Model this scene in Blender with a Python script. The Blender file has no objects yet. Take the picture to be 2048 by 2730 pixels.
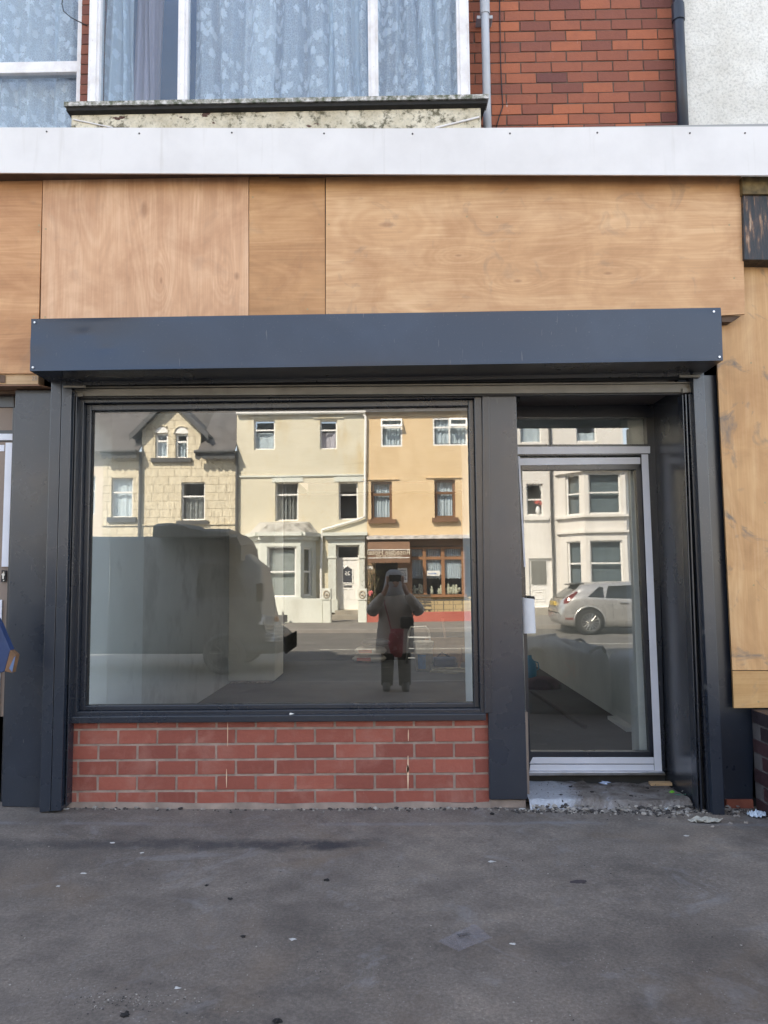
import bpy, bmesh, math, random
from mathutils import Vector, Matrix, noise as mnoise
random.seed(7)
R_ = math.radians
C = bpy.context.scene.collection
scene = bpy.context.scene

# ------------------------------------------------------------------ camera
F = 2049.0
CAM = Vector((0.0, -4.55, 1.33))
_dy = Vector((29, -171, -2049)).normalized()
_dz = Vector((-236, 23982, -2049)); _dz = (_dz - _dy * _dz.dot(_dy)).normalized()
_dx = _dy.cross(_dz)
def ray(u, v):
    d = Vector((u - 1024.0, -(v - 1365.0), -F))
    return Vector((_dx.dot(d), _dy.dot(d), _dz.dot(d)))
def W(u, v, Y):
    """world point on the plane y=Y that the photograph shows at pixel u, v"""
    d = ray(u, v); t = (Y - CAM.y) / d.y
    return CAM + d * t
def WG(u, v, Z=0.0):
    d = ray(u, v); t = (Z - CAM.z) / d.z
    return CAM + d * t
GW = 0.055      # window glass plane
GD = 0.47       # door glass plane
def RF(u, v, yw, yg=GW):
    """real place (at depth yw across the street) of what the glass at yg mirrors at pixel u, v"""
    p = W(u, v, 2 * yg - yw); p.y = yw
    return p
cam_d = bpy.data.cameras.new('camera'); cam = bpy.data.objects.new('camera', cam_d); C.objects.link(cam)
cam_d.sensor_fit = 'HORIZONTAL'; cam_d.sensor_width = 36.0; cam_d.lens = 36.0 * F / 2048.0
cam_d.clip_start = 0.005; cam_d.clip_end = 500
M = Matrix(((_dx.x, _dx.y, _dx.z), (_dy.x, _dy.y, _dy.z), (_dz.x, _dz.y, _dz.z))).to_4x4()
cam.matrix_world = Matrix.Translation(CAM) @ M
scene.camera = cam

# ------------------------------------------------------------------ light
SUN_EL = R_(42); SUN_AZ = R_(-34)          # azimuth measured clockwise from +y
world = bpy.data.worlds.new('World'); scene.world = world; world.use_nodes = True
wn = world.node_tree; bg = wn.nodes['Background']
sky = wn.nodes.new('ShaderNodeTexSky'); sky.sky_type = 'NISHITA'; sky.sun_disc = False
sky.sun_elevation = SUN_EL; sky.sun_rotation = SUN_AZ; sky.air_density = 1.1; sky.dust_density = 0.6
hs = wn.nodes.new('ShaderNodeHueSaturation'); hs.inputs['Saturation'].default_value = 0.56
wn.links.new(sky.outputs[0], hs.inputs['Color']); wn.links.new(hs.outputs[0], bg.inputs[0]); bg.inputs[1].default_value = 0.15
sd = bpy.data.lights.new('sun', 'SUN'); sd.energy = 5.0; sd.angle = R_(0.5); sd.color = (1.0, 0.90, 0.74)
sun = bpy.data.objects.new('sun', sd); C.objects.link(sun)
sdir = Vector((math.sin(SUN_AZ) * math.cos(SUN_EL), math.cos(SUN_AZ) * math.cos(SUN_EL), math.sin(SUN_EL)))
sun.rotation_euler = sdir.to_track_quat('Z', 'Y').to_euler(); sun.location = (0, 0, 20)
scene.view_settings.view_transform = 'Standard'; scene.view_settings.look = 'None'
scene.view_settings.exposure = 2.0; scene.view_settings.gamma = 1.0
scene.cycles.max_bounces = 10; scene.cycles.transparent_max_bounces = 16
scene.cycles.diffuse_bounces = 5

# ------------------------------------------------------------------ mesh helpers
class MB:
    def __init__(s): s.v = []; s.f = []; s.col = {}; s.c = None
    def add(s, vs, fs):
        n = len(s.v); s.v += [tuple(p) for p in vs]
        for f in fs:
            if s.c is not None: s.col[len(s.f)] = s.c
            s.f.append(tuple(i + n for i in f))
        return s
    def hexa(s, a, b):   # two quads a (front) and b (back), matching order
        return s.add(list(a) + list(b), [(0,1,2,3), (7,6,5,4), (0,4,5,1), (1,5,6,2), (2,6,7,3), (3,7,4,0)])
    def box(s, x0, x1, y0, y1, z0, z1):
        return s.hexa([(x0,y0,z0),(x1,y0,z0),(x1,y0,z1),(x0,y0,z1)], [(x0,y1,z0),(x1,y1,z0),(x1,y1,z1),(x0,y1,z1)])
    def slab(s, px, Y, th):   # px: TL TR BR BL pixel corners of the front face at depth Y
        a = [W(u, v, Y) for u, v in px]
        return s.hexa(a, [(p.x, Y + th, p.z) for p in a])
    def prism(s, poly, y0, y1):    # poly in (x, z)
        n = len(poly)
        return s.add([(x, y0, z) for x, z in poly] + [(x, y1, z) for x, z in poly],
                     [tuple(range(n)), tuple(range(2*n-1, n-1, -1))] + [(i, i+n, (i+1) % n + n, (i+1) % n) for i in range(n)])
    def quad(s, *p): return s.add(p, [tuple(range(len(p)))])
    def cyl(s, p0, p1, r0, r1=None, n=16, cap=True):
        r1 = r0 if r1 is None else r1
        p0 = Vector(p0); p1 = Vector(p1); d = (p1 - p0).normalized()
        a = d.orthogonal().normalized(); b = d.cross(a)
        vs = []
        for p, r in ((p0, r0), (p1, r1)):
            for i in range(n):
                t = 2*math.pi*i/n; vs.append(p + (a*math.cos(t) + b*math.sin(t))*r)
        fs = [(i, (i+1) % n, (i+1) % n + n, i+n) for i in range(n)]
        if cap: fs += [tuple(range(n-1, -1, -1)), tuple(range(n, 2*n))]
        return s.add(vs, fs)
    def tube(s, pts, r, n=8, closed=False):
        pts = [Vector(p) for p in pts]; vs = []; m = len(pts)
        rr = r if isinstance(r, (list, tuple)) else [r]*m
        up = None
        for i, p in enumerate(pts):
            d = (pts[min(i+1, m-1)] - pts[max(i-1, 0)])
            if closed: d = pts[(i+1) % m] - pts[i-1]
            d.normalize()
            a = d.orthogonal().normalized() if up is None else (up - d*up.dot(d)).normalized()
            up = a; b = d.cross(a)
            for k in range(n):
                t = 2*math.pi*k/n; vs.append(p + (a*math.cos(t) + b*math.sin(t))*rr[i])
        fs = []
        for i in range(m if closed else m-1):
            j = (i+1) % m
            for k in range(n):
                fs.append((i*n+k, i*n+(k+1) % n, j*n+(k+1) % n, j*n+k))
        if not closed: fs += [tuple(range(n-1, -1, -1)), tuple(range((m-1)*n, m*n))]
        return s.add(vs, fs)
    def loft(s, rings, cap=True, closed=True):
        n = len(rings[0]); vs = [p for r in rings for p in r]; fs = []
        for i in range(len(rings)-1):
            for k in range(n if closed else n-1):
                fs.append((i*n+k, i*n+(k+1) % n, (i+1)*n+(k+1) % n, (i+1)*n+k))
        if cap: fs += [tuple(range(n-1, -1, -1)), tuple(range((len(rings)-1)*n, len(rings)*n))]
        return s.add(vs, fs)
    def blob(s, c, r, n=7, m=5, jit=0.25, sc=(1,1,1)):
        vs = [(c[0], c[1], c[2]-r*sc[2])]; fs = []
        for i in range(1, m):
            ph = math.pi*i/m
            for k in range(n):
                t = 2*math.pi*k/n; q = r*(1+random.uniform(-jit, jit))
                vs.append((c[0]+q*sc[0]*math.sin(ph)*math.cos(t), c[1]+q*sc[1]*math.sin(ph)*math.sin(t), c[2]-q*sc[2]*math.cos(ph)))
        vs.append((c[0], c[1], c[2]+r*sc[2])); L = len(vs)-1
        for k in range(n):
            fs.append((0, 1+(k+1) % n, 1+k)); fs.append((L, L-n+k, L-n+(k+1) % n))
            for i in range(m-2): fs.append((1+i*n+k, 1+i*n+(k+1) % n, 1+(i+1)*n+(k+1) % n, 1+(i+1)*n+k))
        return s.add(vs, fs)
    def build(s, name, mat, parent=None, bevel=0, smooth=False, sub=0, loc=None, solid=0):
        me = bpy.data.meshes.new(name); me.from_pydata(s.v, [], s.f); me.update()
        bm = bmesh.new(); bm.from_mesh(me); bmesh.ops.recalc_face_normals(bm, faces=bm.faces); bm.to_mesh(me); bm.free()
        if s.col:
            at = me.color_attributes.new('tint', 'FLOAT_COLOR', 'CORNER')
            for p in me.polygons:
                c = s.col.get(p.index, 0.5)
                for li in p.loop_indices: at.data[li].color = (c, random.Random(int(c*1e6)).random(), 0, 1)
        if mat: me.materials.append(mat)
        o = bpy.data.objects.new(name, me); C.objects.link(o)
        if smooth:
            for p in me.polygons: p.use_smooth = True
        if loc is not None: o.location = loc
        if parent is not None:
            o.parent = parent; o.matrix_parent_inverse = parent_inv(parent)
        if solid:
            m = o.modifiers.new('solid', 'SOLIDIFY'); m.thickness = solid; m.offset = 0
        if bevel:
            m = o.modifiers.new('bevel', 'BEVEL'); m.width = bevel; m.segments = 2; m.limit_method = 'ANGLE'; m.angle_limit = R_(40)
        if sub:
            m = o.modifiers.new('sub', 'SUBSURF'); m.levels = sub; m.render_levels = sub
        return o
def parent_inv(p):
    m = Matrix.Identity(4); q = p
    chain = []
    while q is not None: chain.append(q); q = q.parent
    w = Matrix.Identity(4)
    for q in reversed(chain):
        w = w @ (q.matrix_parent_inverse if q.parent else Matrix.Identity(4)) @ Matrix.Translation(q.location) @ q.rotation_euler.to_matrix().to_4x4()
    return w.inverted()
def tag(o, label=None, cat=None, group=None, kind=None):
    if label: o['label'] = label
    if cat: o['category'] = cat
    if group: o['group'] = group
    if kind: o['kind'] = kind
    return o
def thing(name, label, cat, loc=(0, 0, 0), group=None):
    o = bpy.data.objects.new(name, None); C.objects.link(o); o.location = loc; o.empty_display_size = 0.2
    return tag(o, label, cat, group)
def struct(o): o['kind'] = 'structure'; return o
def text_mb(txt, size, align='CENTER', depth=0.0):
    cu = bpy.data.curves.new('t', 'FONT'); cu.body = txt; cu.size = size; cu.align_x = align; cu.extrude = depth
    cu.space_line = 0.95
    ob = bpy.data.objects.new('t', cu); C.objects.link(ob)
    dg = bpy.context.evaluated_depsgraph_get(); dg.update()
    me = bpy.data.meshes.new_from_object(ob.evaluated_get(dg))
    vs = [v.co.copy() for v in me.vertices]; fs = [tuple(p.vertices) for p in me.polygons]
    bpy.data.objects.remove(ob); bpy.data.curves.remove(cu); bpy.data.meshes.remove(me)
    return vs, fs
def add_text(mb, txt, size, origin, ex, ez, align='CENTER'):
    vs, fs = text_mb(txt, size, align)
    ex = Vector(ex); ez = Vector(ez); o = Vector(origin)
    mb.add([o + ex*p.x + ez*p.y for p in vs], fs)

# ------------------------------------------------------------------ material helpers
class NT:
    def __init__(s, name):
        s.m = bpy.data.materials.new(name); s.m.use_nodes = True; s.t = s.m.node_tree
        s.b = s.t.nodes['Principled BSDF']; s.out = s.t.nodes['Material Output']
        s.tc = s.t.nodes.new('ShaderNodeTexCoord')
    def n(s, typ, props=None, **ins):
        nd = s.t.nodes.new('ShaderNode' + typ)
        for k, v in (props or {}).items(): setattr(nd, k, v)
        for k, v in ins.items():
            key = int(k[1:]) if k[0] == 'i' and k[1:].isdigit() else k.replace('_', ' ')
            s.set(nd.inputs[key], v)
        return nd
    def set(s, inp, v):
        if isinstance(v, bpy.types.NodeSocket): s.t.links.new(v, inp)
        elif isinstance(v, bpy.types.Node): s.t.links.new(v.outputs[0], inp)
        else:
            if isinstance(v, (tuple, list)) and len(v) == 3 and inp.type == 'RGBA': v = (*v, 1)
            inp.default_value = v
    def P(s, **k):
        for a, v in k.items(): s.set(s.b.inputs[a.replace('_', ' ')], v)
        return s
    def co(s, scale=(1, 1, 1), rot=(0, 0, 0), src=None, loc=(0, 0, 0)):
        return s.n('Mapping', i0=src or s.tc.outputs['Object'], Scale=scale, Rotation=rot, Location=loc).outputs[0]
    def noise(s, scale=5, detail=4, rough=0.55, vec=None, dist=0, out=0):
        return s.n('TexNoise', Vector=vec or s.tc.outputs['Object'], Scale=scale, Detail=detail, Roughness=rough, Distortion=dist).outputs[out]
    def ramp(s, fac, *stops, interp='LINEAR'):
        r = s.n('ValToRGB', i0=fac); cr = r.color_ramp; cr.interpolation = interp
        while len(cr.elements) < len(stops): cr.elements.new(0.5)
        for e, (p, c) in zip(cr.elements, stops):
            e.position = p
            if not isinstance(c, (tuple, list)): c = (c, c, c)
            e.color = (*c[:3], 1)
        return r.outputs[0]
    def mix(s, f, a, b, mode='MIX'):
        m = s.t.nodes.new('ShaderNodeMix'); m.data_type = 'RGBA'; m.blend_type = mode
        s.set(m.inputs[0], f); s.set(m.inputs[6], a); s.set(m.inputs[7], b)
        return m.outputs[2]
    def math(s, op, a, b=0.0, c=0.0):
        m = s.n('Math', {'operation': op}, i0=a, i1=b, i2=c); return m.outputs[0]
    def bump(s, h, strength=0.3, dist=0.01):
        s.set(s.b.inputs['Normal'], s.n('Bump', Height=h, Strength=strength, Distance=dist).outputs[0]); return s

def plain(name, col, rough=0.5, metal=0.0, var=0.08, vs=3.0, bump=0.0, bs=60, spec=0.5, dirt=None, rv=0.1):
    t = NT(name); n = t.noise(vs, 5)
    lo = tuple(c*(1-var) for c in col); hi = tuple(min(1, c*(1+var)) for c in col)
    c = t.ramp(n, (0.3, lo), (0.7, hi))
    if dirt:
        d = t.ramp(t.noise(dirt[1], 7, 0.65), (dirt[2], 0.0), (dirt[2]+0.15, 1.0))
        c = t.mix(t.math('MULTIPLY', d, dirt[3]), c, dirt[0])
    t.P(Base_Color=c, Metallic=metal, Roughness=t.math('ADD', t.math('MULTIPLY', t.noise(vs*2.3, 4), rv), rough-rv/2))
    t.b.inputs['Specular IOR Level'].default_value = spec
    if bump: t.bump(t.noise(bs, 4), bump, 0.004)
    return t.m

def anthracite(name, col=(0.016, 0.022, 0.035), rough=0.27, spec=0.75):
    t = NT(name)
    n = t.noise(2.2, 5, 0.6); sm = t.ramp(t.noise(1.7, 6, 0.6, dist=0.6), (0.5, 0.0), (0.75, 1.0))
    t.b.inputs['Specular IOR Level'].default_value = spec
    dust = t.ramp(t.noise(160, 2), (0.70, 0.0), (0.76, 1.0))
    c = t.mix(t.math('MULTIPLY', dust, 0.5), t.mix(t.math('MULTIPLY', sm, 0.25), col, tuple(x*1.9+0.012 for x in col)), (0.25, 0.24, 0.22))
    scr = t.ramp(t.noise(1.0, 2, 0.5, t.co((70, 1, 6), rot=(0, 0.3, 0)), 0.4), (0.735, 0.0), (0.75, 1.0))
    c = t.mix(t.math('MULTIPLY', scr, 0.35), c, (0.22, 0.21, 0.20))
    t.P(Base_Color=c, Roughness=t.math('ADD', t.math('MULTIPLY', n, 0.30), rough-0.13))
    t.bump(t.noise(1.8, 3), 0.12, 0.02)
    return t.m
A_PAN = anthracite('anthracite_panel')
A_BOX = anthracite('anthracite_box', (0.026, 0.041, 0.072), 0.36, 0.5)
A_FR = anthracite('anthracite_frame', (0.014, 0.018, 0.028), 0.27)
A_BAR = plain('taupe_bar', (0.155, 0.145, 0.13), 0.45, 0, 0.2, 8, dirt=((0.3, 0.24, 0.17), 18, 0.62, 0.6))
BLACK = plain('black_gap', (0.012, 0.012, 0.014), 0.6)
RUBBER = plain('black_rubber', (0.015, 0.015, 0.017), 0.55)
TAPE = plain('white_protective_tape', (0.66, 0.68, 0.76), 0.42, 0, 0.05, 6, bump=0.15, bs=20)
STEEL = plain('steel', (0.55, 0.55, 0.57), 0.3, 1.0, 0.15, 12)
BRASS = plain('brass', (0.62, 0.5, 0.25), 0.35, 1.0)
WHITE_P = plain('white_plastic', (0.74, 0.74, 0.72), 0.35, 0, 0.05, 4)

def glass(name, ior=2.0, tint=(0.82, 0.86, 0.85), dust=0.03, wav=0.0):
    t = NT(name); t.t.nodes.remove(t.b)
    r0 = ((ior-1)/(ior+1))**2
    lw_n = t.n('LayerWeight', Blend=0.5)
    frs = t.math('MULTIPLY_ADD', t.math('POWER', lw_n.outputs['Facing'], 5.0), 1-r0, r0); gl = t.n('BsdfGlossy', Roughness=0.0, Color=(1, 1, 1)); tr = t.n('BsdfTransparent', Color=tint)
    mx = t.n('MixShader', i0=frs, i1=tr.outputs[0], i2=gl.outputs[0])
    df = t.n('BsdfDiffuse', Color=(0.6, 0.6, 0.58))
    dn = t.ramp(t.noise(3.0, 8, 0.7, dist=0.8), (0.45, 0.1), (0.75, 1.0))
    m2 = t.n('MixShader', i0=t.math('MULTIPLY', dn, dust), i1=mx.outputs[0], i2=df.outputs[0])
    if wav:
        b = t.n('Bump', Height=t.noise(1.1, 1), Strength=wav, Distance=0.01)
        t.set(gl.inputs['Normal'], b.outputs[0])
    t.t.links.new(m2.outputs[0], t.out.inputs[0])
    return t.m
G_WIN = glass('shop_window_glass', 2.75, (0.93, 0.96, 0.95), 0.025, 0.035)
G_DOOR = glass('door_glass', 2.5, (0.91, 0.94, 0.92), 0.03, 0.05)
G_UP = glass('upstairs_glass', 1.65, (0.86, 0.9, 0.93), 0.05, 0.03)
G_FAR = glass('far_window_glass', 1.8, (0.8, 0.85, 0.88), 0.02, 0.0)

def plywood(name, vertical=False, tint=(0.50, 0.265, 0.115), tint2=(0.64, 0.385, 0.195), seed=0.0, smudge=0.35, contrast=1.0, knots=()):
    t = NT(name)
    base = t.n('Mapping', i0=t.tc.outputs['Object'], Location=(seed, 0, seed*0.37)).outputs[0]
    sc = (3.4, 1, 0.55) if vertical else (0.55, 1, 3.4)
    sf = (90, 1, 3.0) if vertical else (3.0, 1, 90)
    m = t.n('Mapping', i0=base, Scale=sc).outputs[0]
    n1 = t.noise(1.0, 2, 0.45, m, 0.5); kd = None
    for (ku, kv, kr, ka) in knots:
        kp = W(ku, kv, -0.1)
        q = t.n('Mapping', i0=t.tc.outputs['Object'], Location=(-kp.x, 0, -kp.z)).outputs[0]
        q = t.n('Mapping', i0=q, Scale=(1.0/kr, 0, 2.6/kr) if not vertical else (2.6/kr, 0, 1.0/kr)).outputs[0]
        ln = t.n('VectorMath', {'operation': 'LENGTH'}, i0=q).outputs['Value']
        g = t.math('POWER', 2.718, t.math('MULTIPLY', t.math('MULTIPLY', ln, ln), -1.0))
        n1 = t.math('ADD', n1, t.math('MULTIPLY', g, ka))
        core = t.ramp(ln, (0.06, 1.0), (0.16, 0.0)) if ka > 0.2 else None
        if core is not None: kd = core if kd is None else t.math('MAXIMUM', kd, core)
    rings = t.math('SINE', t.math('MULTIPLY', n1, 110))
    r2 = t.math('SINE', t.math('MULTIPLY', n1, 34))
    fine = t.noise(1.0, 3, 0.6, t.n('Mapping', i0=base, Scale=sf).outputs[0])
    band = t.noise(1.0, 3, 0.5, t.n('Mapping', i0=base, Scale=(5, 1, 0.3) if vertical else (0.3, 1, 5)).outputs[0])
    f = t.math('ADD', t.math('MULTIPLY', rings, 0.06*contrast), t.math('MULTIPLY', r2, 0.07*contrast))
    f = t.math('ADD', f, t.math('MULTIPLY', t.math('SUBTRACT', fine, 0.5), 0.5))
    f = t.math('ADD', f, t.math('MULTIPLY', t.math('SUBTRACT', band, 0.5), 0.95*contrast))
    f = t.math('ADD', f, 0.5)
    col = t.ramp(f, (0.15, tuple(c*0.80 for c in tint)), (0.45, tint), (0.8, tint2))
    blot = t.ramp(t.noise(3.0, 6, 0.65, base, 0.6), (0.35, (0.86, 0.80, 0.76)), (0.6, (1.06, 1.06, 1.06)))
    col = t.mix(1.0, col, blot, 'MULTIPLY')
    sm = t.ramp(t.noise(4.5, 7, 0.6, base, 1.2), (0.58, 0.0), (0.70, 1.0))
    col = t.mix(t.math('MULTIPLY', sm, smudge), col, (0.20, 0.155, 0.12))
    kn = t.n('TexVoronoi', Vector=t.n('Mapping', i0=base, Scale=(2.2, 0.05, 1.4) if vertical else (1.4, 0.05, 2.2)).outputs[0], Scale=1.0, Randomness=1.0)
    k = t.ramp(kn.outputs['Distance'], (0.010, 1.0), (0.045, 0.0))
    col = t.mix(t.math('MULTIPLY', k, 0.6), col, (0.20, 0.09, 0.045))
    if kd is not None: col = t.mix(t.math('MULTIPLY', kd, 0.55), col, (0.26, 0.12, 0.06))
    t.P(Base_Color=col, Roughness=0.62); t.bump(fine, 0.1, 0.002)
    return t.m

def brick_mat(name, lo, hi, dusty=0.25, dust_col=(0.45, 0.27, 0.22), rough=0.75, drip=0.0):
    t = NT(name)
    at = t.n('VertexColor', {'layer_name': 'tint'})
    sep = t.n('SeparateColor', i0=at.outputs[0])
    n = t.noise(28, 6, 0.65); n2 = t.noise(5, 6, 0.65, dist=0.5)
    c = t.mix(sep.outputs[0], lo, hi)
    c = t.mix(t.math('MULTIPLY', n, 0.5), c, t.mix(1.0, c, (0.55, 0.5, 0.5), 'MULTIPLY'))
    c = t.mix(t.math('MULTIPLY', t.ramp(n2, (0.5, 0.0), (0.72, 1.0)), dusty), c, dust_col)
    sp = t.ramp(t.noise(90, 3), (0.70, 0.0), (0.78, 1.0))
    c = t.mix(t.math('MULTIPLY', sp, 0.35), c, (0.12, 0.05, 0.04))
    if drip:
        d = t.ramp(t.noise(1.0, 3, 0.6, t.co((26, 1, 5))), (0.715, 0.0), (0.735, 1.0))
        c = t.mix(t.math('MULTIPLY', d, drip), c, (0.5, 0.46, 0.44))
    sc = t.ramp(t.noise(1.0, 4, 0.7, t.co((60, 1, 25), rot=(0, 0.6, 0)), 0.7), (0.66, 0.0), (0.72, 1.0))
    c = t.mix(t.math('MULTIPLY', sc, 0.35 if not drip else 0.1), c, dust_col)
    t.P(Base_Color=c, Roughness=rough); t.bump(t.noise(55, 6, 0.7), 0.6, 0.005)
    return t.m
BRICK_N = brick_mat('new_red_brick', (0.225, 0.060, 0.042), (0.345, 0.098, 0.066), 0.42, (0.38, 0.19, 0.15))
BRICK_O = brick_mat('old_orange_brick', (0.15, 0.050, 0.040), (0.42, 0.128, 0.056), 0.25, (0.15, 0.055, 0.045), drip=0.55)
BRICK_D = brick_mat('dark_blue_brick', (0.022, 0.018, 0.024), (0.050, 0.024, 0.028), 0.2, (0.1, 0.08, 0.09), 0.45)
MORTAR = plain('grey_mortar', (0.29, 0.22, 0.185), 0.95, 0, 0.3, 12, bump=0.8, bs=90)
MORTAR_D = plain('dark_mortar', (0.11, 0.075, 0.06), 0.95, 0, 0.3, 12, bump=0.8, bs=90)

def brickwork(parent, x0, x1, z0, z1, y, mat, mortar, bl=0.2285, bh=0.0865, j=0.011, off=0.0, depth=0.05, name='bricks', tintf=None):
    mb = MB(); r = 0; z = z1
    while z > z0 + 0.01:
        zb = max(z - bh + j, z0)
        x = x0 - ((r % 2) * bl/2) - off
        while x < x1:
            a = max(x, x0); b = min(x + bl - j, x1)
            if b - a > 0.02:
                mb.c = random.random() if not tintf else tintf()
                dy = random.uniform(-0.0015, 0.0015); e = lambda: random.uniform(-0.0014, 0.0014)
                a_ = [(a+e(), y+dy+e(), zb+e()), (b+e(), y+dy+e(), zb+e()), (b+e(), y+dy+e(), z+e()), (a+e(), y+dy+e(), z+e())]
                mb.hexa(a_, [(p[0], y+depth, p[2]) for p in a_])
            x += bl
        z -= bh; r += 1
    mb.build(name, mat, parent, bevel=0.0025)
    MB().box(x0, x1, y+0.005, y+depth-0.004, z0, z1).build('mortar', mortar, parent)

# ================================================================== STRUCTURE: ground, road
def ground_mat():
    t = NT('worn_pavement')
    big = t.noise(0.9, 6, 0.6, dist=0.4); mid = t.noise(6, 7, 0.68); fine = t.noise(75, 5, 0.8); vf = t.noise(300, 2)
    c = t.ramp(big, (0.30, (0.108, 0.091, 0.080)), (0.5, (0.172, 0.146, 0.127)), (0.72, (0.225, 0.188, 0.157)))
    c = t.mix(0.85, c, t.ramp(mid, (0.3, (0.66, 0.66, 0.68)), (0.55, (1, 1, 1)), (0.8, (1.28, 1.26, 1.25))), 'MULTIPLY')
    c = t.mix(0.9, c, t.ramp(fine, (0.30, 0.62), (0.5, 1.0), (0.66, 1.45)), 'MULTIPLY')
    pale = t.ramp(t.noise(3.2, 9, 0.75, dist=1.0), (0.56, 0.0), (0.70, 1.0))
    c = t.mix(t.math('MULTIPLY', pale, 0.5), c, (0.27, 0.265, 0.275))
    brown = t.ramp(t.noise(1.3, 5, 0.6, t.co(loc=(7, 3, 0)), 0.8), (0.58, 0.0), (0.75, 1.0))
    c = t.mix(t.math('MULTIPLY', brown, 0.55), c, (0.18, 0.13, 0.09))
    spk = t.n('TexVoronoi', Vector=t.tc.outputs['Object'], Scale=42.0)
    s1 = t.ramp(spk.outputs['Distance'], (0.07, 1.0), (0.14, 0.0))
    sel = t.ramp(t.noise(6, 4), (0.46, 0.0), (0.58, 1.0))
    c = t.mix(t.math('MULTIPLY', t.math('MULTIPLY', s1, sel), 0.7), c, (0.36, 0.34, 0.32))
    # long oily stain along the wall
    sx = t.n('SeparateXYZ', i0=t.tc.outputs['Object'])
    wob = t.math('MULTIPLY', t.math('SUBTRACT', t.noise(2.2, 6, 0.65), 0.5), 0.30)
    yy = t.math('ABSOLUTE', t.math('ADD', t.math('ADD', sx.outputs[1], 0.58), wob))
    st = t.ramp(yy, (0.03, 1.0), (0.10, 0.0))
    xx = t.ramp(t.math('MULTIPLY_ADD', sx.outputs[0], 0.2, 0.5), (0.02, 0.35), (0.3, 0.75), (0.44, 1.0), (0.50, 0.0))
    c = t.mix(t.math('MULTIPLY', t.math('MULTIPLY', t.math('MULTIPLY', st, xx), t.ramp(t.noise(9, 7, 0.75), (0.36, 0.35), (0.52, 1.0))), 0.95), c, (0.028, 0.029, 0.036))
    y2 = t.math('ABSOLUTE', t.math('ADD', t.math('ADD', sx.outputs[1], 0.27), t.math('MULTIPLY', wob, 0.3)))
    st2 = t.math('MULTIPLY', t.ramp(y2, (0.0, 1.0), (0.035, 0.0)), t.ramp(t.noise(1.6, 5, 0.7), (0.42, 0.0), (0.6, 1.0)))
    c = t.mix(t.math('MULTIPLY', st2, 0.6), c, (0.21, 0.21, 0.23))
    t.P(Base_Color=c, Roughness=t.ramp(mid, (0.3, 0.62), (0.7, 0.9)))
    h = t.math('ADD', t.math('MULTIPLY', fine, 0.6), t.math('ADD', t.math('MULTIPLY', mid, 1.2), t.math('MULTIPLY', vf, 0.3)))
    t.bump(h, 0.8, 0.009)
    return t.m
PAVE = ground_mat()
def gz(x, y):   # near pavement height
    return -0.012*x*0.6 + 0.012*y + 0.010*mnoise.noise(Vector((x*0.6, y*0.6, 0))) + 0.003*mnoise.noise(Vector((x*3, y*3, 1)))
mb = MB(); nx, ny = 160, 90; X0, X1, Y0, Y1 = -16.0, 16.0, -5.7, 0.45
xs = [X0 + (X1-X0)*i/nx for i in range(nx+1)]; ys = [Y0 + (Y1-Y0)*j/ny for j in range(ny+1)]
mb.add([(x, y, gz(x, y)) for y in ys for x in xs], [(j*(nx+1)+i, j*(nx+1)+i+1, (j+1)*(nx+1)+i+1, (j+1)*(nx+1)+i) for j in range(ny) for i in range(nx)])
struct(mb.build('pavement', PAVE, smooth=True))
ROAD_Z = -0.20
ASPH = plain('road_asphalt', (0.125, 0.118, 0.108), 0.85, 0, 0.2, 1.5, bump=0.6, bs=120)
FPAVE = plain('far_pavement_flags', (0.19, 0.175, 0.155), 0.85, 0, 0.15, 2, bump=0.4, bs=90)
KERB = plain('kerb_stone', (0.24, 0.22, 0.20), 0.8, 0, 0.15, 3)
struct(MB().box(-60, 60, -60, 12, -0.5, ROAD_Z).build('road', ASPH))
struct(MB().box(-16, 16, -5.83, -5.70, -0.3, -0.066).build('kerb', KERB, bevel=0.015))
struct(MB().box(-30, 30, -24, -16.6, -0.3, -0.10).build('far_pavement', FPAVE))
struct(MB().box(-30, 30, -16.6, -16.46, -0.3, -0.088).build('far_kerb', KERB, bevel=0.015))
LINE = plain('road_paint', (0.5, 0.5, 0.46), 0.7, 0, 0.2, 6, dirt=((0.15, 0.14, 0.13), 9, 0.5, 0.8))
mb = MB()
for k in range(-6, 7): mb.box(k*4.2-1.6, k*4.2+1.6, -11.75, -11.67, ROAD_Z-0.01, ROAD_Z+0.004)
struct(mb.build('road_marking', LINE))

# ================================================================== OUR BUILDING
bld = thing('shop_building', 'red brick terrace building above and around the empty grey framed shop', 'building')
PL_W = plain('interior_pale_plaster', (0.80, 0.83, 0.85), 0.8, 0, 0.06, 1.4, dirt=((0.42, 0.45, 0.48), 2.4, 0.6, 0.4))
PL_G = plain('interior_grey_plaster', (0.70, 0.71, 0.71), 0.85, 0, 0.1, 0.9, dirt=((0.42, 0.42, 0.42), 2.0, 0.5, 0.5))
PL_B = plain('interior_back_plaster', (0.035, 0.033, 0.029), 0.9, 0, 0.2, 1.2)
FLOOR = plain('interior_floor_screed', (0.055, 0.056, 0.056), 0.7, 0, 0.3, 2.2, dirt=((0.22, 0.21, 0.20), 5, 0.62, 0.5))
MASON = plain('hidden_masonry', (0.25, 0.2, 0.17), 0.9)
FZ = W(1590, 2066, 0.46).z            # shop floor level
XL, XR, YB = -2.02, 1.95, 7.3
HEADZ = W(700, 1050, 0.0).z           # underside of lintel
m = MB()
m.box(-15, 15, 0.5, 5.4, 2.95, 11.9)                  # upper storeys
m.box(-15, -2.95, 0.10, 9, -0.3, 2.95); m.box(2.62, 15, 0.10, 9, -0.3, 2.95)
m.box(-15, 15, YB, 9.0, -0.3, 2.95)
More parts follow.
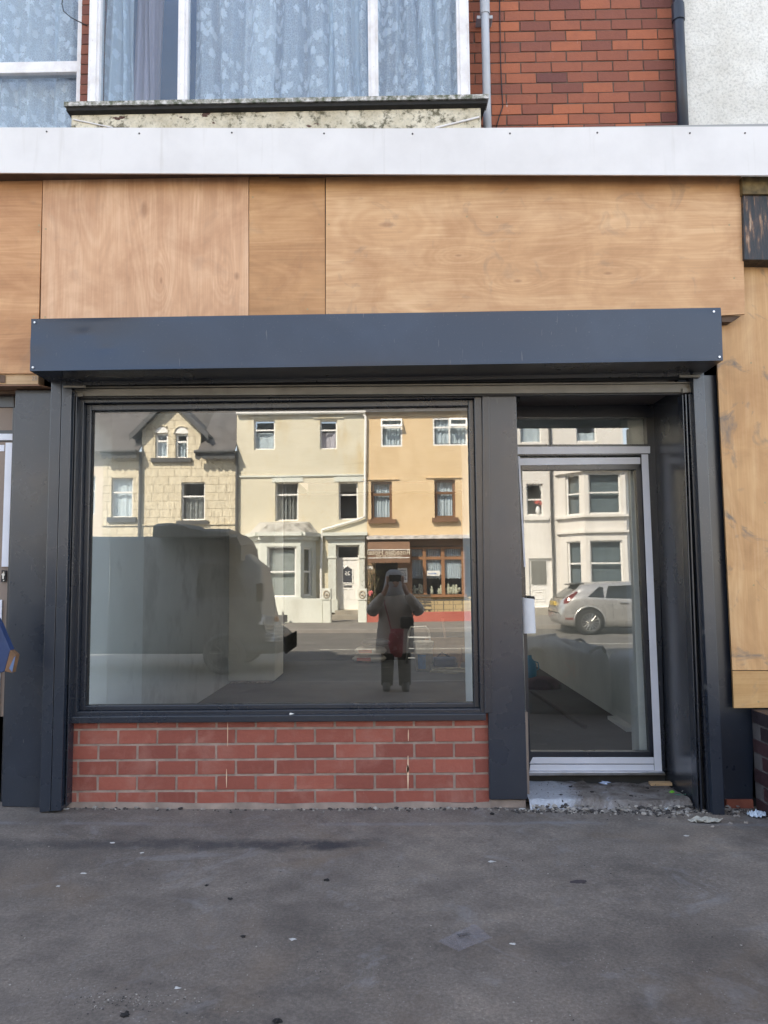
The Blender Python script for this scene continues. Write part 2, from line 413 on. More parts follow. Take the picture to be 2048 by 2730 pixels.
m.box(-2.95, XL-0.10, 1.6, YB, -0.3, 2.95); m.box(XR+0.02, 2.62, 0.75, YB, -0.3, 2.95)
m.box(-15, 15, 0.10, 0.5, HEADZ+0.02, 3.6)
m.box(XL-0.1, 2.0, 0.50, 5.75, 2.62, 2.95); m.box(XL-0.1, 2.0, 7.05, YB, 2.62, 2.95)
m.box(XL-0.1, -1.3, 5.75, 7.05, 2.62, 2.95); m.box(1.3, 2.0, 5.75, 7.05, 2.62, 2.95)
m.build('wall_core', MASON, bld)
MB().box(XL-0.8, XR+0.6, 0.5, YB, FZ-0.1, FZ).build('shop_floor', FLOOR, bld)
MB().box(XL-0.02, XR+0.02, 0.5, 5.74, 2.60, 2.64).build('ceiling', PL_W, bld)
t_ = NT('added_frosted_rooflight'); t_.t.nodes.remove(t_.b); tl_ = t_.n('BsdfTranslucent', Color=(0.55, 0.56, 0.55)); t_.t.links.new(tl_.outputs[0], t_.out.inputs[0])
MB().box(-1.31, 1.31, 7.0, 7.048, 2.6, 2.955).build('added_rooflight_kerb', PL_B, bld)
MB().quad((-1.35, 5.7, 2.97), (1.35, 5.7, 2.97), (1.35, 7.1, 2.97), (-1.35, 7.1, 2.97)).build('added_rooflight', t_.m, bld)  # unseen rooflight, added to brighten the shop interior
MB().box(XL-0.1, XL, 0.5, 1.62, FZ, 2.6).build('pale_side_wall', PL_W, bld)
MB().box(XL-0.1, XL, 1.62, YB, FZ, 2.6).build('grey_side_wall', PL_G, bld)
MB().box(XR, XR+0.1, 0.47, YB, FZ, 2.6).build('grey_side_wall', plain('interior_offwhite', (0.62, 0.62, 0.59), 0.85, 0, 0.12, 1.5), bld)
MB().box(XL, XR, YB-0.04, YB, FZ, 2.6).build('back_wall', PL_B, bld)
# chimney-like pier on the left with crumbled foot
x1 = W(733, 1800, 4.8).x
MB().box(XL+0.002, x1, 4.8, 5.5, FZ+0.03, 2.6).build('pier', plain('pier_plaster', (0.80, 0.77, 0.72), 0.85, 0, 0.08, 2), bld, bevel=0.01)
m = MB()
for i in range(14): m.blob((XL+0.05+i*0.036, 4.80+random.uniform(-.01, .02), FZ+0.015), 0.022, 6, 4, 0.4, (1.4, 1, 0.7))
m.build('pier_rubble', plain('rubble', (0.3, 0.24, 0.2), 0.9, 0, 0.3, 30), bld)
# reveals inside the big window and beside the door
xr = W(1264, 1500, 0.1).x
MB().box(xr-0.004, xr+0.24, 0.31, 0.78, FZ-0.3, 2.6).build('window_reveal', PL_W, bld)
xd = W(1717, 1700, 0.56).x
MB().box(xd-0.055, xd+0.5, 0.56, 0.72, FZ, 2.6).build('door_reveal', PL_G, bld)
xw = W(240, 1500, 0.1).x
MB().box(xw-0.8, xw-0.03, 0.13, 0.5, 0, 2.6).build('window_reveal', PL_W, bld)
# masonry fills of the ground-floor front
m = MB()
m.box(-2.95, xw-0.05, 0.10, 0.30, -0.2, 2.7)
m.box(XL-0.8, xr+0.3, 0.10, 0.30, -0.2, W(700, 1905, 0.1).z)
m.build('front_infill', MASON, bld)
FASC_T = W(1024, 340, -0.22).z

# upper brick wall (exposed right-hand part), with small returns
YW = 0.15
xb0 = W(1246, 200, YW).x; xb1 = W(1815, 200, YW).x; zt = 5.6; zb = FASC_T-0.35
brickwork(bld, xb0, xb1, zb, zt, YW, BRICK_O, MORTAR_D, 0.1965, 0.0705, 0.0070, off=0.045, depth=0.35, name='upper_brickwork',
          tintf=lambda: min(1, max(0, random.gauss(0.55, 0.28))))
brickwork(bld, W(214, 200, 0.06).x, W(240, 200, 0.06).x, zb, zt, 0.06, BRICK_O, MORTAR_D, 0.2, 0.0672, 0.0065, depth=0.4, name='upper_brickwork', tintf=lambda: random.random()*0.35)

# roughcast neighbour
def rough_mat():
    t = NT('white_roughcast'); n = t.noise(62, 5, 0.8); 
    c = t.ramp(t.noise(2.2, 7, 0.7), (0.3, (0.60, 0.57, 0.52)), (0.6, (0.80, 0.78, 0.74)))
    c = t.mix(0.8, c, t.ramp(n, (0.35, 0.62), (0.52, 1.0)), 'MULTIPLY')
    t.P(Base_Color=c, Roughness=0.95); t.bump(n, 0.7, 0.012); return t.m
nb = thing('neighbour_building', 'white roughcast rendered neighbouring house front right of the black drainpipe', 'building')
MB().box(xb1+0.001, 9, 0.10, 0.5, zb, 9.0).build('roughcast_wall', rough_mat(), nb)

# ------------------------------------------------------------------ upstairs windows
def paint_old():
    t = NT('old_white_paint'); n = t.noise(7, 8, 0.7)
    c = t.ramp(n, (0.3, (0.60, 0.56, 0.55)), (0.55, (0.76, 0.74, 0.76)))
    c = t.mix(t.ramp(t.noise(40, 5, 0.7), (0.66, 0.0), (0.72, 1.0)), c, (0.35, 0.30, 0.24))
    t.P(Base_Color=c, Roughness=0.5); t.bump(n, 0.2, 0.003); return t.m
PAINT = paint_old()
def lace_mat(name, dens=0.55, col=(0.75, 0.80, 0.86)):
    t = NT(name); t.t.nodes.remove(t.b)
    v = t.n('TexVoronoi', {'feature': 'F1'}, Vector=t.co((1, 1, 1), src=t.tc.outputs['UV']), Scale=13.0)
    v2 = t.n('TexVoronoi', {'feature': 'DISTANCE_TO_EDGE'}, Vector=t.tc.outputs['UV'], Scale=60.0)
    fl = t.ramp(t.math('ADD', v.outputs['Distance'], t.math('MULTIPLY', t.noise(75, 3, vec=t.tc.outputs['UV']), 0.75)), (0.74, 1.0), (0.90, 0.0))
    ed = t.ramp(v2.outputs[0], (0.06, 1.0), (0.16, 0.0))
    pat = t.math('MAXIMUM', t.math('MULTIPLY', fl, 0.93), t.math('MULTIPLY', ed, 0.68))
    al = t.math('MAXIMUM', pat, dens)
    d = t.n('BsdfDiffuse', Color=col); tl = t.n('BsdfTranslucent', Color=col); tr = t.n('BsdfTransparent')
    a = t.n('MixShader', i0=0.25, i1=d.outputs[0], i2=tl.outputs[0])
    b = t.n('MixShader', i0=al, i1=tr.outputs[0], i2=a.outputs[0])
    t.t.links.new(b.outputs[0], t.out.inputs[0]); return t.m
LACE = lace_mat('lace_net', 0.50, (0.90, 0.91, 0.93))
VOILE = lace_mat('voile_net', 0.72, (0.74, 0.80, 0.86))
PINKC = plain('lilac_curtain', (0.36, 0.31, 0.37), 0.9, 0, 0.1, 2)
def curtain(name, x0, x1, z0, z1, y, mat, parent, folds=9, amp=0.03, seed=0, gather=0.0, ny=1, n=None):
    n = n or int((x1-x0)*90)+8; rnd = random.Random(seed)
    ph = [rnd.uniform(0, 6.28) for _ in range(4)]; vs = []; uv = []
    rows = 14
    L = 0; prev = None; Ls = []
    for i in range(n+1):
        s = i/n
        yy = 1.9*amp*(0.6*math.sin(folds*6.283*s+ph[0]+1.3*math.sin(5*s+ph[1])) + 0.4*math.sin(folds*2.3*6.283*s+ph[2]))
        if prev is not None: L += math.hypot((x1-x0)/n, yy-prev)
        prev = yy; Ls.append((s, yy, L))
    for j in range(rows+1):
        q = j/rows
        for s, yy, l in Ls:
            g = 1 + 0.12*math.sin(3*q+ph[3])
            sx = x0 + (x1-x0)*(s + gather*(0.5-s)*math.sin(q*math.pi)**2) + 0.02*math.sin(4*q+6*s+ph[1])*0.6
            vs.append((sx, y+yy*g, z0+(z1-z0)*q)); uv.append((l*1.0, (z1-z0)*q))
    m = MB(); m.add(vs, [(j*(n+1)+i, j*(n+1)+i+1, (j+1)*(n+1)+i+1, (j+1)*(n+1)+i) for j in range(rows) for i in range(n)])
    o = m.build(name, mat, parent, smooth=True)
    ul = o.data.uv_layers.new(name='UVMap')
    for lp in o.data.loops: ul.data[lp.index].uv = uv[lp.vertex_index]
    return o
DARKROOM = plain('dark_room', (0.05, 0.055, 0.07), 0.9)
# bay window (centre)
YF = -0.05
bay = thing('bay_window', 'wide white painted upstairs window with lace net curtains above peeling sill', 'window', (0, YF, 4.2))
def vx(u, v, Y): return W(u, v, Y).x
gb = W(740, 290, YF).z; gt = 5.55
fr = MB()
for (ua, ub) in ((232, 262), (472, 498), (983, 1010), (1222, 1255)):
    xa = vx(ua, 290, YF); xb_ = vx(ub, 290, YF)
    fr.box(xa, xb_, YF, YF+0.07, gb-0.02, gt)
    fr.box(xa+0.016, xb_-0.016, YF-0.012, YF+0.0, gb-0.02, gt)
fr.build('frame', PAINT, bay, bevel=0.003)
MB().box(vx(228, 290, YF), vx(1257, 290, YF), YF-0.004, YF+0.073, gb-0.06, gb-0.004).build('bottom_rail', PAINT, bay, bevel=0.003)
MB().box(vx(240, 290, YF), vx(1250, 290, YF), YF+0.035, YF+0.041, gb-0.01, gt).build('pane', G_UP, bay)
for i, (ua, ub, mt, yy, fo, am, sd_, ga) in enumerate((
        (255, 345, VOILE, 0.12, 2.3, 0.03, 3, 0.0), (335, 412, PINKC, 0.16, 3, 0.03, 5, 0.0),
        (500, 720, LACE, 0.12, 3, 0.030, 8, -0.02), (640, 985, LACE, 0.14, 4, 0.035, 11, 0.03),
        (1005, 1235, LACE, 0.13, 4, 0.03, 14, 0.0), (860, 1000, VOILE, 0.17, 3, 0.03, 17, 0.0), (1120, 1240, VOILE, 0.17, 2, 0.03, 27, 0.0))):
    curtain('net_curtain' if mt is not PINKC else 'drape', vx(ua, 290, YF), vx(ub, 290, YF), gb-0.02, gt, YF+yy, mt, bay, fo, am, sd_, ga)
# room behind both upstairs windows
MB().box(-3.2, xb0+0.02, 0.44, 0.49, zb, 5.6).box(xb0-0.03, xb0-0.002, 0.02, 0.44, zb, 5.6).build('upstairs_room', plain('room_wall_sky_tint', (0.05, 0.11, 0.22), 0.9), bld)  # blue wall colour stands in for sky mirrored in the panes
# sill
sill = thing('window_sill', 'projecting weathered sill with mossy lip and flaking cream board under upstairs window', 'sill', (0, -0.1, 4.0))
def mossy():
    t = NT('peeling_sill_paint'); n = t.noise(18, 8, 0.75)
    c = t.ramp(t.noise(5, 7, 0.7), (0.35, (0.46, 0.40, 0.29)), (0.6, (0.66, 0.60, 0.48)))
    c = t.mix(t.ramp(n, (0.51, 0.0), (0.60, 1.0)), c, (0.13, 0.115, 0.075))
    c = t.mix(t.ramp(t.noise(7, 4, 0.5, t.co((1, 1, 2.0), loc=(3.3, 0, 1))), (0.66, 0.0), (0.68, 1.0)), c, (0.075, 0.028, 0.022))
    c = t.mix(t.math('MULTIPLY', t.ramp(t.noise(60, 5, 0.7), (0.5, 0.0), (0.7, 1.0)), 0.5), c, (0.2, 0.19, 0.16))
    t.P(Base_Color=c, Roughness=0.85); t.bump(n, 0.8, 0.006); return t.m
def mossy2():
    t = NT('mossy_lip'); n = t.noise(30, 8, 0.75)
    c = t.ramp(n, (0.40, (0.10, 0.11, 0.07)), (0.5, (0.30, 0.29, 0.26)), (0.60, (0.62, 0.60, 0.58)))
    t.P(Base_Color=c, Roughness=0.9); t.bump(n, 1.0, 0.008); return t.m
YS = -0.19
a = W(170, 293, YS); b = W(1304, 283, YS); zt_ = gb+0.006
m = MB(); N = 90
for i in range(N):
    xa = a.x+(b.x-a.x)*i/N; xb_ = a.x+(b.x-a.x)*(i+1)/N; w0 = 0.004*mnoise.noise(Vector((i*0.7, 0, 0))); w1 = 0.004*mnoise.noise(Vector((i*0.7+0.7, 0, 0)))
    m.hexa([(xa, YS+w0, zt_-0.052+w0), (xb_, YS+w1, zt_-0.052+w1), (xb_, YS+w1, zt_-0.026+w1), (xa, YS+w0, zt_-0.026+w0)],
           [(xa, YF-0.005, zt_-0.045), (xb_, YF-0.005, zt_-0.045), (xb_, YF-0.005, zt_+0.004), (xa, YF-0.005, zt_+0.004)])
m.build('lip', mossy2(), sill)
MB().hexa([(a.x+0.01, YS+0.012, zt_-0.075), (b.x-0.01, YS+0.012, zt_-0.075), (b.x-0.01, YS+0.012, zt_-0.053), (a.x+0.01, YS+0.012, zt_-0.053)],
          [(a.x+0.06, 0.1, zt_-0.16), (b.x-0.06, 0.1, zt_-0.16), (b.x-0.03, 0.1, zt_-0.053), (a.x+0.03, 0.1, zt_-0.053)]).build('dark_underside', plain('near_black_underside', (0.012, 0.011, 0.010), 0.8, 0, 0.4, 25, bump=0.8), sill)  # underside coloured near black
MB().box(vx(192, 320, -0.135), vx(1282, 320, -0.135), -0.145, -0.11, FASC_T-0.009, zt_-0.070).build('apron_board', mossy(), sill, bevel=0.003)
m = MB(); p = [W(195, 318, -0.15), W(300, 340, -0.15)]; m.tube(p, 0.004); m.tube([W(1160, 341, -0.15), W(1278, 312, -0.15)], 0.006)
m.build('paint_run', PAINT, sill)
# left window
YL = 0.12
lw = thing('upstairs_side_window', 'white framed upstairs window with lace net at upper left corner', 'window', (-2.4, YL, 4.2))
m = MB(); xa = vx(203, 300, YL); xb_ = vx(216, 300, YL)
zr0 = W(100, 188, YL).z; zr1 = W(100, 163, YL).z
m.box(xa-0.004, xb_+0.006, YL, YL+0.08, FASC_T-0.4, 5.6)
m.build('mullion', PAINT, lw, bevel=0.003)
MB().box(-3.3, xa, YL+0.002, YL+0.08, zr0, zr1).box(-3.3, xa, YL+0.0, YL+0.03, zr0-0.012, zr0+0.004).build('transom', PAINT, lw, bevel=0.003)
MB().box(xa-0.06, xa-0.006, YL+0.004, YL+0.08, FASC_T-0.4, zr0-0.002).build('casement_stile', PAINT, lw, bevel=0.003) if False else None
MB().box(-3.3, xa, YL+0.045, YL+0.05, FASC_T-0.4, 5.6).build('pane', G_UP, lw)
curtain('net_curtain', -3.25, vx(208, 300, 0.2), FASC_T-0.3, 5.6, YL+0.14, LACE, lw, 6, 0.03, 21)
curtain('net_curtain', -3.25, vx(150, 300, 0.2), FASC_T-0.3, 5.6, YL+0.20, VOILE, lw, 5, 0.03, 22)

# pipes and cables upstairs
GREYP = plain('grey_pipe_paint', (0.42, 0.44, 0.48), 0.45, 0, 0.08, 5)
p0 = W(1298, 100, 0.06); p1 = W(1300, 345, 0.06)
dp = thing('drainpipe', 'light grey round drainpipe on brick beside the bay window', 'drainpipe', (p1.x, 0.06, FASC_T))
MB().cyl((p1.x, 0.06, FASC_T-0.3), (p1.x, 0.06, 5.6), 0.0255, n=20).build('pipe', GREYP, dp, smooth=True)
cz = W(1298, 34, 0.06).z
MB().cyl((p1.x, 0.06, cz-0.012), (p1.x, 0.06, cz+0.16), 0.031, n=20).box(p1.x-0.05, p1.x+0.05, 0.07, 0.15, cz-0.03, cz-0.008).build('collar', GREYP, dp, bevel=0.002)
BLKP = plain('black_pipe_paint', (0.020, 0.026, 0.042), 0.38, 0, 0.2, 6)
p1 = W(1822, 340, 0.05)
dp = thing('drainpipe', 'thick black drainpipe between red brick and white roughcast', 'drainpipe', (p1.x, 0.05, FASC_T))
MB().cyl((p1.x, 0.05, FASC_T-0.3), (p1.x, 0.05, 5.6), 0.033, n=22).build('pipe', BLKP, dp, smooth=True)
cz = W(1810, 52, 0.05).z
MB().cyl((p1.x, 0.05, cz-0.01), (p1.x, 0.05, cz+0.10), 0.039, n=22).build('collar', BLKP, dp, bevel=0.002)
pts = [W(1332, -40, 0.14), W(1333, 60, 0.14), W(1335, 170, 0.14), W(1338, 240, 0.14), W(1341, 283, 0.14), W(1330, 315, 0.14), W(1322, 345, 0.14)]
tag(MB().tube(pts, 0.0035).build('cable', RUBBER, smooth=True), 'thin black cable running down the brick beside the grey drainpipe', 'cable')
pts = [W(172, -30, 0.09), W(165, 10, 0.07), W(170, 30, 0.06), W(190, 47, 0.06), W(216, 60, 0.06), W(232, 68, 0.055)]
tag(MB().tube(pts, 0.0035).build('cable', RUBBER, smooth=True), 'black cable looping across the lace window at the top left corner', 'cable')

# ------------------------------------------------------------------ white fascia
def fascia_mat():
    t = NT('white_fascia_board'); n = t.noise(2.5, 6, 0.6)
    c = t.ramp(n, (0.3, (0.60, 0.575, 0.57)), (0.6, (0.68, 0.655, 0.65)))
    st = t.ramp(t.noise(1.0, 5, 0.65, t.co((16, 1, 0.8))), (0.60, 0.0), (0.75, 1.0))
    c = t.mix(t.math('MULTIPLY', st, 0.30), c, (0.42, 0.38, 0.34))
    sp = t.ramp(t.noise(35, 5, 0.7), (0.72, 0.0), (0.76, 1.0))
    c = t.mix(t.math('MULTIPLY', sp, 0.4), c, (0.35, 0.3, 0.25))
    t.P(Base_Color=c, Roughness=0.4); t.bump(t.noise(1.3, 2), 0.2, 0.02); return t.m
FASC = fascia_mat()
YFA = -0.22
fa = thing('fascia_board', 'long white plastic fascia board running across above the plywood', 'fascia', (0, YFA, 3.6))
MB().slab([(-90, 339), (1024, 342), (1024, 464), (-90, 460)], YFA, 0.012).build('board', FASC, fa)
MB().slab([(1024.3, 342), (2140, 336), (2140, 467.5), (1024.3, 464)], YFA, 0.012).build('board', FASC, fa)
zfb = W(0, 460, YFA).z; zfb2 = W(2048, 467, YFA).z
m = MB(); xa = W(-90, 400, YFA).x; xb_ = W(2140, 400, YFA).x
m.hexa([(xa, YFA+0.012, FASC_T-0.03), (xb_, YFA+0.012, FASC_T-0.03), (xb_, YFA+0.012, FASC_T-0.010), (xa, YFA+0.012, FASC_T-0.010)],
       [(xa, 0.5, FASC_T-0.03), (xb_, 0.5, FASC_T-0.03), (xb_, 0.5, FASC_T+0.0), (xa, 0.5, FASC_T+0.0)])
m.build('top_flashing', plain('lead_flashing', (0.3, 0.3, 0.3), 0.6), fa)
SOFF = plain('dark_stained_soffit', (0.10, 0.062, 0.042), 0.85, 0, 0.35, 6, bump=0.4, bs=30)
zs = zfb+0.012
m = MB().box(xa, vx(740, 470, -0.16), YFA+0.013, -0.10, zs, zs+0.015).box(vx(741, 470, -0.16), vx(1150, 470, -0.16), YFA+0.013, -0.10, zs-0.012, zs+0.008).box(vx(1151, 470, -0.16), xb_, YFA+0.013, -0.10, zs+0.012, zs+0.022)
m.build('soffit', SOFF, fa)
DSC = plain('dark_screw', (0.06, 0.05, 0.05), 0.5, 0.5)
for u, v in ((124, 350), (371, 355), (618, 353), (864, 355), (1100, 356), (1360, 355), (1593, 353), (1840, 354), (1987, 354)):
    p = W(u, v, YFA-0.003); MB().cyl(p, p+Vector((0, 0.01, 0)), 0.0052, n=10).build('screw', DSC, fa)

# ------------------------------------------------------------------ plywood
PW = [plywood('plywood_far_left', False, (0.45, 0.23, 0.105), (0.57, 0.325, 0.165), 1.7, 0.2),
      plywood('plywood_pinkish', True, (0.55, 0.320, 0.185), (0.69, 0.46, 0.30), 4.1, 0.15, 0.75, ((430, 748, 0.16, 0.3), (385, 560, 0.42, 0.22), (240, 530, 0.3, 0.15), (560, 620, 0.4, 0.2), (600, 740, 0.14, 0.2))),
      plywood('plywood_short', False, (0.455, 0.245, 0.11), (0.57, 0.34, 0.17), 8.3, 0.2, 0.8),
      plywood('plywood_long', False, (0.52, 0.300, 0.150), (0.68, 0.450, 0.26), 12.9, 0.4, 0.62, ((1380, 750, 0.20, 0.35), (1222, 682, 0.16, 0.25), (1620, 730, 0.20, 0.28), (1030, 600, 0.34, 0.30), (1690, 610, 0.26, 0.15), (900, 790, 0.2, 0.12))),
      plywood('plywood_tall', True, (0.50, 0.29, 0.13), (0.62, 0.41, 0.22), 17.5, 1.0, 0.8),
      plywood('plywood_offcut', False, (0.44, 0.255, 0.10), (0.56, 0.36, 0.17), 23.0, 0.6, 0.6)]
YP = -0.10
def board(name, label, px, Y, th, mat, screws=()):
    t = thing(name, label, 'board', tuple(W(*px[3], Y)), 'plywood boards over the shopfront')
    MB().slab(px, Y, th).build('sheet', mat, t, bevel=0.0012)
    for u, v in screws:
        p = W(u, v, Y-0.0015); MB().cyl(p, p+Vector((0, 0.006, 0)), 0.0056, n=10).build('screw', SCREW, t)
SCREW = plain('zinc_screw', (0.35, 0.27, 0.15), 0.4, 0.7)
board('plywood_board', 'orange toned plywood board with horizontal grain at the far left', [(-90, 440), (114, 440), (99.5, 996), (-90, 996)], YP, 0.018, PW[0], [(104, 600), (102, 617), (90, 843)])
board('plywood_board', 'pinkish square plywood board with bold vertical flame grain', [(115.2, 440), (662.5, 440), (662.5, 905), (107, 905)], YP-0.003, 0.018, PW[1], [(122, 610), (120, 845), (500, 843)])
board('plywood_board', 'narrow plywood board between two upright seams above the shop window', [(664.3, 440), (866, 440), (867.5, 905), (664, 905)], YP, 0.018, PW[2], [(674, 525), (820, 824)])
board('plywood_board', 'longest plywood board with horizontal grain reaching to the right', [(868.6, 440), (1976, 440), (1987, 837), (868.6, 905)], YP-0.006, 0.018, PW[3], [(877, 598), (876, 838), (1245, 577), (1945, 599), (1958, 741), (1326, 578)])
board('plywood_board', 'tall smudged plywood panel right of the shutter', [(1896, 640), (2140, 640), (2150, 1787), (1953, 1787)], -0.02, 0.018, PW[4], [(2003, 967), (2040, 1340), (2010, 1560)])
board('plywood_offcut', 'low plywood offcut under the tall smudged panel', [(1953.3, 1789), (2150, 1789), (2150, 1886), (1957, 1888)], -0.022, 0.018, PW[5], [(2023, 1871)])
# gap block at the end of long board
tag(MB().slab([(1925, 842), (1976, 842), (1950, 858), (1925, 858)], YP+0.01, 0.06).build('timber_block', SOFF), 'small brown timber block tucked under the end of the longest plywood board', 'timber')
# burnt block on the right
def burnt():
    t = NT('tarry_burnt_wood'); n = t.noise(1, 6, 0.7, t.co((30, 1, 4)))
    c = t.ramp(n, (0.46, (0.018, 0.020, 0.026)), (0.54, (0.06, 0.04, 0.035)), (0.60, (0.28, 0.15, 0.08)), (0.66, (0.45, 0.36, 0.28)))
    t.P(Base_Color=c, Roughness=0.5); t.bump(n, 1.0, 0.02); return t.m
bb = thing('old_corbel', 'blackened flaking old timber block under the fascia at the right edge', 'timber block', tuple(W(2010, 690, -0.13)))
MB().slab([(1981, 520), (2140, 520), (2140, 694), (1985, 692)], -0.13, 0.12).build('block', burnt(), bb, bevel=0.004)
MB().slab([(1979, 470), (2140, 470), (2140, 518), (1981, 517)], -0.145, 0.10).build('cap', plain('yellowed_cap', (0.14, 0.10, 0.045), 0.8, 0, 0.5, 20, bump=0.5), bb, bevel=0.004)

# ------------------------------------------------------------------ roller shutter
YB_ = -0.36
sh = thing('roller_shutter', 'dark blue grey boxed roller shutter over the whole shopfront', 'roller shutter', (0, -0.2, 2.4))
TL, TR, BR, BL = W(83, 850, YB_), W(1922, 820, YB_), W(1928, 961, YB_), W(79.5, 989, YB_)
m = MB(); nx_, nz_ = 180, 20; vs = []; fs = []
for j in range(nz_+1):
    for i in range(nx_+1):
        s = i/nx_; q = j/nz_
        p = (BL*(1-s)+BR*s)*(1-q) + (TL*(1-s)+TR*s)*q
        d = 0.0016*math.sin(s*9+q*2) + 0.0012*math.sin(s*23)
        for (cs, cq, r, am) in ((0.075, 0.72, 0.013, 0.006), (0.110, 0.42, 0.012, 0.005), (0.10, 0.6, 0.07, 0.014), (0.2, 0.05, 0.05, 0.006), (0.0, 0.5, 0.03, -0.006), (0.45, 0.7, 0.06, 0.003), (0.72, 0.3, 0.08, 0.003)):
            d += am*math.exp(-(((s-cs)/r)**2 + ((q-cq)/(r*6))**2))
        d *= math.sin(math.pi*q)**0.3 if 0 < q < 1 else 0
        vs.append((p.x, YB_+d, p.z))
fs = [(j*(nx_+1)+i, j*(nx_+1)+i+1, (j+1)*(nx_+1)+i+1, (j+1)*(nx_+1)+i) for j in range(nz_) for i in range(nx_)]
m.add(vs, fs).build('box_front', A_BOX, sh, smooth=True)
m = MB(); d1 = Vector((0, 0.255, 0)); e = 0.0015
for (p, q, dd) in ((TL, TR, -e), (BL, BR, e)):
    m.hexa([p+Vector((0, 0.001, min(dd, 0))), q+Vector((0, 0.001, min(dd, 0))), q+Vector((0, 0.001, max(dd, 0))), p+Vector((0, 0.001, max(dd, 0)))],
           [p+d1+Vector((0, 0, min(dd, 0))), q+d1+Vector((0, 0, min(dd, 0))), q+d1+Vector((0, 0, max(dd, 0))), p+d1+Vector((0, 0, max(dd, 0)))])
m.hexa([BL+Vector((0, .001, 0)), BL+Vector((e, .001, 0)), TL+Vector((e, .001, 0)), TL+Vector((0, .001, 0))], [BL+d1, BL+d1+Vector((e, 0, 0)), TL+d1+Vector((e, 0, 0)), TL+d1])
m.hexa([BR+Vector((-e, .001, 0)), BR+Vector((0, .001, 0)), TR+Vector((0, .001, 0)), TR+Vector((-e, .001, 0))], [BR+d1+Vector((-e, 0, 0)), BR+d1, TR+d1, TR+d1+Vector((-e, 0, 0))])
m.build('box_casing', A_FR, sh)
# underside lip, curtain, bottom bar
bl = BL.z*0.5+BR.z*0.5
MB().hexa([(BL.x+0.10, -0.115, BL.z-0.022), (BR.x-0.09, -0.115, BR.z-0.022), (BR.x-0.09, -0.115, BR.z+0.004), (BL.x+0.10, -0.115, BL.z+0.004)],
          [(BL.x+0.10, -0.108, BL.z-0.022), (BR.x-0.09, -0.108, BR.z-0.022), (BR.x-0.09, -0.108, BR.z+0.004), (BL.x+0.10, -0.108, BL.z+0.004)]).build('box_lip', A_FR, sh)
XA = vx(196, 1045, -0.045); XB = vx(1846, 1040, -0.045)
zc = [W(1000, v, -0.045).z for v in (985, 1001, 1012, 1026)]
m = MB()
for i in range(5):
    z1_ = zc[0]+0.05-i*0.028
    m.hexa([(XA, -0.040, z1_-0.024), (XB, -0.040, z1_-0.024), (XB, -0.046, z1_-0.002), (XA, -0.046, z1_-0.002)],
           [(XA, -0.030, z1_-0.024), (XB, -0.030, z1_-0.024), (XB, -0.030, z1_-0.002), (XA, -0.030, z1_-0.002)])
m.build('slats', BLACK, sh)
MB().slab([(196, 1037), (1846, 1023), (1846, 1046), (196, 1056)], -0.062, 0.045).build('bottom_bar', A_BAR, sh, bevel=0.003)
MB().slab([(196, 1031), (1846, 1018), (1846, 1021.5), (196, 1034.5)], -0.064, 0.02).build('bar_lip', A_BAR, sh)
MB().slab([(196, 1059), (1846, 1048), (1846, 1051), (196, 1062)], -0.05, 0.03).build('bar_seal', RUBBER, sh)
YRL = -0.115
def rail(px, Y=YRL, th=0.115, mat=A_PAN): return MB().slab(px, Y, th).build('guide_rail', mat, sh, bevel=0.003)
rail([(136.5, 1012), (164, 1012), (133.8, 2164), (104.5, 2166)])
rail([(165.5, 1012), (192, 1012), (162.5, 2162), (135.2, 2163)])
rail([(1847, 992), (1877, 990), (1934, 2181), (1902, 2183)])
for (px) in ([(193.5, 1040), (199, 1040), (170, 2155), (164.5, 2157)], [(202, 1045), (205.5, 1045), (177, 2150), (173.5, 2150)],
             [(1819, 1052), (1822, 1052), (1864, 2160), (1861, 2160)], [(1827, 1050), (1831, 1050), (1874, 2168), (1870, 2168)], [(1836, 1050), (1846, 1050), (1899, 2176), (1889, 2176)]):
    MB().slab(px, YRL+0.035, 0.075).build('guide_channel', A_FR, sh, bevel=0.002)
MB().slab([(1822, 1052), (1846, 1050), (1896, 2172), (1864, 2164)], YRL+0.085, 0.10).build('channel_back', BLACK, sh)
MB().slab([(193, 1040), (206, 1040), (177, 2150), (164, 2155)], YRL+0.085, 0.06).build('channel_back', BLACK, sh)
# stop bolts and bar ends
m = MB(); p = W(1812, 1003, -0.13); q = W(1866, 1003, -0.13); m.cyl(p, q, 0.009, n=12); m.build('stop_bolt', A_BAR, sh, bevel=0.001); m = MB()
p = W(170, 1031, -0.13); q = W(228, 1031, -0.13); m.cyl(p, q, 0.008, n=12); m.build('stop_bolt', A_BAR, sh, bevel=0.001)
MB().slab([(1820, 1034), (1845, 1033), (1845, 1046), (1820, 1047)], -0.075, 0.014).build('bar_end_lock', A_BAR, sh, bevel=0.002)
MB().slab([(200, 1048), (220, 1048), (220, 1057), (200, 1057)], -0.075, 0.014).build('bar_end_lock', A_BAR, sh, bevel=0.002)
for u, v in ((92, 859), (87, 979), (1904, 830), (1919, 951)):
    p = W(u, v, YB_-0.006); MB().cyl(p, p+Vector((0, 0.01, 0)), 0.006, n=10).build('rivet', STEEL, sh)

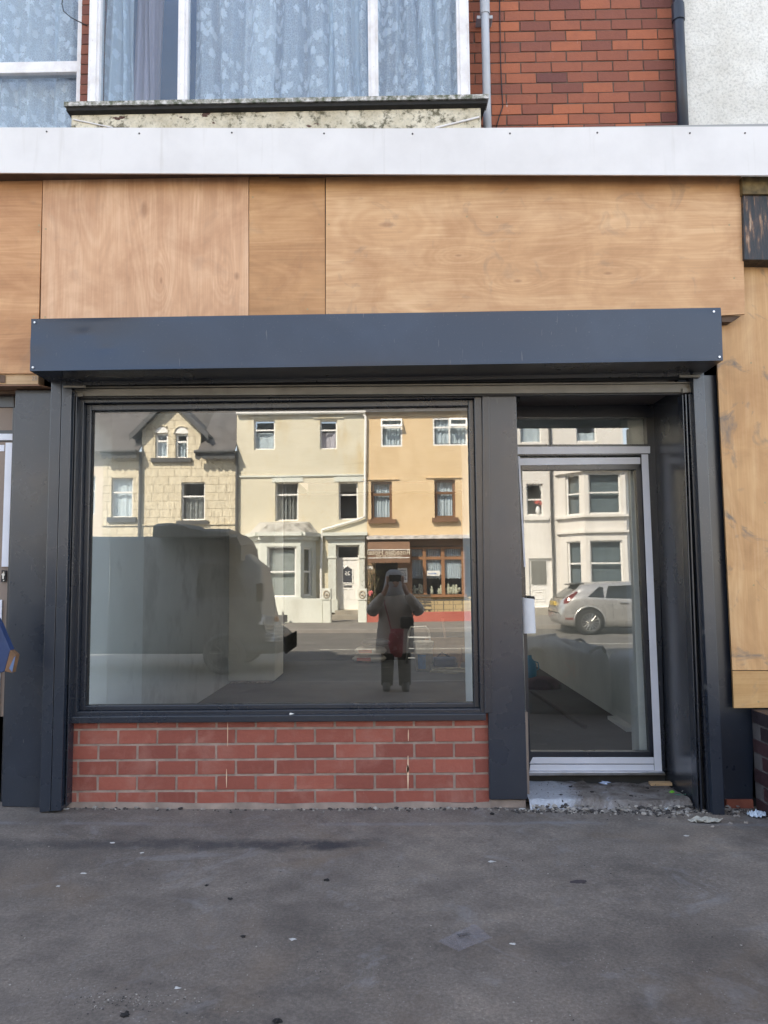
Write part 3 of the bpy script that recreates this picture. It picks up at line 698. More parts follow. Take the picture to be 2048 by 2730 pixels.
# dark back board beside right rail, left panel, pier panel
pn = tag(MB().slab([(1874, 1000), (2012, 1000), (2008, 2131), (1930, 2131)], 0.03, 0.02).build('cladding_panel', A_PAN, bevel=0.002), 'narrow near-black cladding panel between the right shutter rail and the plywood', 'panel')
MB().box(vx(1874, 1500, 0.03)-0.02, 2.7, 0.05, 0.10, gz(2, 0)+0.05, 2.9).build('front_infill', BLACK, bld)
pn = tag(MB().slab([(41, 1040), (138, 1040), (106, 2153), (5, 2150)], -0.01, 0.09).build('cladding_panel', A_PAN, bevel=0.002), 'wide dark cladding panel with scuffs left of the left shutter rail', 'panel')
pier = thing('pier_panel', 'tall dark metal clad pier between the shop window and the door', 'panel', tuple(W(1350, 2132, -0.03)))
MB().slab([(1291.5, 1056), (1376.5, 1055), (1407, 2131), (1305.5, 2132)], -0.03, 0.50).build('cladding', A_PAN, pier, bevel=0.002)
MB().slab([(1286, 1056), (1304, 1056), (1312, 1900), (1291.8, 1902)], -0.036, 0.03).build('edge_trim', A_FR, pier, bevel=0.002)
SANDST = plain('pinkish_concrete', (0.27, 0.215, 0.185), 0.9, 0, 0.25, 9, bump=0.7, bs=50)
tag(MB().slab([(1305, 2133), (1402, 2133), (1404, 2165), (1300, 2165)], -0.005, 0.3).build('plinth', SANDST, bevel=0.004), 'pale stone plinth under the dark pier beside the doorstep', 'plinth')

# ------------------------------------------------------------------ brick stall riser
zbt = W(740, 1918, 0.0).z
br = thing('brick_riser', 'low wall of new red bricks with pale mortar under the shop window', 'brick wall', (-0.6, 0, 0))
brickwork(br, vx(178, 2000, 0), vx(1306, 2000, 0), gz(-0.5, 0)+0.028, zbt+0.03, 0.0, BRICK_N, MORTAR, 0.2300, 0.0880, 0.0135, off=0.04, depth=0.09)
m = MB(); N = 60; xa = vx(178, 2000, 0); xb_ = vx(1306, 2000, 0)
for i in range(N):
    p = xa+(xb_-xa)*i/N; q = xa+(xb_-xa)*(i+1)/N; h0 = 0.032+0.010*mnoise.noise(Vector((p*4, 0, 0))); h1 = 0.032+0.010*mnoise.noise(Vector((q*4, 0, 0)))
    m.hexa([(p, -0.012, -0.05), (q, -0.012, -0.05), (q, -0.010, h1+gz(q, 0)), (p, -0.010, h0+gz(p, 0))], [(p, 0.05, -0.05), (q, 0.05, -0.05), (q, 0.05, h1+gz(q, 0)), (p, 0.05, h0+gz(p, 0))])
m.build('mortar_skirt', SANDST, br)
DRIP = plain('paint_drip', (0.62, 0.42, 0.30), 0.6)
m = MB()
for (u, v0, v1, w) in ((1089, 1945, 1976, 1.5), (1088, 2015, 2105, 2.6), (1087, 2040, 2062, 3.4), (607, 1925, 1990, 1.2), (604, 2050, 2100, 1.4)):
    pts = []
    for k in range(9):
        v = v0+(v1-v0)*k/8; ww = w*(0.35+0.65*math.sin(math.pi*k/8))
        pts.append((u-ww, u+ww, v))
    n = len(pts); vs = [W(a_, v, -0.0042) for a_, b_, v in pts] + [W(b_, v, -0.0042) for a_, b_, v in pts]
    MB().add(vs, [(k, k+1, n+k+1, n+k) for k in range(n-1)]).build('paint_drip', DRIP, br)

# ------------------------------------------------------------------ shop window
sw = thing('shop_window', 'large dark grey framed shop window mirroring the houses opposite', 'window', (-0.6, 0.0, 0.6))
gp = [(247, 1090), (1250, 1089), (1264, 1872), (231, 1883)]
G4 = [W(u, v, GW) for u, v in gp]
gx0 = (G4[0].x+G4[3].x)/2; gx1 = (G4[1].x+G4[2].x)/2; gz0 = (G4[2].z+G4[3].z)/2; gz1 = (G4[0].z+G4[1].z)/2
fo = [W(206, 1060, -0.02), W(1290, 1058, -0.02), W(1296, 1902, -0.02), W(183, 1912, -0.02)]
fx0 = (fo[0].x+fo[3].x)/2; fx1 = (fo[1].x+fo[2].x)/2; fz0 = (fo[2].z+fo[3].z)/2; fz1 = fo[0].z+0.02
def ring_frame(x0, x1, z0, z1, wl, wr, wb, wt, y0, y1, m):
    m.box(x0, x0+wl, y0, y1, z0, z1); m.box(x1-wr, x1, y0, y1, z0, z1)
    m.box(x0+wl, x1-wr, y0, y1, z0, z0+wb); m.box(x0+wl, x1-wr, y0, y1, z1-wt, z1); return m
m = ring_frame(fx0, fx1, fz0, fz1, (gx0-fx0)*0.62, (fx1-gx1)*0.62, (gz0-fz0)*0.55, (fz1-gz1)*0.62, -0.02, 0.09, MB())
m.build('outer_frame', A_FR, sw, bevel=0.003)
ix0 = fx0+(gx0-fx0)*0.62; ix1 = fx1-(fx1-gx1)*0.62; iz0 = fz0+(gz0-fz0)*0.55; iz1 = fz1-(fz1-gz1)*0.62
ring_frame(ix0, ix1, iz0, iz1, gx0-ix0+0.004, ix1-gx1+0.004, gz0-iz0+0.004, iz1-gz1+0.004, 0.022, 0.088, MB()).build('glazing_bead', A_FR, sw, bevel=0.004)
ring_frame(gx0, gx1, gz0, gz1, 0.010, 0.008, 0.006, 0.006, GW-0.012, GW-0.002, MB()).build('gasket', RUBBER, sw)
MB().quad((gx0, GW, gz0), (gx1, GW, gz0), (gx1, GW, gz1), (gx0, GW, gz1)).build('glass', G_WIN, sw)
zs0 = W(740, 1925, -0.045).z; zs1 = W(740, 1907, -0.045).z
m = MB(); xa = vx(184, 1915, -0.045); xb_ = vx(1296, 1912, -0.045)
m.hexa([(xa, -0.048, zs0), (xb_, -0.048, zs0), (xb_, -0.048, zs1), (xa, -0.048, zs1)], [(xa, 0.06, zs0+0.004), (xb_, 0.06, zs0+0.004), (xb_, 0.06, zs1+0.012), (xa, 0.06, zs1+0.012)])
m.build('sill', A_FR, sw, bevel=0.004)
m = MB(); p = W(777, 1907, -0.03); m.blob((p.x, -0.035, zs1+0.006), 0.009, 7, 4, 0.5, (1.5, 1, .5)); m.build('plaster_crumb', WHITE_P, sw)

# ------------------------------------------------------------------ door recess and door
dr = thing('shop_door', 'dark glazed shop door with white protective tape strips in a recess', 'door', tuple(W(1590, 2066, 0.45)))
YD = 0.44
lx0 = vx(1379, 1600, YD); 
def P2(pxl, Y, th, name, mat, par=dr, bev=0.002): return MB().slab(pxl, Y, th).build(name, mat, par, bevel=bev)
P2([(1370, 1078), (1748, 1078), (1748, 1112), (1370, 1112)], YD+0.0, 0.07, 'frame_head', A_FR)
P2([(1723, 1112), (1749, 1112), (1774, 2060), (1767, 2060)], YD, 0.07, 'frame_jamb', A_FR)
P2([(1370, 1185), (1735, 1184), (1735, 1214), (1370, 1215)], YD-0.003, 0.07, 'transom_rail', A_FR)
P2([(1370, 1190.5), (1734, 1189.5), (1734, 1208.5), (1370, 1211)], YD-0.008, 0.004, 'protective_tape', TAPE)
P2([(1381, 1219), (1709, 1218), (1710, 1252), (1382, 1254)], YD+0.006, 0.05, 'top_rail', A_FR)
P2([(1384, 1221.5), (1707.5, 1219), (1708, 1237), (1384, 1240.5)], YD+0.001, 0.004, 'protective_tape', TAPE)
P2([(1696, 1252), (1711, 1216), (1747, 2057), (1732, 2004)], YD+0.006, 0.05, 'right_stile', A_FR)
P2([(1710.5, 1211), (1728.5, 1211), (1766, 2057), (1746, 2057)], YD-0.012, 0.005, 'protective_tape', TAPE)
P2([(1377, 1218), (1392, 1218), (1416, 2057), (1401, 2057)], YD+0.006, 0.05, 'left_stile', A_FR)
P2([(1409, 2004), (1745, 2004), (1746, 2058), (1409, 2058)], YD+0.006, 0.05, 'bottom_rail', A_FR)
P2([(1421, 2019), (1744, 2019), (1744, 2036.5), (1412, 2036.5), ], YD+0.001, 0.004, 'protective_tape', TAPE)
P2([(1414, 2038.5), (1744, 2038.5), (1745, 2056.5), (1412, 2056.5)], YD+0.001, 0.004, 'protective_tape', TAPE)
P2([(1405, 2059), (1772, 2059), (1775, 2067), (1405, 2068)], YD-0.045, 0.12, 'threshold', STEEL)
m = MB(); q4 = [W(u, v, GD) for u, v in ((1388, 1250), (1702, 1248), (1738, 2008), (1409, 2008))]; m.quad(*q4); m.build('glass', G_DOOR, dr)
m = MB(); q4 = [W(u, v, GD) for u, v in ((1370, 1108), (1728, 1108), (1728, 1188), (1370, 1188))]; m.quad(*q4); m.build('transom_glass', G_DOOR, dr)
P2([(1381, 1216), (1386.5, 1216), (1402, 1512), (1397, 1512)], YD-0.004, 0.003, 'protective_tape', TAPE)
m = MB(); m.tube([W(1395, 1690, YD-0.006), W(1407.5, 2057, YD-0.006)], 0.0018); m.build('edge_strip', STEEL, dr)
# paper wrapped over handle
m = MB(); NXp, NZp = 6, 10; vs = []
pq = [W(u, v, 0.36) for u, v in ((1392, 1593), (1425, 1597), (1429, 1688), (1395, 1689))]
for side in (0, 1):
    for j in range(NZp+1):
        for i in range(NXp+1):
            s = i/NXp; q = j/NZp; p = (pq[0]*(1-s)+pq[1]*s)*(1-q)+(pq[3]*(1-s)+pq[2]*s)*q
            bulge = 0.014*math.sin(math.pi*s)**0.6; yy = p.y - bulge if side == 0 else p.y + 0.01
            vs.append((p.x+0.002*mnoise.noise(Vector((i, j, side))), yy+0.004*mnoise.noise(Vector((i*.8, j*.5, 3))), p.z+(0.006*mnoise.noise(Vector((i, 5, 2))) if j in (0, NZp) else 0)))
K = (NXp+1)*(NZp+1)
fs = [(s*K+j*(NXp+1)+i, s*K+j*(NXp+1)+i+1, s*K+(j+1)*(NXp+1)+i+1, s*K+(j+1)*(NXp+1)+i) for s in (0, 1) for j in range(NZp) for i in range(NXp)]
fs += [(j*(NXp+1)+i, K+j*(NXp+1)+i, K+(j+1)*(NXp+1)+i, (j+1)*(NXp+1)+i) for i in (0, NXp) for j in range(NZp)]
m.add(vs, fs)
m.build('paper_wrap', plain('white_paper', (0.76, 0.78, 0.84), 0.7, 0, 0.05, 8, bump=0.2, bs=15), dr, smooth=True)
p = W(1418, 1595, 0.37); m = MB().box(p.x-0.02, p.x+0.02, 0.37, 0.44, p.z-0.01, p.z+0.012); q = W(1403, 1700, 0.37)
m.cyl((p.x-0.012, 0.372, p.z), (q.x, 0.372, q.z+0.03), 0.009, n=12); m.build('handle', BLACK, dr, bevel=0.003)
# recess linings
rc = thing('door_recess', 'dark metal lining of the door recess with satin right side panel', 'doorway lining', tuple(W(1800, 2080, 0.2)))
xrr = (W(1749, 1085, YD).x + W(1774, 2066, YD).x)/2
zso = W(1600, 1079, YD).z
MB().box(xrr, xrr+0.02, -0.03, YD+0.07, FZ-0.12, zso+0.02).build('side_panel', anthracite('recess_side_panel', (0.03, 0.033, 0.042), 0.22), rc)
MB().box(vx(1376, 1060, -0.03)-0.05, xrr+0.02, -0.0, YD+0.0, zso, zso+0.02).build('soffit_panel', plain('brown_grey_soffit', (0.10, 0.082, 0.075), 0.55, 0, 0.15, 3), rc)
MB().box(xrr+0.021, xrr+0.4, 0.05, 0.56, -0.1, 2.9).build('front_infill', BLACK, bld)
MB().box(-2.3, XR+0.1, 0.31, 0.56, zso+0.03, 2.95).build('front_infill', BLACK, bld)
MB().box(xr+0.27, lx0-0.01, 0.30, 0.56, FZ-0.1, zso+0.03).build('front_infill', BLACK, bld)
MB().box(-2.2, xr+0.3, 0.10, 0.30, W(700, 1080, 0.1).z, 2.9).build('front_infill', BLACK, bld)
# doorstep
def step_mat():
    t = NT('worn_doorstep'); n = t.noise(4.5, 8, 0.7, dist=0.8); f = t.noise(70, 5, 0.7)
    c = t.ramp(n, (0.36, (0.085, 0.068, 0.058)), (0.48, (0.19, 0.165, 0.15)), (0.56, (0.24, 0.22, 0.21)), (0.68, (0.36, 0.36, 0.39)))
    sx = t.n('SeparateXYZ', i0=t.tc.outputs['Object']); px_ = t.math('ADD', sx.outputs[0], t.math('MULTIPLY', t.noise(5, 6, 0.7, dist=0.8), 0.5))
    wp = t.ramp(px_, (0.0, 1.0), (0.97/2, 1.0)) if False else t.ramp(t.math('MULTIPLY', px_, 0.5), (0.60, 1.0), (0.66, 0.0))
    c = t.mix(t.math('MULTIPLY', wp, 0.8), c, (0.50, 0.53, 0.60))
    c = t.mix(0.6, c, t.ramp(f, (0.3, 0.55), (0.6, 1.1)), 'MULTIPLY')
    c = t.mix(t.ramp(t.noise(45, 3), (0.66, 0.0), (0.7, 1.0)), c, (0.05, 0.045, 0.04))
    t.P(Base_Color=c, Roughness=0.8); t.bump(t.math('ADD', n, f), 0.8, 0.012); return t.m
xs0 = lx0-0.03; xs1 = vx(1845, 2150, -0.02)
m = MB(); NX_, NY_ = 40, 18; vs = []
zf = gz(1.2, 0)+0.055
for j in range(NY_+1):
    q = j/NY_; y = -0.035+(YD+0.03)*q
    for i in range(NX_+1):
        x = xs0+(xs1-xs0)*i/NX_
        z = zf+(FZ-0.03-zf)*q + 0.008*mnoise.noise(Vector((x*9, y*9, 2))) + 0.006*mnoise.noise(Vector((x*26, y*26, 8))) + 0.012*mnoise.noise(Vector((x*2.5, y*2.5, 5)))
        if x > xs0+0.42: z -= 0.012
        yy = y
        if j == 0: z -= 0.07; yy = y-0.02+0.04*mnoise.noise(Vector((x*4, 0, 7)))
        if j == 1: yy = y+0.04*mnoise.noise(Vector((x*6, 0, 7))); z -= 0.018*max(0, mnoise.noise(Vector((x*5, 3, 1))))*2
        vs.append((x, yy, z))
m.add(vs, [(j*(NX_+1)+i, j*(NX_+1)+i+1, (j+1)*(NX_+1)+i+1, (j+1)*(NX_+1)+i) for j in range(NY_) for i in range(NX_)])
tag(m.build('doorstep', step_mat(), smooth=True), 'worn cracked concrete doorstep with white paint residue below the door', 'doorstep')

# ------------------------------------------------------------------ left neighbour door & timber shelf
YN = 0.10
nd_ = thing('neighbour_door', 'edge of another dark glazed door with white tape at the far left', 'door', tuple(W(0, 2150, YN)))
def P3(pxl, Y, th, name, mat, bev=0.002): return MB().slab(pxl, Y, th).build(name, mat, nd_, bevel=bev)
P3([(-90, 1050), (37, 1050), (37, 1086), (-90, 1086)], YN-0.01, 0.06, 'frame_head', A_FR)
P3([(34, 1086), (41, 1086), (8, 2150), (1, 2150)], YN-0.01, 0.06, 'frame_jamb', A_FR)
P3([(-90, 1147), (35, 1147), (34, 1177), (-90, 1177)], YN-0.005, 0.06, 'transom_rail', A_FR)
P3([(-90, 1156), (33.5, 1156), (33, 1173.5), (-90, 1173.5)], YN-0.012, 0.004, 'protective_tape', TAPE)
P3([(-90, 1186), (12, 1186), (11, 1203), (-90, 1203)], YN-0.004, 0.004, 'protective_tape', TAPE)
P3([(-90, 1181), (14, 1181), (14, 1220), (-90, 1220)], YN+0.001, 0.04, 'top_rail', A_FR)
P3([(6, 1177), (35, 1177), (1, 2150), (-28, 2150)], YN+0.004, 0.05, 'stile', A_FR)
P3([(14.5, 1180), (33, 1180), (22, 1511), (3.5, 1511)], YN-0.012, 0.005, 'protective_tape', TAPE)
P3([(-10, 1599), (5.5, 1599), (-8, 2130), (-26, 2130)], YN-0.012, 0.005, 'protective_tape', TAPE)
P3([(4, 1520), (17, 1521), (15, 1551), (2, 1551)], YN-0.016, 0.008, 'lock_plate', BLACK)
m = MB(); p = W(8.5, 1532, YN-0.02); m.cyl(p, p+Vector((0, .01, 0)), 0.009, n=14); p = W(8, 1539, YN-0.02); m.box(p.x-0.0045, p.x+0.0045, YN-0.02, YN-0.01, p.z-0.010, p.z+0.010)
for v in (1525.5, 1547.5):
    p = W(9.5, v, YN-0.019); m.cyl(p, p+Vector((0, .006, 0)), 0.004, n=8)
m.build('lock_cylinder', STEEL, nd_)
m = MB(); m.quad(*[W(u, v, YN+0.03) for u, v in ((-90, 1080), (40, 1080), (5, 2150), (-90, 2150))]); m.build('glass', G_DOOR, nd_)
MB().box(-3.2, -2.35, 0.5, 1.58, -0.1, 2.9).build('neighbour_room', DARKROOM, bld)
TIMB = plywood('pale_timber', False, (0.50, 0.34, 0.19), (0.66, 0.49, 0.31), 31.0, 0.2, 0.6)
ts = thing('timber_batten', 'pale timber batten with brown shelf board jutting out above the far left door', 'timber', tuple(W(50, 1025, -0.09)))
YT = -0.085
p = [W(u, v, YT) for u, v in ((-90, 998), (102, 998), (102, 1024), (-90, 1024))]
MB().hexa(p, [(q.x, YT+0.08, q.z) for q in p]).build('batten', TIMB, ts, bevel=0.001)
p = [W(u, v, YT-0.006) for u, v in ((-90, 1025), (105, 1025), (105, 1028.5), (-90, 1028.5))]
MB().hexa(p, [(q.x+(0.12 if q.x > -2.8 else 0), YT+0.21, q.z) for q in p]).build('shelf_board', plywood('brown_shelf', False, (0.22, 0.12, 0.07), (0.30, 0.17, 0.1), 3, 0.3, 0.6), ts)
p = [W(u, v, YT-0.008) for u, v in ((-20, 1000), (13, 1000), (13, 1020), (-20, 1020))]
MB().hexa(p, [(q.x, YT-0.002, q.z) for q in p]).build('brown_block', SOFF, ts)
m = MB(); add_text(m, '28', 0.035, W(92, 1014, YT-0.0015), (1, 0, 0), (0, 0, 1)); m.build('pencil_mark', plain('pencil', (0.25, 0.22, 0.2), 0.8), ts)
tag(MB().box(-3.2, vx(100, 1040, 0.0), 0.03, 0.09, W(0, 1052, 0.05).z, 2.65).build('lintel_board', SOFF), 'dark brown lintel board behind the timber batten at far left', 'board')
# blue and brown thing jutting in at the left edge
bm_ = thing('folded_box', 'blue packaging flap with torn brown cardboard edge hanging in at the left edge', 'packaging', tuple(W(0, 1790, -0.35)))
YQ = -0.30
p = [W(u, v, YQ) for u, v in ((-40, 1600), (-3, 1662), (27, 1733), (12, 1790), (-40, 1806))]
MB().add(p + [(q.x, YQ+0.05, q.z) for q in p], [(0, 1, 2, 3, 4), (9, 8, 7, 6, 5)] + [(i, i+5, (i+1) % 5+5, (i+1) % 5) for i in range(5)]).build('blue_flap', plain('blue_plastic', (0.022, 0.042, 0.12), 0.4, 0, 0.2, 12), bm_, bevel=0.002)
p = [W(u, v, YQ-0.006) for u, v in ((27, 1733), (42, 1746), (31, 1794), (12, 1790))]
MB().hexa(p, [(q.x, YQ+0.04, q.z) for q in p]).build('cardboard_edge', plain('card_brown', (0.17, 0.09, 0.045), 0.8, 0, 0.3, 20), bm_, bevel=0.002)
p = [W(u, v, YQ-0.009) for u, v in ((38, 1752), (41, 1750), (32, 1792), (24, 1782))]
MB().hexa(p, [(q.x, YQ-0.006, q.z) for q in p]).build('blue_print', plain('blue_print', (0.10, 0.15, 0.28), 0.6), bm_)

# ------------------------------------------------------------------ low dark brick wall on the right
lw_ = thing('garden_wall', 'low dark engineering brick wall coming towards the viewer at lower right', 'brick wall', (2.2, -0.5, 0))
xg = W(2006, 2000, 0.0).x; zg1 = W(2010, 1890, -0.01).z; zg0 = gz(2.2, 0)-0.05
mbk = MB(); z = zg1; r = 0
while z > zg0:
    y = -0.012 - (r % 2)*0.1
    while y > -0.62:
        mbk.c = random.random(); y2 = y-0.205; e = random.uniform(-0.002, 0.002)
        mbk.box(xg+e, xg+0.22, max(y2, -0.62), min(y, 0), max(z-0.072, zg0), z); y -= 0.216
    z -= 0.083; r += 1
mbk.build('bricks', BRICK_D, lw_, bevel=0.003)
MB().box(xg+0.006, xg+0.214, -0.61, -0.004, zg0, zg1-0.006).build('mortar', plain('purple_mortar', (0.085, 0.078, 0.082), 0.9, 0, 0.2, 10, bump=0.5), lw_)
tag(MB().slab([(1938, 2133), (2008, 2133), (2010, 2160), (1936, 2160)], 0.012, 0.05).build('brick_course', plain('red_brick_bit', (0.26, 0.08, 0.05), 0.8, 0, 0.3, 9, bump=0.5)), 'strip of red brick exposed beneath the narrow near-black panel', 'brick')

# ================================================================== THE STREET OPPOSITE (mirrored by the glass)
def c5(x, y): return 200+x*0.36166, 1050+y*0.36166
def c6(x, y): return 700+x*0.36166, 1050+y*0.36166
def c8(x, y): return 700+x*0.36166, 1450+y*0.36166
def c3(x, y): return 680+x*0.18083, 1440+y*0.18083
def c1(x, y): return 1350+x*0.33152, 1030+y*0.33152
def HR(cf, x0, y0, x1, y1, yw, yg=GW):
    p = [RF(*cf(a, b), yw, yg) for a, b in ((x0, y0), (x1, y0), (x1, y1), (x0, y1))]
    return ((p[0].x+p[3].x)/2, (p[1].x+p[2].x)/2, (p[2].z+p[3].z)/2, (p[0].z+p[1].z)/2)   # x0 x1 z0 z1
def HX(cf, x, y, yw, yg=GW): return RF(*cf(x, y), yw, yg).x
def HZ(cf, x, y, yw, yg=GW): return RF(*cf(x, y), yw, yg).z
class Fac:
    """vertical wall face from p0 to p1 (x, y), outward normal towards the street"""
    def __init__(s, p0, p1):
        s.p0 = Vector((p0[0], p0[1], 0)); d = Vector((p1[0]-p0[0], p1[1]-p0[1], 0)); s.L = d.length; s.d = d.normalized(); s.n = Vector((-s.d.y, s.d.x, 0))
    def at(s, a, z, o=0.0): return s.p0 + s.d*a + s.n*o + Vector((0, 0, z))
    def box(s, m, a0, a1, z0, z1, o0, o1):
        m.hexa([s.at(a0, z0, o1), s.at(a1, z0, o1), s.at(a1, z1, o1), s.at(a0, z1, o1)], [s.at(a0, z0, o0), s.at(a1, z0, o0), s.at(a1, z1, o0), s.at(a0, z1, o0)])
    def wall(s, m, z0, z1, holes, rev=0.14, a0=0, a1=None):
        a1 = s.L if a1 is None else a1
        A = sorted({min(max(q, a0), a1) for q in (a0, a1, *[h[0] for h in holes], *[h[1] for h in holes])}); Z = sorted({z0, z1, *[h[2] for h in holes], *[h[3] for h in holes]})
        for i in range(len(A)-1):
            for j in range(len(Z)-1):
                ca = (A[i]+A[i+1])/2; cz = (Z[j]+Z[j+1])/2
                if any(h[0] < ca < h[1] and h[2] < cz < h[3] for h in holes): continue
                m.quad(s.at(A[i], Z[j]), s.at(A[i+1], Z[j]), s.at(A[i+1], Z[j+1]), s.at(A[i], Z[j+1]))
        for h in holes:
            if not a0 <= (h[0]+h[1])/2 < a1: continue
            c = [(h[0], h[2]), (h[1], h[2]), (h[1], h[3]), (h[0], h[3])]
            for k in range(4):
                p, q = c[k], c[(k+1) % 4]
                m.quad(s.at(*p), s.at(*q), s.at(q[0], q[1], -rev), s.at(p[0], p[1], -rev))
    def window(s, par, h, fm, hb=(), vb=(), cur=None, fw=0.055, rev=0.14, open_top=False, valance=None):
        a0, a1, z0, z1 = h; m = MB(); o0, o1 = -rev, -rev+0.05
        s.box(m, a0, a0+fw, z0, z1, o0, o1); s.box(m, a1-fw, a1, z0, z1, o0, o1)
        s.box(m, a0+fw, a1-fw, z0, z0+fw, o0, o1); s.box(m, a0+fw, a1-fw, z1-fw, z1, o0, o1)
        for f in hb: zz = z0+(z1-z0)*f; s.box(m, a0+fw, a1-fw, zz-fw/2, zz+fw/2, o0, o1+0.01)
        for f in vb: aa = a0+(a1-a0)*f; s.box(m, aa-fw/2, aa+fw/2, z0+fw, z1-fw, o0, o1+0.005)
        w = m.build('window', fm, par)
        if open_top:
            f = hb[0]; zz = z0+(z1-z0)*f; m = MB(); b0, b1 = (a0, a1) if not vb else (a0+(a1-a0)*vb[0], a1)
            for (u0, u1, q0, q1) in ((0, fw, 0, 1), (b1-b0-fw, b1-b0, 0, 1), (fw, b1-b0-fw, 0, .25), (fw, b1-b0-fw, .75, 1)):
                hh = z1-zz
                m.hexa([s.at(b0+u0, zz+hh*q0, o1+0.02+0.22*(1-q0)), s.at(b0+u1, zz+hh*q0, o1+0.02+0.22*(1-q0)), s.at(b0+u1, zz+hh*q1, o1+0.02+0.22*(1-q1)), s.at(b0+u0, zz+hh*q1, o1+0.02+0.22*(1-q1))],
                       [s.at(b0+u0, zz+hh*q0, o1-0.02+0.22*(1-q0)), s.at(b0+u1, zz+hh*q0, o1-0.02+0.22*(1-q0)), s.at(b0+u1, zz+hh*q1, o1-0.02+0.22*(1-q1)), s.at(b0+u0, zz+hh*q1, o1-0.02+0.22*(1-q1))])
            m.build('open_vent', fm, w)
        MB().quad(s.at(a0, z0, o0+0.02), s.at(a1, z0, o0+0.02), s.at(a1, z1, o0+0.02), s.at(a0, z1, o0+0.02)).build('pane', G_FAR, w)
        m = MB(); s.box(m, a0-0.02, a1+0.02, z0-0.02, z1+0.02, o0-0.62, o0-0.6); m.build('dark_interior', DARKROOM, w)
        if cur:
            mat, zlo, zhi, n, amp = cur; m = MB(); K = max(8, int((a1-a0)*40)); vs = []
            top = z0+(z1-z0)*zhi; bot = z0+(z1-z0)*zlo
            for j in range(2):
                for i in range(K+1):
                    t = i/K; vs.append(s.at(a0+(a1-a0)*t, bot if j == 0 else top, o0-0.10+amp*math.sin(n*6.283*t+a0*3)+amp*.5*math.sin(n*2.7*6.283*t)))
            m.add(vs, [(i, i+1, K+1+i+1, K+1+i) for i in range(K)]).build('curtain', mat, w)
        return w
def far_render(name, c0, c1_, stain, sa=0.4, bump=0.25):
    t = NT(name); n = t.noise(0.9, 7, 0.65)
    c = t.ramp(n, (0.3, c0), (0.65, c1_))
    st = t.ramp(t.noise(1.0, 5, 0.6, t.co((1.6, 1, 0.5))), (0.55, 0.0), (0.72, 1.0))
    c = t.mix(t.math('MULTIPLY', st, sa), c, stain)
    c = t.mix(t.math('MULTIPLY', t.ramp(t.noise(9, 6, 0.7), (0.55, 0.0), (0.7, 1.0)), sa*0.5), c, stain)
    t.P(Base_Color=c, Roughness=0.9); t.bump(t.noise(25, 5, 0.7), bump, 0.02); return t.m
def stone_clad(name):
    t = NT(name)
    m = t.n('Mapping', i0=t.tc.outputs['Object']); sx = t.n('SeparateXYZ', i0=m.outputs[0])
    v = t.n('CombineXYZ', i0=sx.outputs[0], i1=sx.outputs[2]).outputs[0]
    bk = t.n('TexBrick', {'offset': 0.37, 'squash': 0.62, 'squash_frequency': 3}, Vector=v, Scale=1.0, Brick_Width=0.60, Row_Height=0.29, Mortar_Size=0.014, Mortar_Smooth=0.6, Color1=(0.60, 0.53, 0.39), Color2=(0.66, 0.59, 0.44), Mortar=(0.56, 0.49, 0.36))
    ch = t.noise(1.0, 4, 0.6, t.n('Mapping', i0=v, Scale=(9, 3, 1), Rotation=(0, 0, 0.7)).outputs[0])
    c = t.mix(0.35, bk.outputs[0], t.ramp(ch, (0.3, 0.6), (0.6, 1.15)), 'MULTIPLY')
    c = t.mix(t.math('MULTIPLY', t.ramp(t.noise(1.2, 6, 0.6), (0.55, 0.0), (0.7, 1.0)), 0.2), c, (0.35, 0.27, 0.18))
    t.P(Base_Color=c, Roughness=0.9)
    t.bump(t.math('ADD', t.math('MULTIPLY', bk.outputs['Fac'], -0.5), t.math('MULTIPLY', ch, 1.0)), 0.8, 0.05); return t.m
UPVC = plain('white_upvc', (0.78, 0.77, 0.74), 0.35, 0, 0.03, 3)
BROWNF = plain('brown_window_paint', (0.16, 0.085, 0.045), 0.5, 0, 0.15, 3)
DGREY = plain('dark_grey_trim', (0.06, 0.06, 0.062), 0.7, 0, 0.2, 3)
SLATE = plain('roof_slate', (0.10, 0.092, 0.088), 0.75, 0, 0.25, 2.5, bump=0.5, bs=12)
WNET = plain('white_net', (0.66, 0.70, 0.72), 0.9, 0, 0.1, 3)
GCUR = plain('grey_drape', (0.36, 0.35, 0.33), 0.9, 0, 0.1, 3)
CREAM = far_render('cream_paint', (0.58, 0.53, 0.40), (0.66, 0.61, 0.48), (0.35, 0.29, 0.2), 0.3)
HY = -22.4; HB = HY-7
def flat(x0, x1, y=HY): return Fac((x0, y), (x1, y))
def houseshell(par, x0, x1, z0, z1, mat, y=HY):
    m = MB(); m.quad((x0, y, z0), (x0, HB, z0), (x0, HB, z1), (x0, y, z1)); m.quad((x1, y, z0), (x1, HB, z0), (x1, HB, z1), (x1, y, z1)); m.quad((x0, HB, z0), (x1, HB, z0), (x1, HB, z1), (x0, HB, z1))
    m.build('side_walls', mat, par)
GF = -0.05
# ---- house A: stone clad with gable
xA0 = HX(c5, 205, 700, HY); xA1 = HX(c5, 1190, 700, HY)
xZ0 = xA0-5.5
zEa = HZ(c5, 350, 425, HY); zEb = HZ(c5, 1050, 425, HY); zE = (zEa+zEb)/2
hA = thing('stone_clad_house', 'cream stone clad house with pointed gable and twin arched windows across the street', 'house', ((xA0+xA1)/2, HY, 0))
fA = flat(xA0, xA1); CLAD = stone_clad('cream_stone_cladding')
def loc_(r, x0): return (r[0]-x0, r[1]-x0, r[2], r[3])
wA = [loc_(HR(c5, 268, 620, 425, 912, HY), xA0), loc_(HR(c5, 783, 650, 960, 932, HY), xA0)]
m = MB(); fA.wall(m, GF, zE, wA)
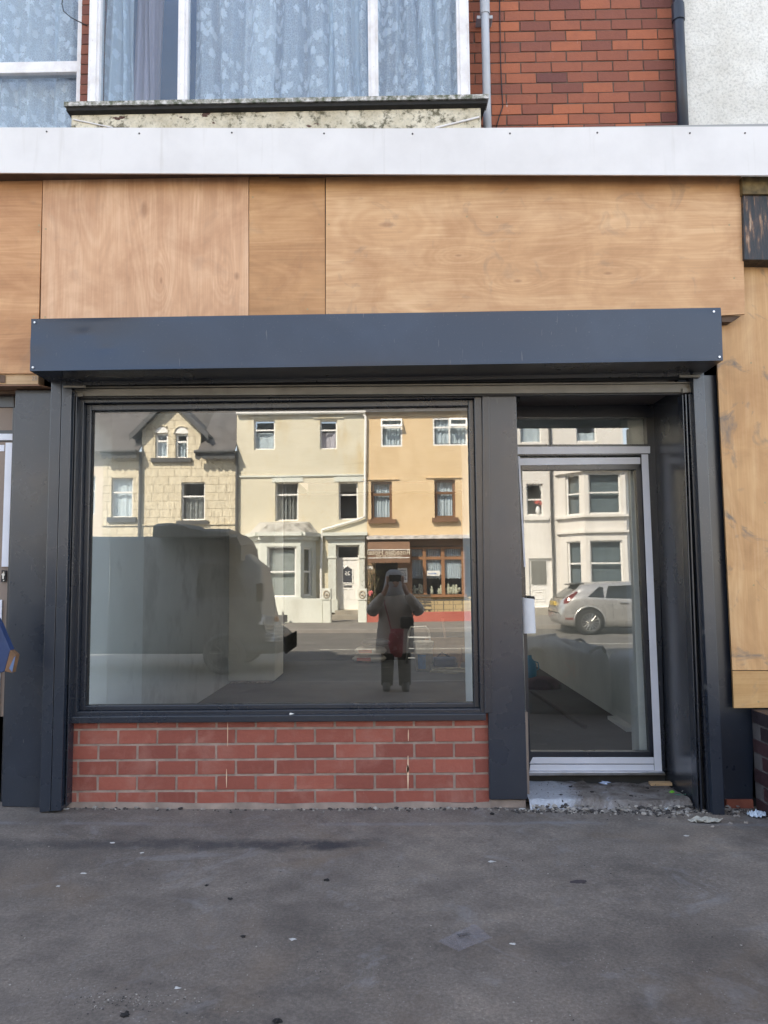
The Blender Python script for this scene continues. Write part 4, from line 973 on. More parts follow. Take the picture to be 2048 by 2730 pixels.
# gable dormer
gx0_ = HX(c5, 495, 300, HY)-xA0; gx1_ = HX(c5, 928, 300, HY)-xA0; zg = HZ(c5, 500, 262, HY); zap = HZ(c5, 733, 60, HY); gxm = (gx0_+gx1_)/2
aw = [loc_(HR(c5, 592, 288, 688, 470, HY), xA0), loc_(HR(c5, 742, 292, 835, 475, HY), xA0)]
fA.wall(m, zE, zg, [(h[0], h[1], max(h[2], zE+0.02), h[3]) for h in aw], a0=gx0_, a1=gx1_) if aw[0][2] > zE else None
if aw[0][2] <= zE:
    m = MB(); fA.wall(m, GF, zg, [*wA, *aw], a0=gx0_, a1=gx1_); fA.wall(m, GF, zE, wA, a1=gx0_); fA.wall(m, GF, zE, wA, a0=gx1_)
m.add([fA.at(gx0_, zg), fA.at(gx1_, zg), fA.at(gxm, zap)], [(0, 1, 2)])
m.quad(fA.at(gx0_, zE), fA.at(gx0_, zg), fA.at(gx0_, zg, -3), fA.at(gx0_, zE, -0.3)); m.quad(fA.at(gx1_, zE), fA.at(gx1_, zg), fA.at(gx1_, zg, -3), fA.at(gx1_, zE, -0.3))
m.build('wall', CLAD, hA); houseshell(hA, xA0, xA1, GF, zE, CLAD)
fA.window(hA, wA[0], UPVC, (0.64,), (), (WNET, 0, 1, 2, 0.02))
fA.window(hA, wA[1], UPVC, (0.63,), (), (GCUR, 0, 0.62, 5, 0.04))
for h in aw:
    w = fA.window(hA, h, UPVC, (0.68,), (), (WNET, 0, 0.66, 3, 0.05), fw=0.07)
    r = (h[1]-h[0])/2; cx = (h[0]+h[1])/2; m = MB(); n = 14
    pts = [(cx+r*1.0*math.cos(math.pi*k/n), h[3]+r*0.95*math.sin(math.pi*k/n)) for k in range(n+1)]
    m.add([fA.at(a_, z_, 0.01) for a_, z_ in pts], [tuple(range(n+1))]); m.build('arched_head', UPVC, w)
    m = MB(); m.tube([fA.at(cx+(r+0.05)*math.cos(math.pi*k/n), h[3]+(r*0.95+0.05)*math.sin(math.pi*k/n), 0.01) for k in range(n//3, n+1)], 0.045, 6); m.build('arch_moulding', CLAD, w)
m = MB()
for q in (HR(c5, 243, 910, 452, 946, HY), HR(c5, 753, 935, 985, 963, HY), HR(c5, 565, 475, 863, 505, HY)):
    fA.box(m, q[0]-xA0, q[1]-xA0, q[2], q[3], 0, 0.12)
    m.build('sill', DGREY, hA); m = MB()
# roofs
RS = 0.85
m = MB(); ov = 0.38; rid = 4.2
xe = xZ0
for xe_, xf_ in ((xe, xA0+gx0_), (xA0+gx1_, xA1)):
    m.hexa([(xe_, HY+ov, zE-0.02), (xf_, HY+ov, zE-0.02), (xf_, HY-rid, zE+rid*RS), (xe_, HY-rid, zE+rid*RS)],
       [(xe_, HY+ov, zE-0.10), (xf_, HY+ov, zE-0.10), (xf_, HY-rid, zE+rid*RS-0.1), (xe_, HY-rid, zE+rid*RS-0.1)])
m.box(xA0+gx0_, xA0+gx1_, HY-rid, HY-rid+0.1, zE, zE+rid*RS)
gL = fA.at(gx0_-0.35, 0).x; gR = fA.at(gx1_+0.35, 0).x; gM = fA.at(gxm, 0).x; sl = (zap-zg)/((gx1_-gx0_)/2)
zlo = zg-0.35*sl
for (a_, b_) in ((gL, gM), (gM, gR)):
    za_ = zlo if a_ == gL else zap+0.12; zb_ = zap+0.12 if b_ == gM else zlo
    m.hexa([(a_, HY+0.30, za_), (b_, HY+0.30, zb_), (b_, HY+0.30, zb_+0.08), (a_, HY+0.30, za_+0.08)], [(a_, HY-3.2, za_), (b_, HY-3.2, zb_), (b_, HY-3.2, zb_+0.08), (a_, HY-3.2, za_+0.08)])
roofA = m.build('roof', SLATE, hA)
m = MB()
for (a_, b_) in ((gL, gM), (gM, gR)):
    za_ = zlo if a_ == gL else zap+0.12; zb_ = zap+0.12 if b_ == gM else zlo
    m.hexa([(a_, HY+0.34, za_-0.13), (b_, HY+0.34, zb_-0.13), (b_, HY+0.34, zb_+0.1), (a_, HY+0.34, za_+0.1)], [(a_, HY+0.301, za_-0.13), (b_, HY+0.301, zb_-0.13), (b_, HY+0.301, zb_+0.1), (a_, HY+0.301, za_+0.1)])
m.build('barge_board', DGREY, roofA)
def scallops(x0, x1, z, name, par, mat=DGREY, r=0.11, y=HY+0.36):
    m = MB(); n = max(1, round((x1-x0)/(2*r))); r = (x1-x0)/(2*n)
    poly = [(x0, z+0.14)] 
    for i in range(n):
        cx = x0+r*(2*i+1)
        for k in range(7): t = math.pi+math.pi*k/6; poly.append((cx+r*math.cos(t), z+r*math.sin(t)))
    poly.append((x1, z+0.14)); m.prism(poly, y-0.03, y); m.cyl((x0, y+0.06, z+0.16), (x1, y+0.06, z+0.16), 0.065, n=10)
    return m.build(name, mat, par)
scallops(xA0+0.05, HX(c5, 478, 430, HY), zEa-0.22, 'scalloped_gutter', hA); scallops(HX(c5, 905, 430, HY), xA1-0.0, zEb-0.22, 'scalloped_gutter', hA)
m = MB()
for q, zt_h in ((485, HZ(c5, 480, 440, HY)), (1195, HZ(c5, 1195, 430, HY))):
    x_ = HX(c5, q, 700, HY); m = MB(); m.cyl((x_, HY+0.09, GF), (x_, HY+0.09, zt_h), 0.055, n=10); m.build('downpipe', DGREY, hA)
m = MB(); zz = HZ(c5, 700, 965, HY); fA.box(m, 0, fA.L, zz-0.02, zz+0.03, 0, 0.05); m.build('string_course', CLAD, hA)
# far-left neighbour Z
hZ = thing('pale_rendered_house', 'plain pale rendered house at the far left edge of the mirrored terrace', 'house', ((xZ0+xA0)/2, HY, 0))
fZ = flat(xZ0, xA0-0.001); PALE = far_render('pale_peach_render', (0.60, 0.52, 0.42), (0.68, 0.60, 0.49), (0.4, 0.33, 0.26), 0.25)
r = HR(c5, 20, 605, 150, 890, HY); r = loc_(r, xZ0); m = MB(); hz = [r, (r[0]-3.0, r[0]-2.2, r[2], r[3]), (r[0]-3.0, r[0]-2.0, r[2]-2.7, r[3]-2.5)]; fZ.wall(m, GF, zE, hz); m.build('wall', PALE, hZ); houseshell(hZ, xZ0, xA0-0.001, GF, zE, PALE)
for h in hz: fZ.window(hZ, h, UPVC, (0.6,), (), (WNET, 0, 1, 3, 0.03))
# ---- house B: cream rendered with bay
xB0 = xA1+0.001; xB1 = HX(c6, 765, 500, HY)
zB = HZ(c6, 300, 118, HY)
hB = thing('cream_rendered_house', 'pale cream rendered house with ground floor bay and white front door across the street', 'house', ((xB0+xB1)/2, HY, 0))
fB = flat(xB0, xB1); BMAT = far_render('pale_cream_render', (0.56, 0.52, 0.40), (0.64, 0.59, 0.46), (0.50, 0.36, 0.15), 0.6)
wB = [loc_(HR(c5, 1318, 188, 1475, 410, HY), xB0), loc_(HR(c6, 423, 190, 550, 407, HY), xB0), loc_(HR(c6, 92, 650, 266, 937, HY), xB0), loc_(HR(c6, 563, 648, 705, 928, HY), xB0)]
dB = loc_(HR(c3, 1207, 75, 1540, 1020, HY), xB0)
m = MB(); fB.wall(m, GF, zB, [*wB, dB], rev=0.22); m.build('wall', BMAT, hB); houseshell(hB, xB0, xB1, GF, zB, BMAT)
WN2 = plain('pink_net', (0.6, 0.52, 0.55), 0.9)
fB.window(hB, wB[0], UPVC, (0.66,), (), (WNET, 0, 0.6, 1, 0.02)); fB.window(hB, wB[1], UPVC, (0.66,), (), (WN2, 0, 0.6, 1, 0.05), open_top=False)
fB.window(hB, wB[2], UPVC, (0.68,), (), (GCUR, 0, 1, 6, 0.05), rev=0.22); fB.window(hB, wB[3], UPVC, (0.66,), (), None, rev=0.22)
SURR = far_render('pale_green_grey_paint', (0.56, 0.58, 0.52), (0.66, 0.68, 0.62), (0.35, 0.32, 0.25), 0.3)
m = MB()
for q in ((68, 612, 300, 650), (528, 610, 745, 648)):
    m = MB(); r = HR(c6, *q, HY); fB.box(m, r[0]-xB0, min(r[1]-xB0, fB.L), r[2], r[3], 0.0, 0.03); m.build('lintel', SURR, hB)
m = MB(); zz = HZ(c6, 300, 606, HY); fB.box(m, 0, fB.L, zz-0.02, zz+0.03, 0, 0.06); m.build('string_course', SURR, hB)
m = MB()
for r_, ex in ((wB[0], 0.35), (wB[1], 0.35)): m = MB(); fB.box(m, r_[0]-ex*0.7, r_[1]+ex*0.7, r_[3]+0.05, r_[3]+0.09, 0, 0.05); m.build('drip_mould', BMAT, hB)
zz = HZ(c6, 300, 140, HY)
MB().cyl((xB0, HY+0.12, zz), (xB1, HY+0.12, zz), 0.07, n=10).build('gutter', UPVC, hB)
MB().hexa([(xB0, HY+0.2, zB), (xB1, HY+0.2, zB), (xB1, HY-3.6, zB+2.4), (xB0, HY-3.6, zB+2.4)], [(xB0, HY+0.2, zB-0.06), (xB1, HY+0.2, zB-0.06), (xB1, HY-3.6, zB+2.3), (xB0, HY-3.6, zB+2.3)]).build('roof', SLATE, hB)
pt = [RF(*c6(a_, b_), HY+0.1) for a_, b_ in ((748, 150), (762, 168), (758, 500), (752, 905), (700, 928), (440, 1004), (440, 1030), (435, 1230), (433, 1300))]
MB().tube(pt + [Vector((pt[-1].x, HY+0.1, 0))], 0.045, 8).build('downpipe', UPVC, hB)
# bay of B
yb = HY+0.95
bx0 = HX(c3, 78, 400, yb); bx1 = HX(c3, 675, 400, yb); bwl = HX(c3, -60, 400, HY); bwr = HX(c3, 905, 400, HY)
zc0 = HZ(c6, 0, 1078, yb); zc1 = HZ(c6, 0, 1022, yb); zpk = HZ(c6, 140, 955, yb)
bayB = None
for k, (p, q) in enumerate((((bwl, HY+0.001), (bx0, yb)), ((bx0, yb), (bx1, yb)), ((bx1, yb), (bwr, HY+0.001)))):
    f = Fac(p, q)
    if k == 1: h = loc_(HR(c3, 175, 95, 608, 840, yb), bx0); cur = None
    elif k == 0: h = (f.L*0.30, f.L*0.72, HZ(c3, 0, 830, yb), HZ(c3, 0, 115, yb)); cur = None
    else: h = (f.L*0.22, f.L*0.74, HZ(c3, 0, 835, yb), HZ(c3, 0, 115, yb)); cur = None
    m = MB(); f.wall(m, GF, zc0, [h], rev=0.12); w_ = m.build('bay_wall', SURR, hB)
    w = f.window(hB, h, UPVC, (0.50,), (), cur, rev=0.12)
    if k == 1:
        m = MB(); n = 15
        for i in range(n):
            a_ = h[0]+0.09+(h[1]-h[0]-0.18)*i/(n-1); rot = 0.042
            m.hexa([f.at(a_-rot, h[2]+0.05, -0.20), f.at(a_+rot, h[2]+0.05, -0.24), f.at(a_+rot, h[3]-0.1, -0.24), f.at(a_-rot, h[3]-0.1, -0.20)],
                   [f.at(a_-rot, h[2]+0.05, -0.204), f.at(a_+rot, h[2]+0.05, -0.244), f.at(a_+rot, h[3]-0.1, -0.244), f.at(a_-rot, h[3]-0.1, -0.204)])
        m.build('vertical_blind', plain('blind_slats', (0.60, 0.60, 0.55), 0.8), w)
        s_ = loc_(HR(c3, 165, 845, 700, 880, yb), bx0); m = MB(); f.box(m, -0.05, f.L+0.05, s_[2], s_[3], 0, 0.06); m.build('sill', SURR, hB)
    for (z0_, z1_, o) in ((zc0, (zc0+zc1)/2, 0.10), ((zc0+zc1)/2, zc1, 0.22)):
        m = MB(); f.box(m, -0.06, f.L+0.06, z0_, z1_, -0.3, o); m.build('cornice', SURR, hB)
m = MB(); xm = (bx0+bx1)/2
m.add([(bx0-0.1, yb+0.1, zc1), (bx1+0.1, yb+0.1, zc1), (bx1-0.25, yb+0.06, zc1+0.26), (xm, yb+0.06, zpk), (bx0+0.25, yb+0.06, zc1+0.26),
       (bwl-0.1, HY, zc1), (bwr+0.1, HY, zc1), (bx1+0.2, HY, zc1+0.42), (xm, HY, zpk+0.12), (bx0-0.2, HY, zc1+0.42)],
      [(0, 1, 2, 3, 4), (1, 6, 7, 2), (5, 0, 4, 9), (2, 7, 8, 3), (4, 3, 8, 9)])
m.build('bay_hood', plain('stained_stucco', (0.50, 0.48, 0.43), 0.9, 0, 0.25, 3, dirt=((0.16, 0.14, 0.11), 2.5, 0.5, 0.7)), hB)
# door surround & door of B
for q in ((1083, 70, 1200, 1065), (1543, 70, 1622, 1065)):
    r = HR(c3, *q, HY+0.18); m = MB(); m.box(r[0], r[1], HY, HY+0.18, r[2], r[3]); m.box(r[0]-0.05, r[1]+0.05, HY, HY+0.24, r[2], r[2]+0.45); m.box(r[0]-0.03, r[1]+0.03, HY, HY+0.21, r[3]-0.48, r[3]-0.42); m.build('pilaster', SURR, hB, bevel=0.01)
r = HR(c6, 450, 1022, 772, 1072, HY+0.3)
m = MB(); m.box(r[0], r[1], HY, HY+0.40, (r[2]+r[3])/2, r[3]); m.box(r[0]+0.08, r[1]-0.08, HY, HY+0.28, r[2], (r[2]+r[3])/2); r2 = HR(c3, 1083, 0, 1622, 75, HY+0.18); m.box(r2[0], r2[1], HY, HY+0.17, r2[2], r[2]); m.build('door_hood', SURR, hB, bevel=0.01)
tz = loc_(HR(c3, 1240, 285, 1525, 1015, HY-0.2), xB0)
m = MB(); fB.box(m, dB[0], dB[1], tz[3]-0.02, tz[3]+0.06, -0.22, -0.14); fB.box(m, dB[0], tz[0], dB[2], dB[3], -0.22, -0.16); fB.box(m, tz[1], dB[1], dB[2], dB[3], -0.22, -0.16); fB.box(m, dB[0], dB[1], dB[3]-0.06, dB[3], -0.22, -0.16)
dfr = m.build('door_frame', UPVC, hB)
m = MB(); fB.box(m, dB[0], dB[1], dB[2]-0.1, dB[3], -0.6, -0.55); m.build('dark_interior', DARKROOM, dfr)
MB().quad(fB.at(dB[0], tz[3], -0.2), fB.at(dB[1], tz[3], -0.2), fB.at(dB[1], dB[3], -0.2), fB.at(dB[0], dB[3], -0.2)).build('fanlight', G_FAR, dfr)
m = MB(); fB.box(m, tz[0], tz[1], tz[2], tz[3], -0.22, -0.17); dor = m.build('front_door', UPVC, hB)
w_ = tz[1]-tz[0]; hh = tz[3]-tz[2]
pg = [(0.2, 0.52), (0.72, 0.52), (0.72, 0.80), (0.46, 0.865), (0.2, 0.80)]
MB().add([fB.at(tz[0]+w_*a_, tz[2]+hh*b_, -0.165) for a_, b_ in pg], [(0, 1, 2, 3, 4)]).build('door_glass', DARKROOM, dor)
m = MB()
for i in range(5):
    a_, b_ = pg[i], pg[(i+1) % 5]; m.tube([fB.at(tz[0]+w_*a_[0], tz[2]+hh*a_[1], -0.16), fB.at(tz[0]+w_*b_[0], tz[2]+hh*b_[1], -0.16)], 0.022, 6)
for (a_, b_, c_, d_) in ((0.14, 0.42, 0.2, 0.40), (0.52, 0.8, 0.2, 0.40)):
    P4 = [fB.at(tz[0]+w_*p_, tz[2]+hh*q_, -0.168) for p_, q_ in ((a_, c_), (b_, c_), (b_, d_), (a_, d_))]
    m.tube(P4, 0.014, 6, closed=True)
m.build('mouldings', UPVC, dor)
m = MB(); fB.box(m, tz[0]+w_*0.26, tz[0]+w_*0.66, tz[2]+hh*0.44, tz[2]+hh*0.48, -0.17, -0.15); m.tube([fB.at(tz[0]+w_*0.03, tz[2]+hh*0.5, -0.14), fB.at(tz[0]+w_*0.14, tz[2]+hh*0.51, -0.13)], 0.015); m.build('letterbox', STEEL, dor)
m = MB(); o_ = fB.at(tz[0]+w_*0.46, tz[2]+hh*0.68, -0.16); add_text(m, '26', 0.2, o_, (-1, 0, 0), (0, 0, 1)); m.build('house_number', UPVC, dor)
# steps and forecourt
m = MB(); sz = dB[2]; a0_ = xB0+dB[0]-0.25; a1_ = xB0+dB[1]+0.3
STONE = plain('forecourt_stone', (0.30, 0.27, 0.22), 0.9, 0, 0.2, 3, bump=0.4)
m.box(a0_+0.2, a1_-0.2, HY-0.2, HY+0.35, GF-0.1, sz-0.01).box(a0_, a1_, HY+0.3, HY+1.0, GF-0.1, (sz+GF)/2-0.03); m.build('front_steps', STONE, hB)
# garden wall and pillars
YGW = -19.75
GWM = far_render('white_garden_wall_paint', (0.62, 0.63, 0.55), (0.72, 0.73, 0.65), (0.3, 0.26, 0.2), 0.3)
def gwall(name, label, cf, r4, mat, extra=None, th=0.22, z0=-0.12):
    t = thing(name, label, 'garden wall'); r = HR(cf, *r4, YGW); t.location = ((r[0]+r[1])/2, YGW, 0)
    MB().box(r[0], r[1], YGW-th, YGW, z0, r[3]).build('wall_body', mat, t, bevel=0.012)
    return t, r
t, r = gwall('low_garden_wall', 'chipped pale painted garden wall in front of the bay window opposite', c3, (-900, 872, 992, 1240), GWM)
for i, (xa_, xb2) in enumerate(((997, 1120), (1521, 1650))):
    r = HR(c3, xa_, 715, xb2, 1240, YGW)
    g = thing('gate_pillar', ['pale square gate pillar left of the white front door opposite', 'pale square gate pillar between the white door and the red wall'][i], 'gate pillar', ((r[0]+r[1])/2, YGW, -0.1), 'pale gate pillars opposite')
    zt_ = r[3]; zc_ = zt_-0.36
    m = MB(); m.hexa([(r[0], YGW+0.03, -0.12), (r[1], YGW+0.03, -0.12), (r[1], YGW+0.03, zc_), (r[0], YGW+0.03, zc_)], [(r[0], YGW-0.3, -0.12), (r[1], YGW-0.3, -0.12), (r[1], YGW-0.3, zc_), (r[0], YGW-0.3, zc_)]); m.build('shaft', GWM, g, bevel=0.02)
    m = MB(); m.box(r[0]-0.01, r[1]+0.01, YGW-0.31, YGW+0.05, zc_+0.001, zt_); m.build('carved_cap', GWM, g, bevel=0.02)
    m = MB(); m.tube([((r[0]+r[1])/2+0.09*math.cos(k*0.628), YGW+0.055, (zc_+zt_)/2+0.11*math.sin(k*0.628)) for k in range(10)], 0.022, 6, closed=True); m.blob(((r[0]+r[1])/2, YGW+0.05, (zc_+zt_)/2), 0.045); m.build('roundel', plain('worn_roundel', (0.42, 0.36, 0.28), 0.9, 0, 0.3, 9), g)
r = HR(c3, 343, 1105, 480, 1212, YGW+0.35)
sg = thing('small_sign', 'small dark rectangular sign on a short post before the pale garden wall', 'sign', ((r[0]+r[1])/2, YGW+0.35, -0.1))
MB().box(r[0], r[1], YGW+0.33, YGW+0.36, r[2], r[3]).build('plate', DGREY, sg, bevel=0.004)
xm = (r[0]+r[1])/2; MB().box(xm-0.03, xm+0.03, YGW+0.28, YGW+0.329, -0.12, r[3]+0.1).build('post', DGREY, sg)
# ---- house C: orange hotel
xC0 = xB1+0.001; xC1 = W(1362, 1400, 2*GW-HY).x
zC = HZ(c6, 1000, 122, HY)
hC = thing('orange_hotel', 'apricot orange rendered hotel with brown awning and shopfront across the street', 'hotel', ((xC0+xC1)/2, HY, 0))
fC = flat(xC0, xC1); CMAT = far_render('apricot_render', (0.60, 0.44, 0.25), (0.68, 0.52, 0.32), (0.52, 0.37, 0.20), 0.4)
wC = [loc_(HR(c6, 873, 180, 1030, 390, HY), xC0), loc_(HR(c6, 1255, 176, 1507, 382, HY), xC0), loc_(HR(c6, 800, 645, 955, 926, HY), xC0), loc_(HR(c6, 1268, 632, 1420, 916, HY), xC0)]
zled = HZ(c6, 1100, 1075, HY); zl1 = HZ(c6, 1100, 1042, HY)
m = MB(); fC.wall(m, zled, zC, wC, rev=0.16); m.build('wall', CMAT, hC); houseshell(hC, xC0, xC1, GF, zC, CMAT)
fC.window(hC, wC[0], UPVC, (0.68,), (), (WNET, 0.06, 1, 7, 0.03), rev=0.06, open_top=True); fC.window(hC, wC[1], UPVC, (0.66,), (0.48,), (WNET, 0.10, 1, 9, 0.03), rev=0.06, open_top=True)
fC.window(hC, wC[2], BROWNF, (0.66,), (), (WNET, 0.06, 1, 7, 0.03), rev=0.16, fw=0.09); fC.window(hC, wC[3], BROWNF, (0.66,), (), (WNET, 0.06, 1, 7, 0.03), rev=0.16, fw=0.09)
for q in ((778, 926, 988, 956), (1250, 915, 1440, 946)):
    r = HR(c6, *q, HY); m = MB(); fC.box(m, r[0]-xC0, r[1]-xC0, r[2], r[3], 0, 0.15); m.build('sill', BROWNF, hC)
m = MB()
for h in wC: m = MB(); fC.box(m, h[0]-0.3, h[1]+0.25, h[3]+0.05, h[3]+0.08, 0, 0.05); m.build('drip_mould', CMAT, hC)
MB().hexa([(xC0, HY+0.2, zC), (xC1, HY+0.2, zC), (xC1, HY-3.6, zC+2.4), (xC0, HY-3.6, zC+2.4)], [(xC0, HY+0.2, zC-0.08), (xC1, HY+0.2, zC-0.08), (xC1, HY-3.6, zC+2.3), (xC0, HY-3.6, zC+2.3)]).build('roof', SLATE, hC)
m = MB(); N = 50
for i in range(N):
    a_ = fC.L*i/N; b_ = fC.L*(i+1)/N; u0 = 0.04*mnoise.noise(Vector((i*.9, 1, 0))); u1 = 0.04*mnoise.noise(Vector((i*.9+.9, 1, 0)))
    m.hexa([fC.at(a_, zled, 0.42+u0), fC.at(b_, zled, 0.42+u1), fC.at(b_, zled+0.10+u1, 0.40+u1), fC.at(a_, zled+0.10+u0, 0.40+u0)], [fC.at(a_, zled, 0), fC.at(b_, zled, 0), fC.at(b_, zl1+u1*.5, 0), fC.at(a_, zl1+u0*.5, 0)])
m.build('canopy_flashing', plain('lumpy_flashing', (0.45, 0.42, 0.39), 0.6, 0, 0.5, 5, bump=1.0, bs=9), hC)
# shopfront
zsl = HZ(c8, 1300, 370, HY); zft = HZ(c8, 1300, 22, HY)
sx0 = HX(c8, 1088, 200, HY)-xC0; sx1 = HX(c8, 1478, 200, HY)-xC0
gap0 = HX(c8, 830, 200, HY)-xC0; gap1 = HX(c8, 1000, 200, HY)-xC0
m = MB(); fC.box(m, 0, fC.L, HZ(c8, 1300, 15, HY), zled-0.005, -0.25, 0.12); m.build('shop_fascia', BROWNF, hC)
mu = [HX(c8, q, 200, HY)-xC0 for q in (1195, 1330)]; tz_ = HZ(c8, 1300, 105, HY)
BR2 = plain('tan_brown_paint', (0.27, 0.135, 0.065), 0.5, 0, 0.12, 3)
m = MB()
for a_ in [sx0, *mu, sx1]: fC.box(m, a_-0.06, a_+0.06, zsl, zft, -0.08, 0.02)
for a_, b_ in zip([sx0, *mu], [*mu, sx1]): fC.box(m, a_+0.06, b_-0.06, tz_-0.05, tz_+0.05, -0.08, 0.01); fC.box(m, a_+0.06, b_-0.06, zft-0.08, zft, -0.08, 0.01)
fC.box(m, sx0-0.1, sx1+0.1, zsl-0.09, zsl, -0.1, 0.10)
sf = m.build('shop_window', BR2, hC)
MB().quad(fC.at(sx0, zsl, -0.04), fC.at(sx1, zsl, -0.04), fC.at(sx1, zft, -0.04), fC.at(sx0, zft, -0.04)).build('pane', G_FAR, sf)
m = MB(); fC.box(m, gap0, fC.L, GF, zled, -1.2, -1.15); m.build('dark_interior', DARKROOM, sf)
for k, (a_, b_) in enumerate(zip([sx0, *mu], [*mu, sx1])):
    for (z0_, z1_) in ((tz_+0.04, zft-0.08), (zsl+(tz_-zsl)*0.42, tz_-0.04)):
        m = MB(); K = 30; vs = []
        for j in range(2):
            for i in range(K+1):
                t = i/K; vs.append(fC.at(a_+0.06+(b_-a_-0.12)*t, (z0_+0.04*abs(math.sin(t*14)) if j == 0 else z1_), -0.12+0.03*math.sin(t*50)))
        m.add(vs, [(i, i+1, K+1+i+1, K+1+i) for i in range(K)]).build('net_curtain', WNET, sf)
random.seed(5)
m = MB()
FIG = plain('pale_ornament', (0.62, 0.58, 0.42), 0.5, 0, 0.3, 20)
for q in (1120, 1160, 1175, 1245, 1250, 1300, 1318, 1370, 1385, 1410, 1430, 1440):
    a_ = HX(c8, q, 350, HY)-xC0; s_ = random.uniform(0.07, 0.13); m = MB()
    p = fC.at(a_, zsl+0.02, -0.16); m.loft([[ (p.x+rr*s_*math.cos(t*0.785), p.y+rr*s_*math.sin(t*0.785), p.z+hz_*s_) for t in range(8)] for rr, hz_ in ((0.8, 0), (0.5, 0.6), (0.75, 1.3), (0.3, 2.0), (0.45, 2.4), (0.1, 2.8))]); 
    if random.random() > .4: m.blob((p.x+s_*0.9, p.y, p.z+s_*1.4), s_*0.5)
    tag(m.build('ornament', FIG, smooth=True), 'small pale china ornament on the sill inside the hotel window', 'ornament', 'china ornaments in the hotel window')
# brick base, stone strip
def small_brick(name, c1_, c2_, mo):
    t = NT(name); sx = t.n('SeparateXYZ', i0=t.tc.outputs['Object']); v = t.n('CombineXYZ', i0=sx.outputs[0], i1=sx.outputs[2]).outputs[0]
    bk = t.n('TexBrick', {'offset': 0.5}, Vector=v, Scale=1.0, Brick_Width=0.42, Row_Height=0.17, Mortar_Size=0.014, Color1=c1_, Color2=c2_, Mortar=mo)
    t.P(Base_Color=bk.outputs[0], Roughness=0.9); t.bump(bk.outputs['Fac'], -0.6, 0.02); return t.m
TANB = small_brick('tan_brick', (0.48, 0.37, 0.20), (0.42, 0.31, 0.16), (0.25, 0.2, 0.12))
m = MB(); fC.box(m, gap1, fC.L, GF, zsl-0.09, -0.3, 0.0); m.build('brick_base', TANB, hC)
m = MB(); fC.box(m, 0.0, gap0, GF, HZ(c8, 800, 15, HY), -0.3, 0.03); m.build('stone_strip', small_brick('brown_stone', (0.36, 0.25, 0.14), (0.30, 0.20, 0.12), (0.2, 0.15, 0.1)), hC)
m = MB(); a_ = HX(c8, 787, 178, HY)-xC0; fC.box(m, a_-0.12, a_+0.12, HZ(c8, 787, 187, HY), HZ(c8, 787, 168, HY), 0.03, 0.045); pl = m.build('number_plate', UPVC, hC)
m = MB(); add_text(m, '28', 0.16, fC.at(a_, HZ(c8, 787, 184, HY), 0.05), (-1, 0, 0), (0, 0, 1)); m.build('digits', DGREY, pl)
m = MB(); fC.box(m, gap1-0.02, sx0-0.06, GF, zft, -0.1, -0.02); m.build('door_post', BR2, hC)
nz = HR(c8, 995, 180, 1067, 286, HY+0.05)
nt = thing('notice_board', 'white notice with lines of dark writing beside the dark hotel doorway', 'notice', ((nz[0]+nz[1])/2, HY+0.05, nz[2]))
MB().box(nz[0], nz[1], HY+0.001, HY+0.03, nz[2], nz[3]).build('sheet', UPVC, nt, bevel=0.004)
m = MB(); random.seed(3)
INK = plain('navy_ink', (0.03, 0.04, 0.12), 0.7)
LH = (nz[3]-nz[2])
for k in range(6):
    zz = nz[3]-LH*(0.16+0.12*k); wl = (nz[1]-nz[0])*random.uniform(0.6, 0.85); x_ = (nz[0]+nz[1])/2+wl/2; hgt = 0.030 if k < 5 else 0.045
    while x_ > (nz[0]+nz[1])/2-wl/2:
        ww = random.uniform(0.02, 0.055); m.box(x_-ww, x_, HY+0.031, HY+0.033, zz-hgt/2, zz+hgt/2); x_ -= ww+0.014
m.build('writing', INK, nt)
vz = HR(c8, 1213, 198, 1307, 235, HY)
vs_ = thing('window_sign', 'small white and blue vacancies sign hanging in the hotel window', 'sign', ((vz[0]+vz[1])/2, HY+0.01, vz[2]))
MB().box(vz[0], vz[1], HY-0.03, HY-0.015, vz[2], vz[3]).build('card', UPVC, vs_)
m = MB(); m.box(vz[0]+(vz[1]-vz[0])*0.08, vz[0]+(vz[1]-vz[0])*0.72, HY-0.0149, HY-0.012, vz[2]+0.1, vz[3]-0.12); m.build('blue_band', plain('sign_blue', (0.05, 0.16, 0.42), 0.6), vs_)
m = MB(); add_text(m, 'VACANCIES', 0.13, (vz[0]+(vz[1]-vz[0])*0.40, HY-0.010, (vz[2]+vz[3])/2-0.045), (-1, 0, 0), (0, 0, 1)); m.build('letters', UPVC, vs_)
# awning
ya = HY+0.95
r = HR(c6, 775, 1102, 1087, 1218, ya); AWN = plain('brown_awning_canvas', (0.17, 0.095, 0.055), 0.85, 0, 0.1, 3)
aw_ = thing('awning', 'brown canvas awning with hotel lettering and scalloped edge over the doorway', 'awning', ((r[0]+r[1])/2, ya, r[2]))
zt2 = r[3]; zm_ = r[2]; n = 9; x0_, x1_ = r[0], r[1]; vs = []
prof = [(HY+0.05, zt2+0.10), (HY+0.45, zt2+0.06), (HY+0.80, zt2-0.06), (ya, zt2-0.22), (ya+0.02, zm_)]
m = MB(); m.loft([[(x0_, y_, z_) for y_, z_ in prof], [(x1_, y_, z_) for y_, z_ in prof]], cap=False, closed=False)
m.add([(x0_, y_, z_) for y_, z_ in prof] + [(x0_, HY+0.05, zm_)], [(0, 1, 2, 3, 4, 5)]); m.add([(x1_, y_, z_) for y_, z_ in prof] + [(x1_, HY+0.05, zm_)], [(0, 1, 2, 3, 4, 5)])
m.build('canopy', AWN, aw_)
poly = [(x0_, zm_)]; nn = 12; rr = (x1_-x0_)/(2*nn)
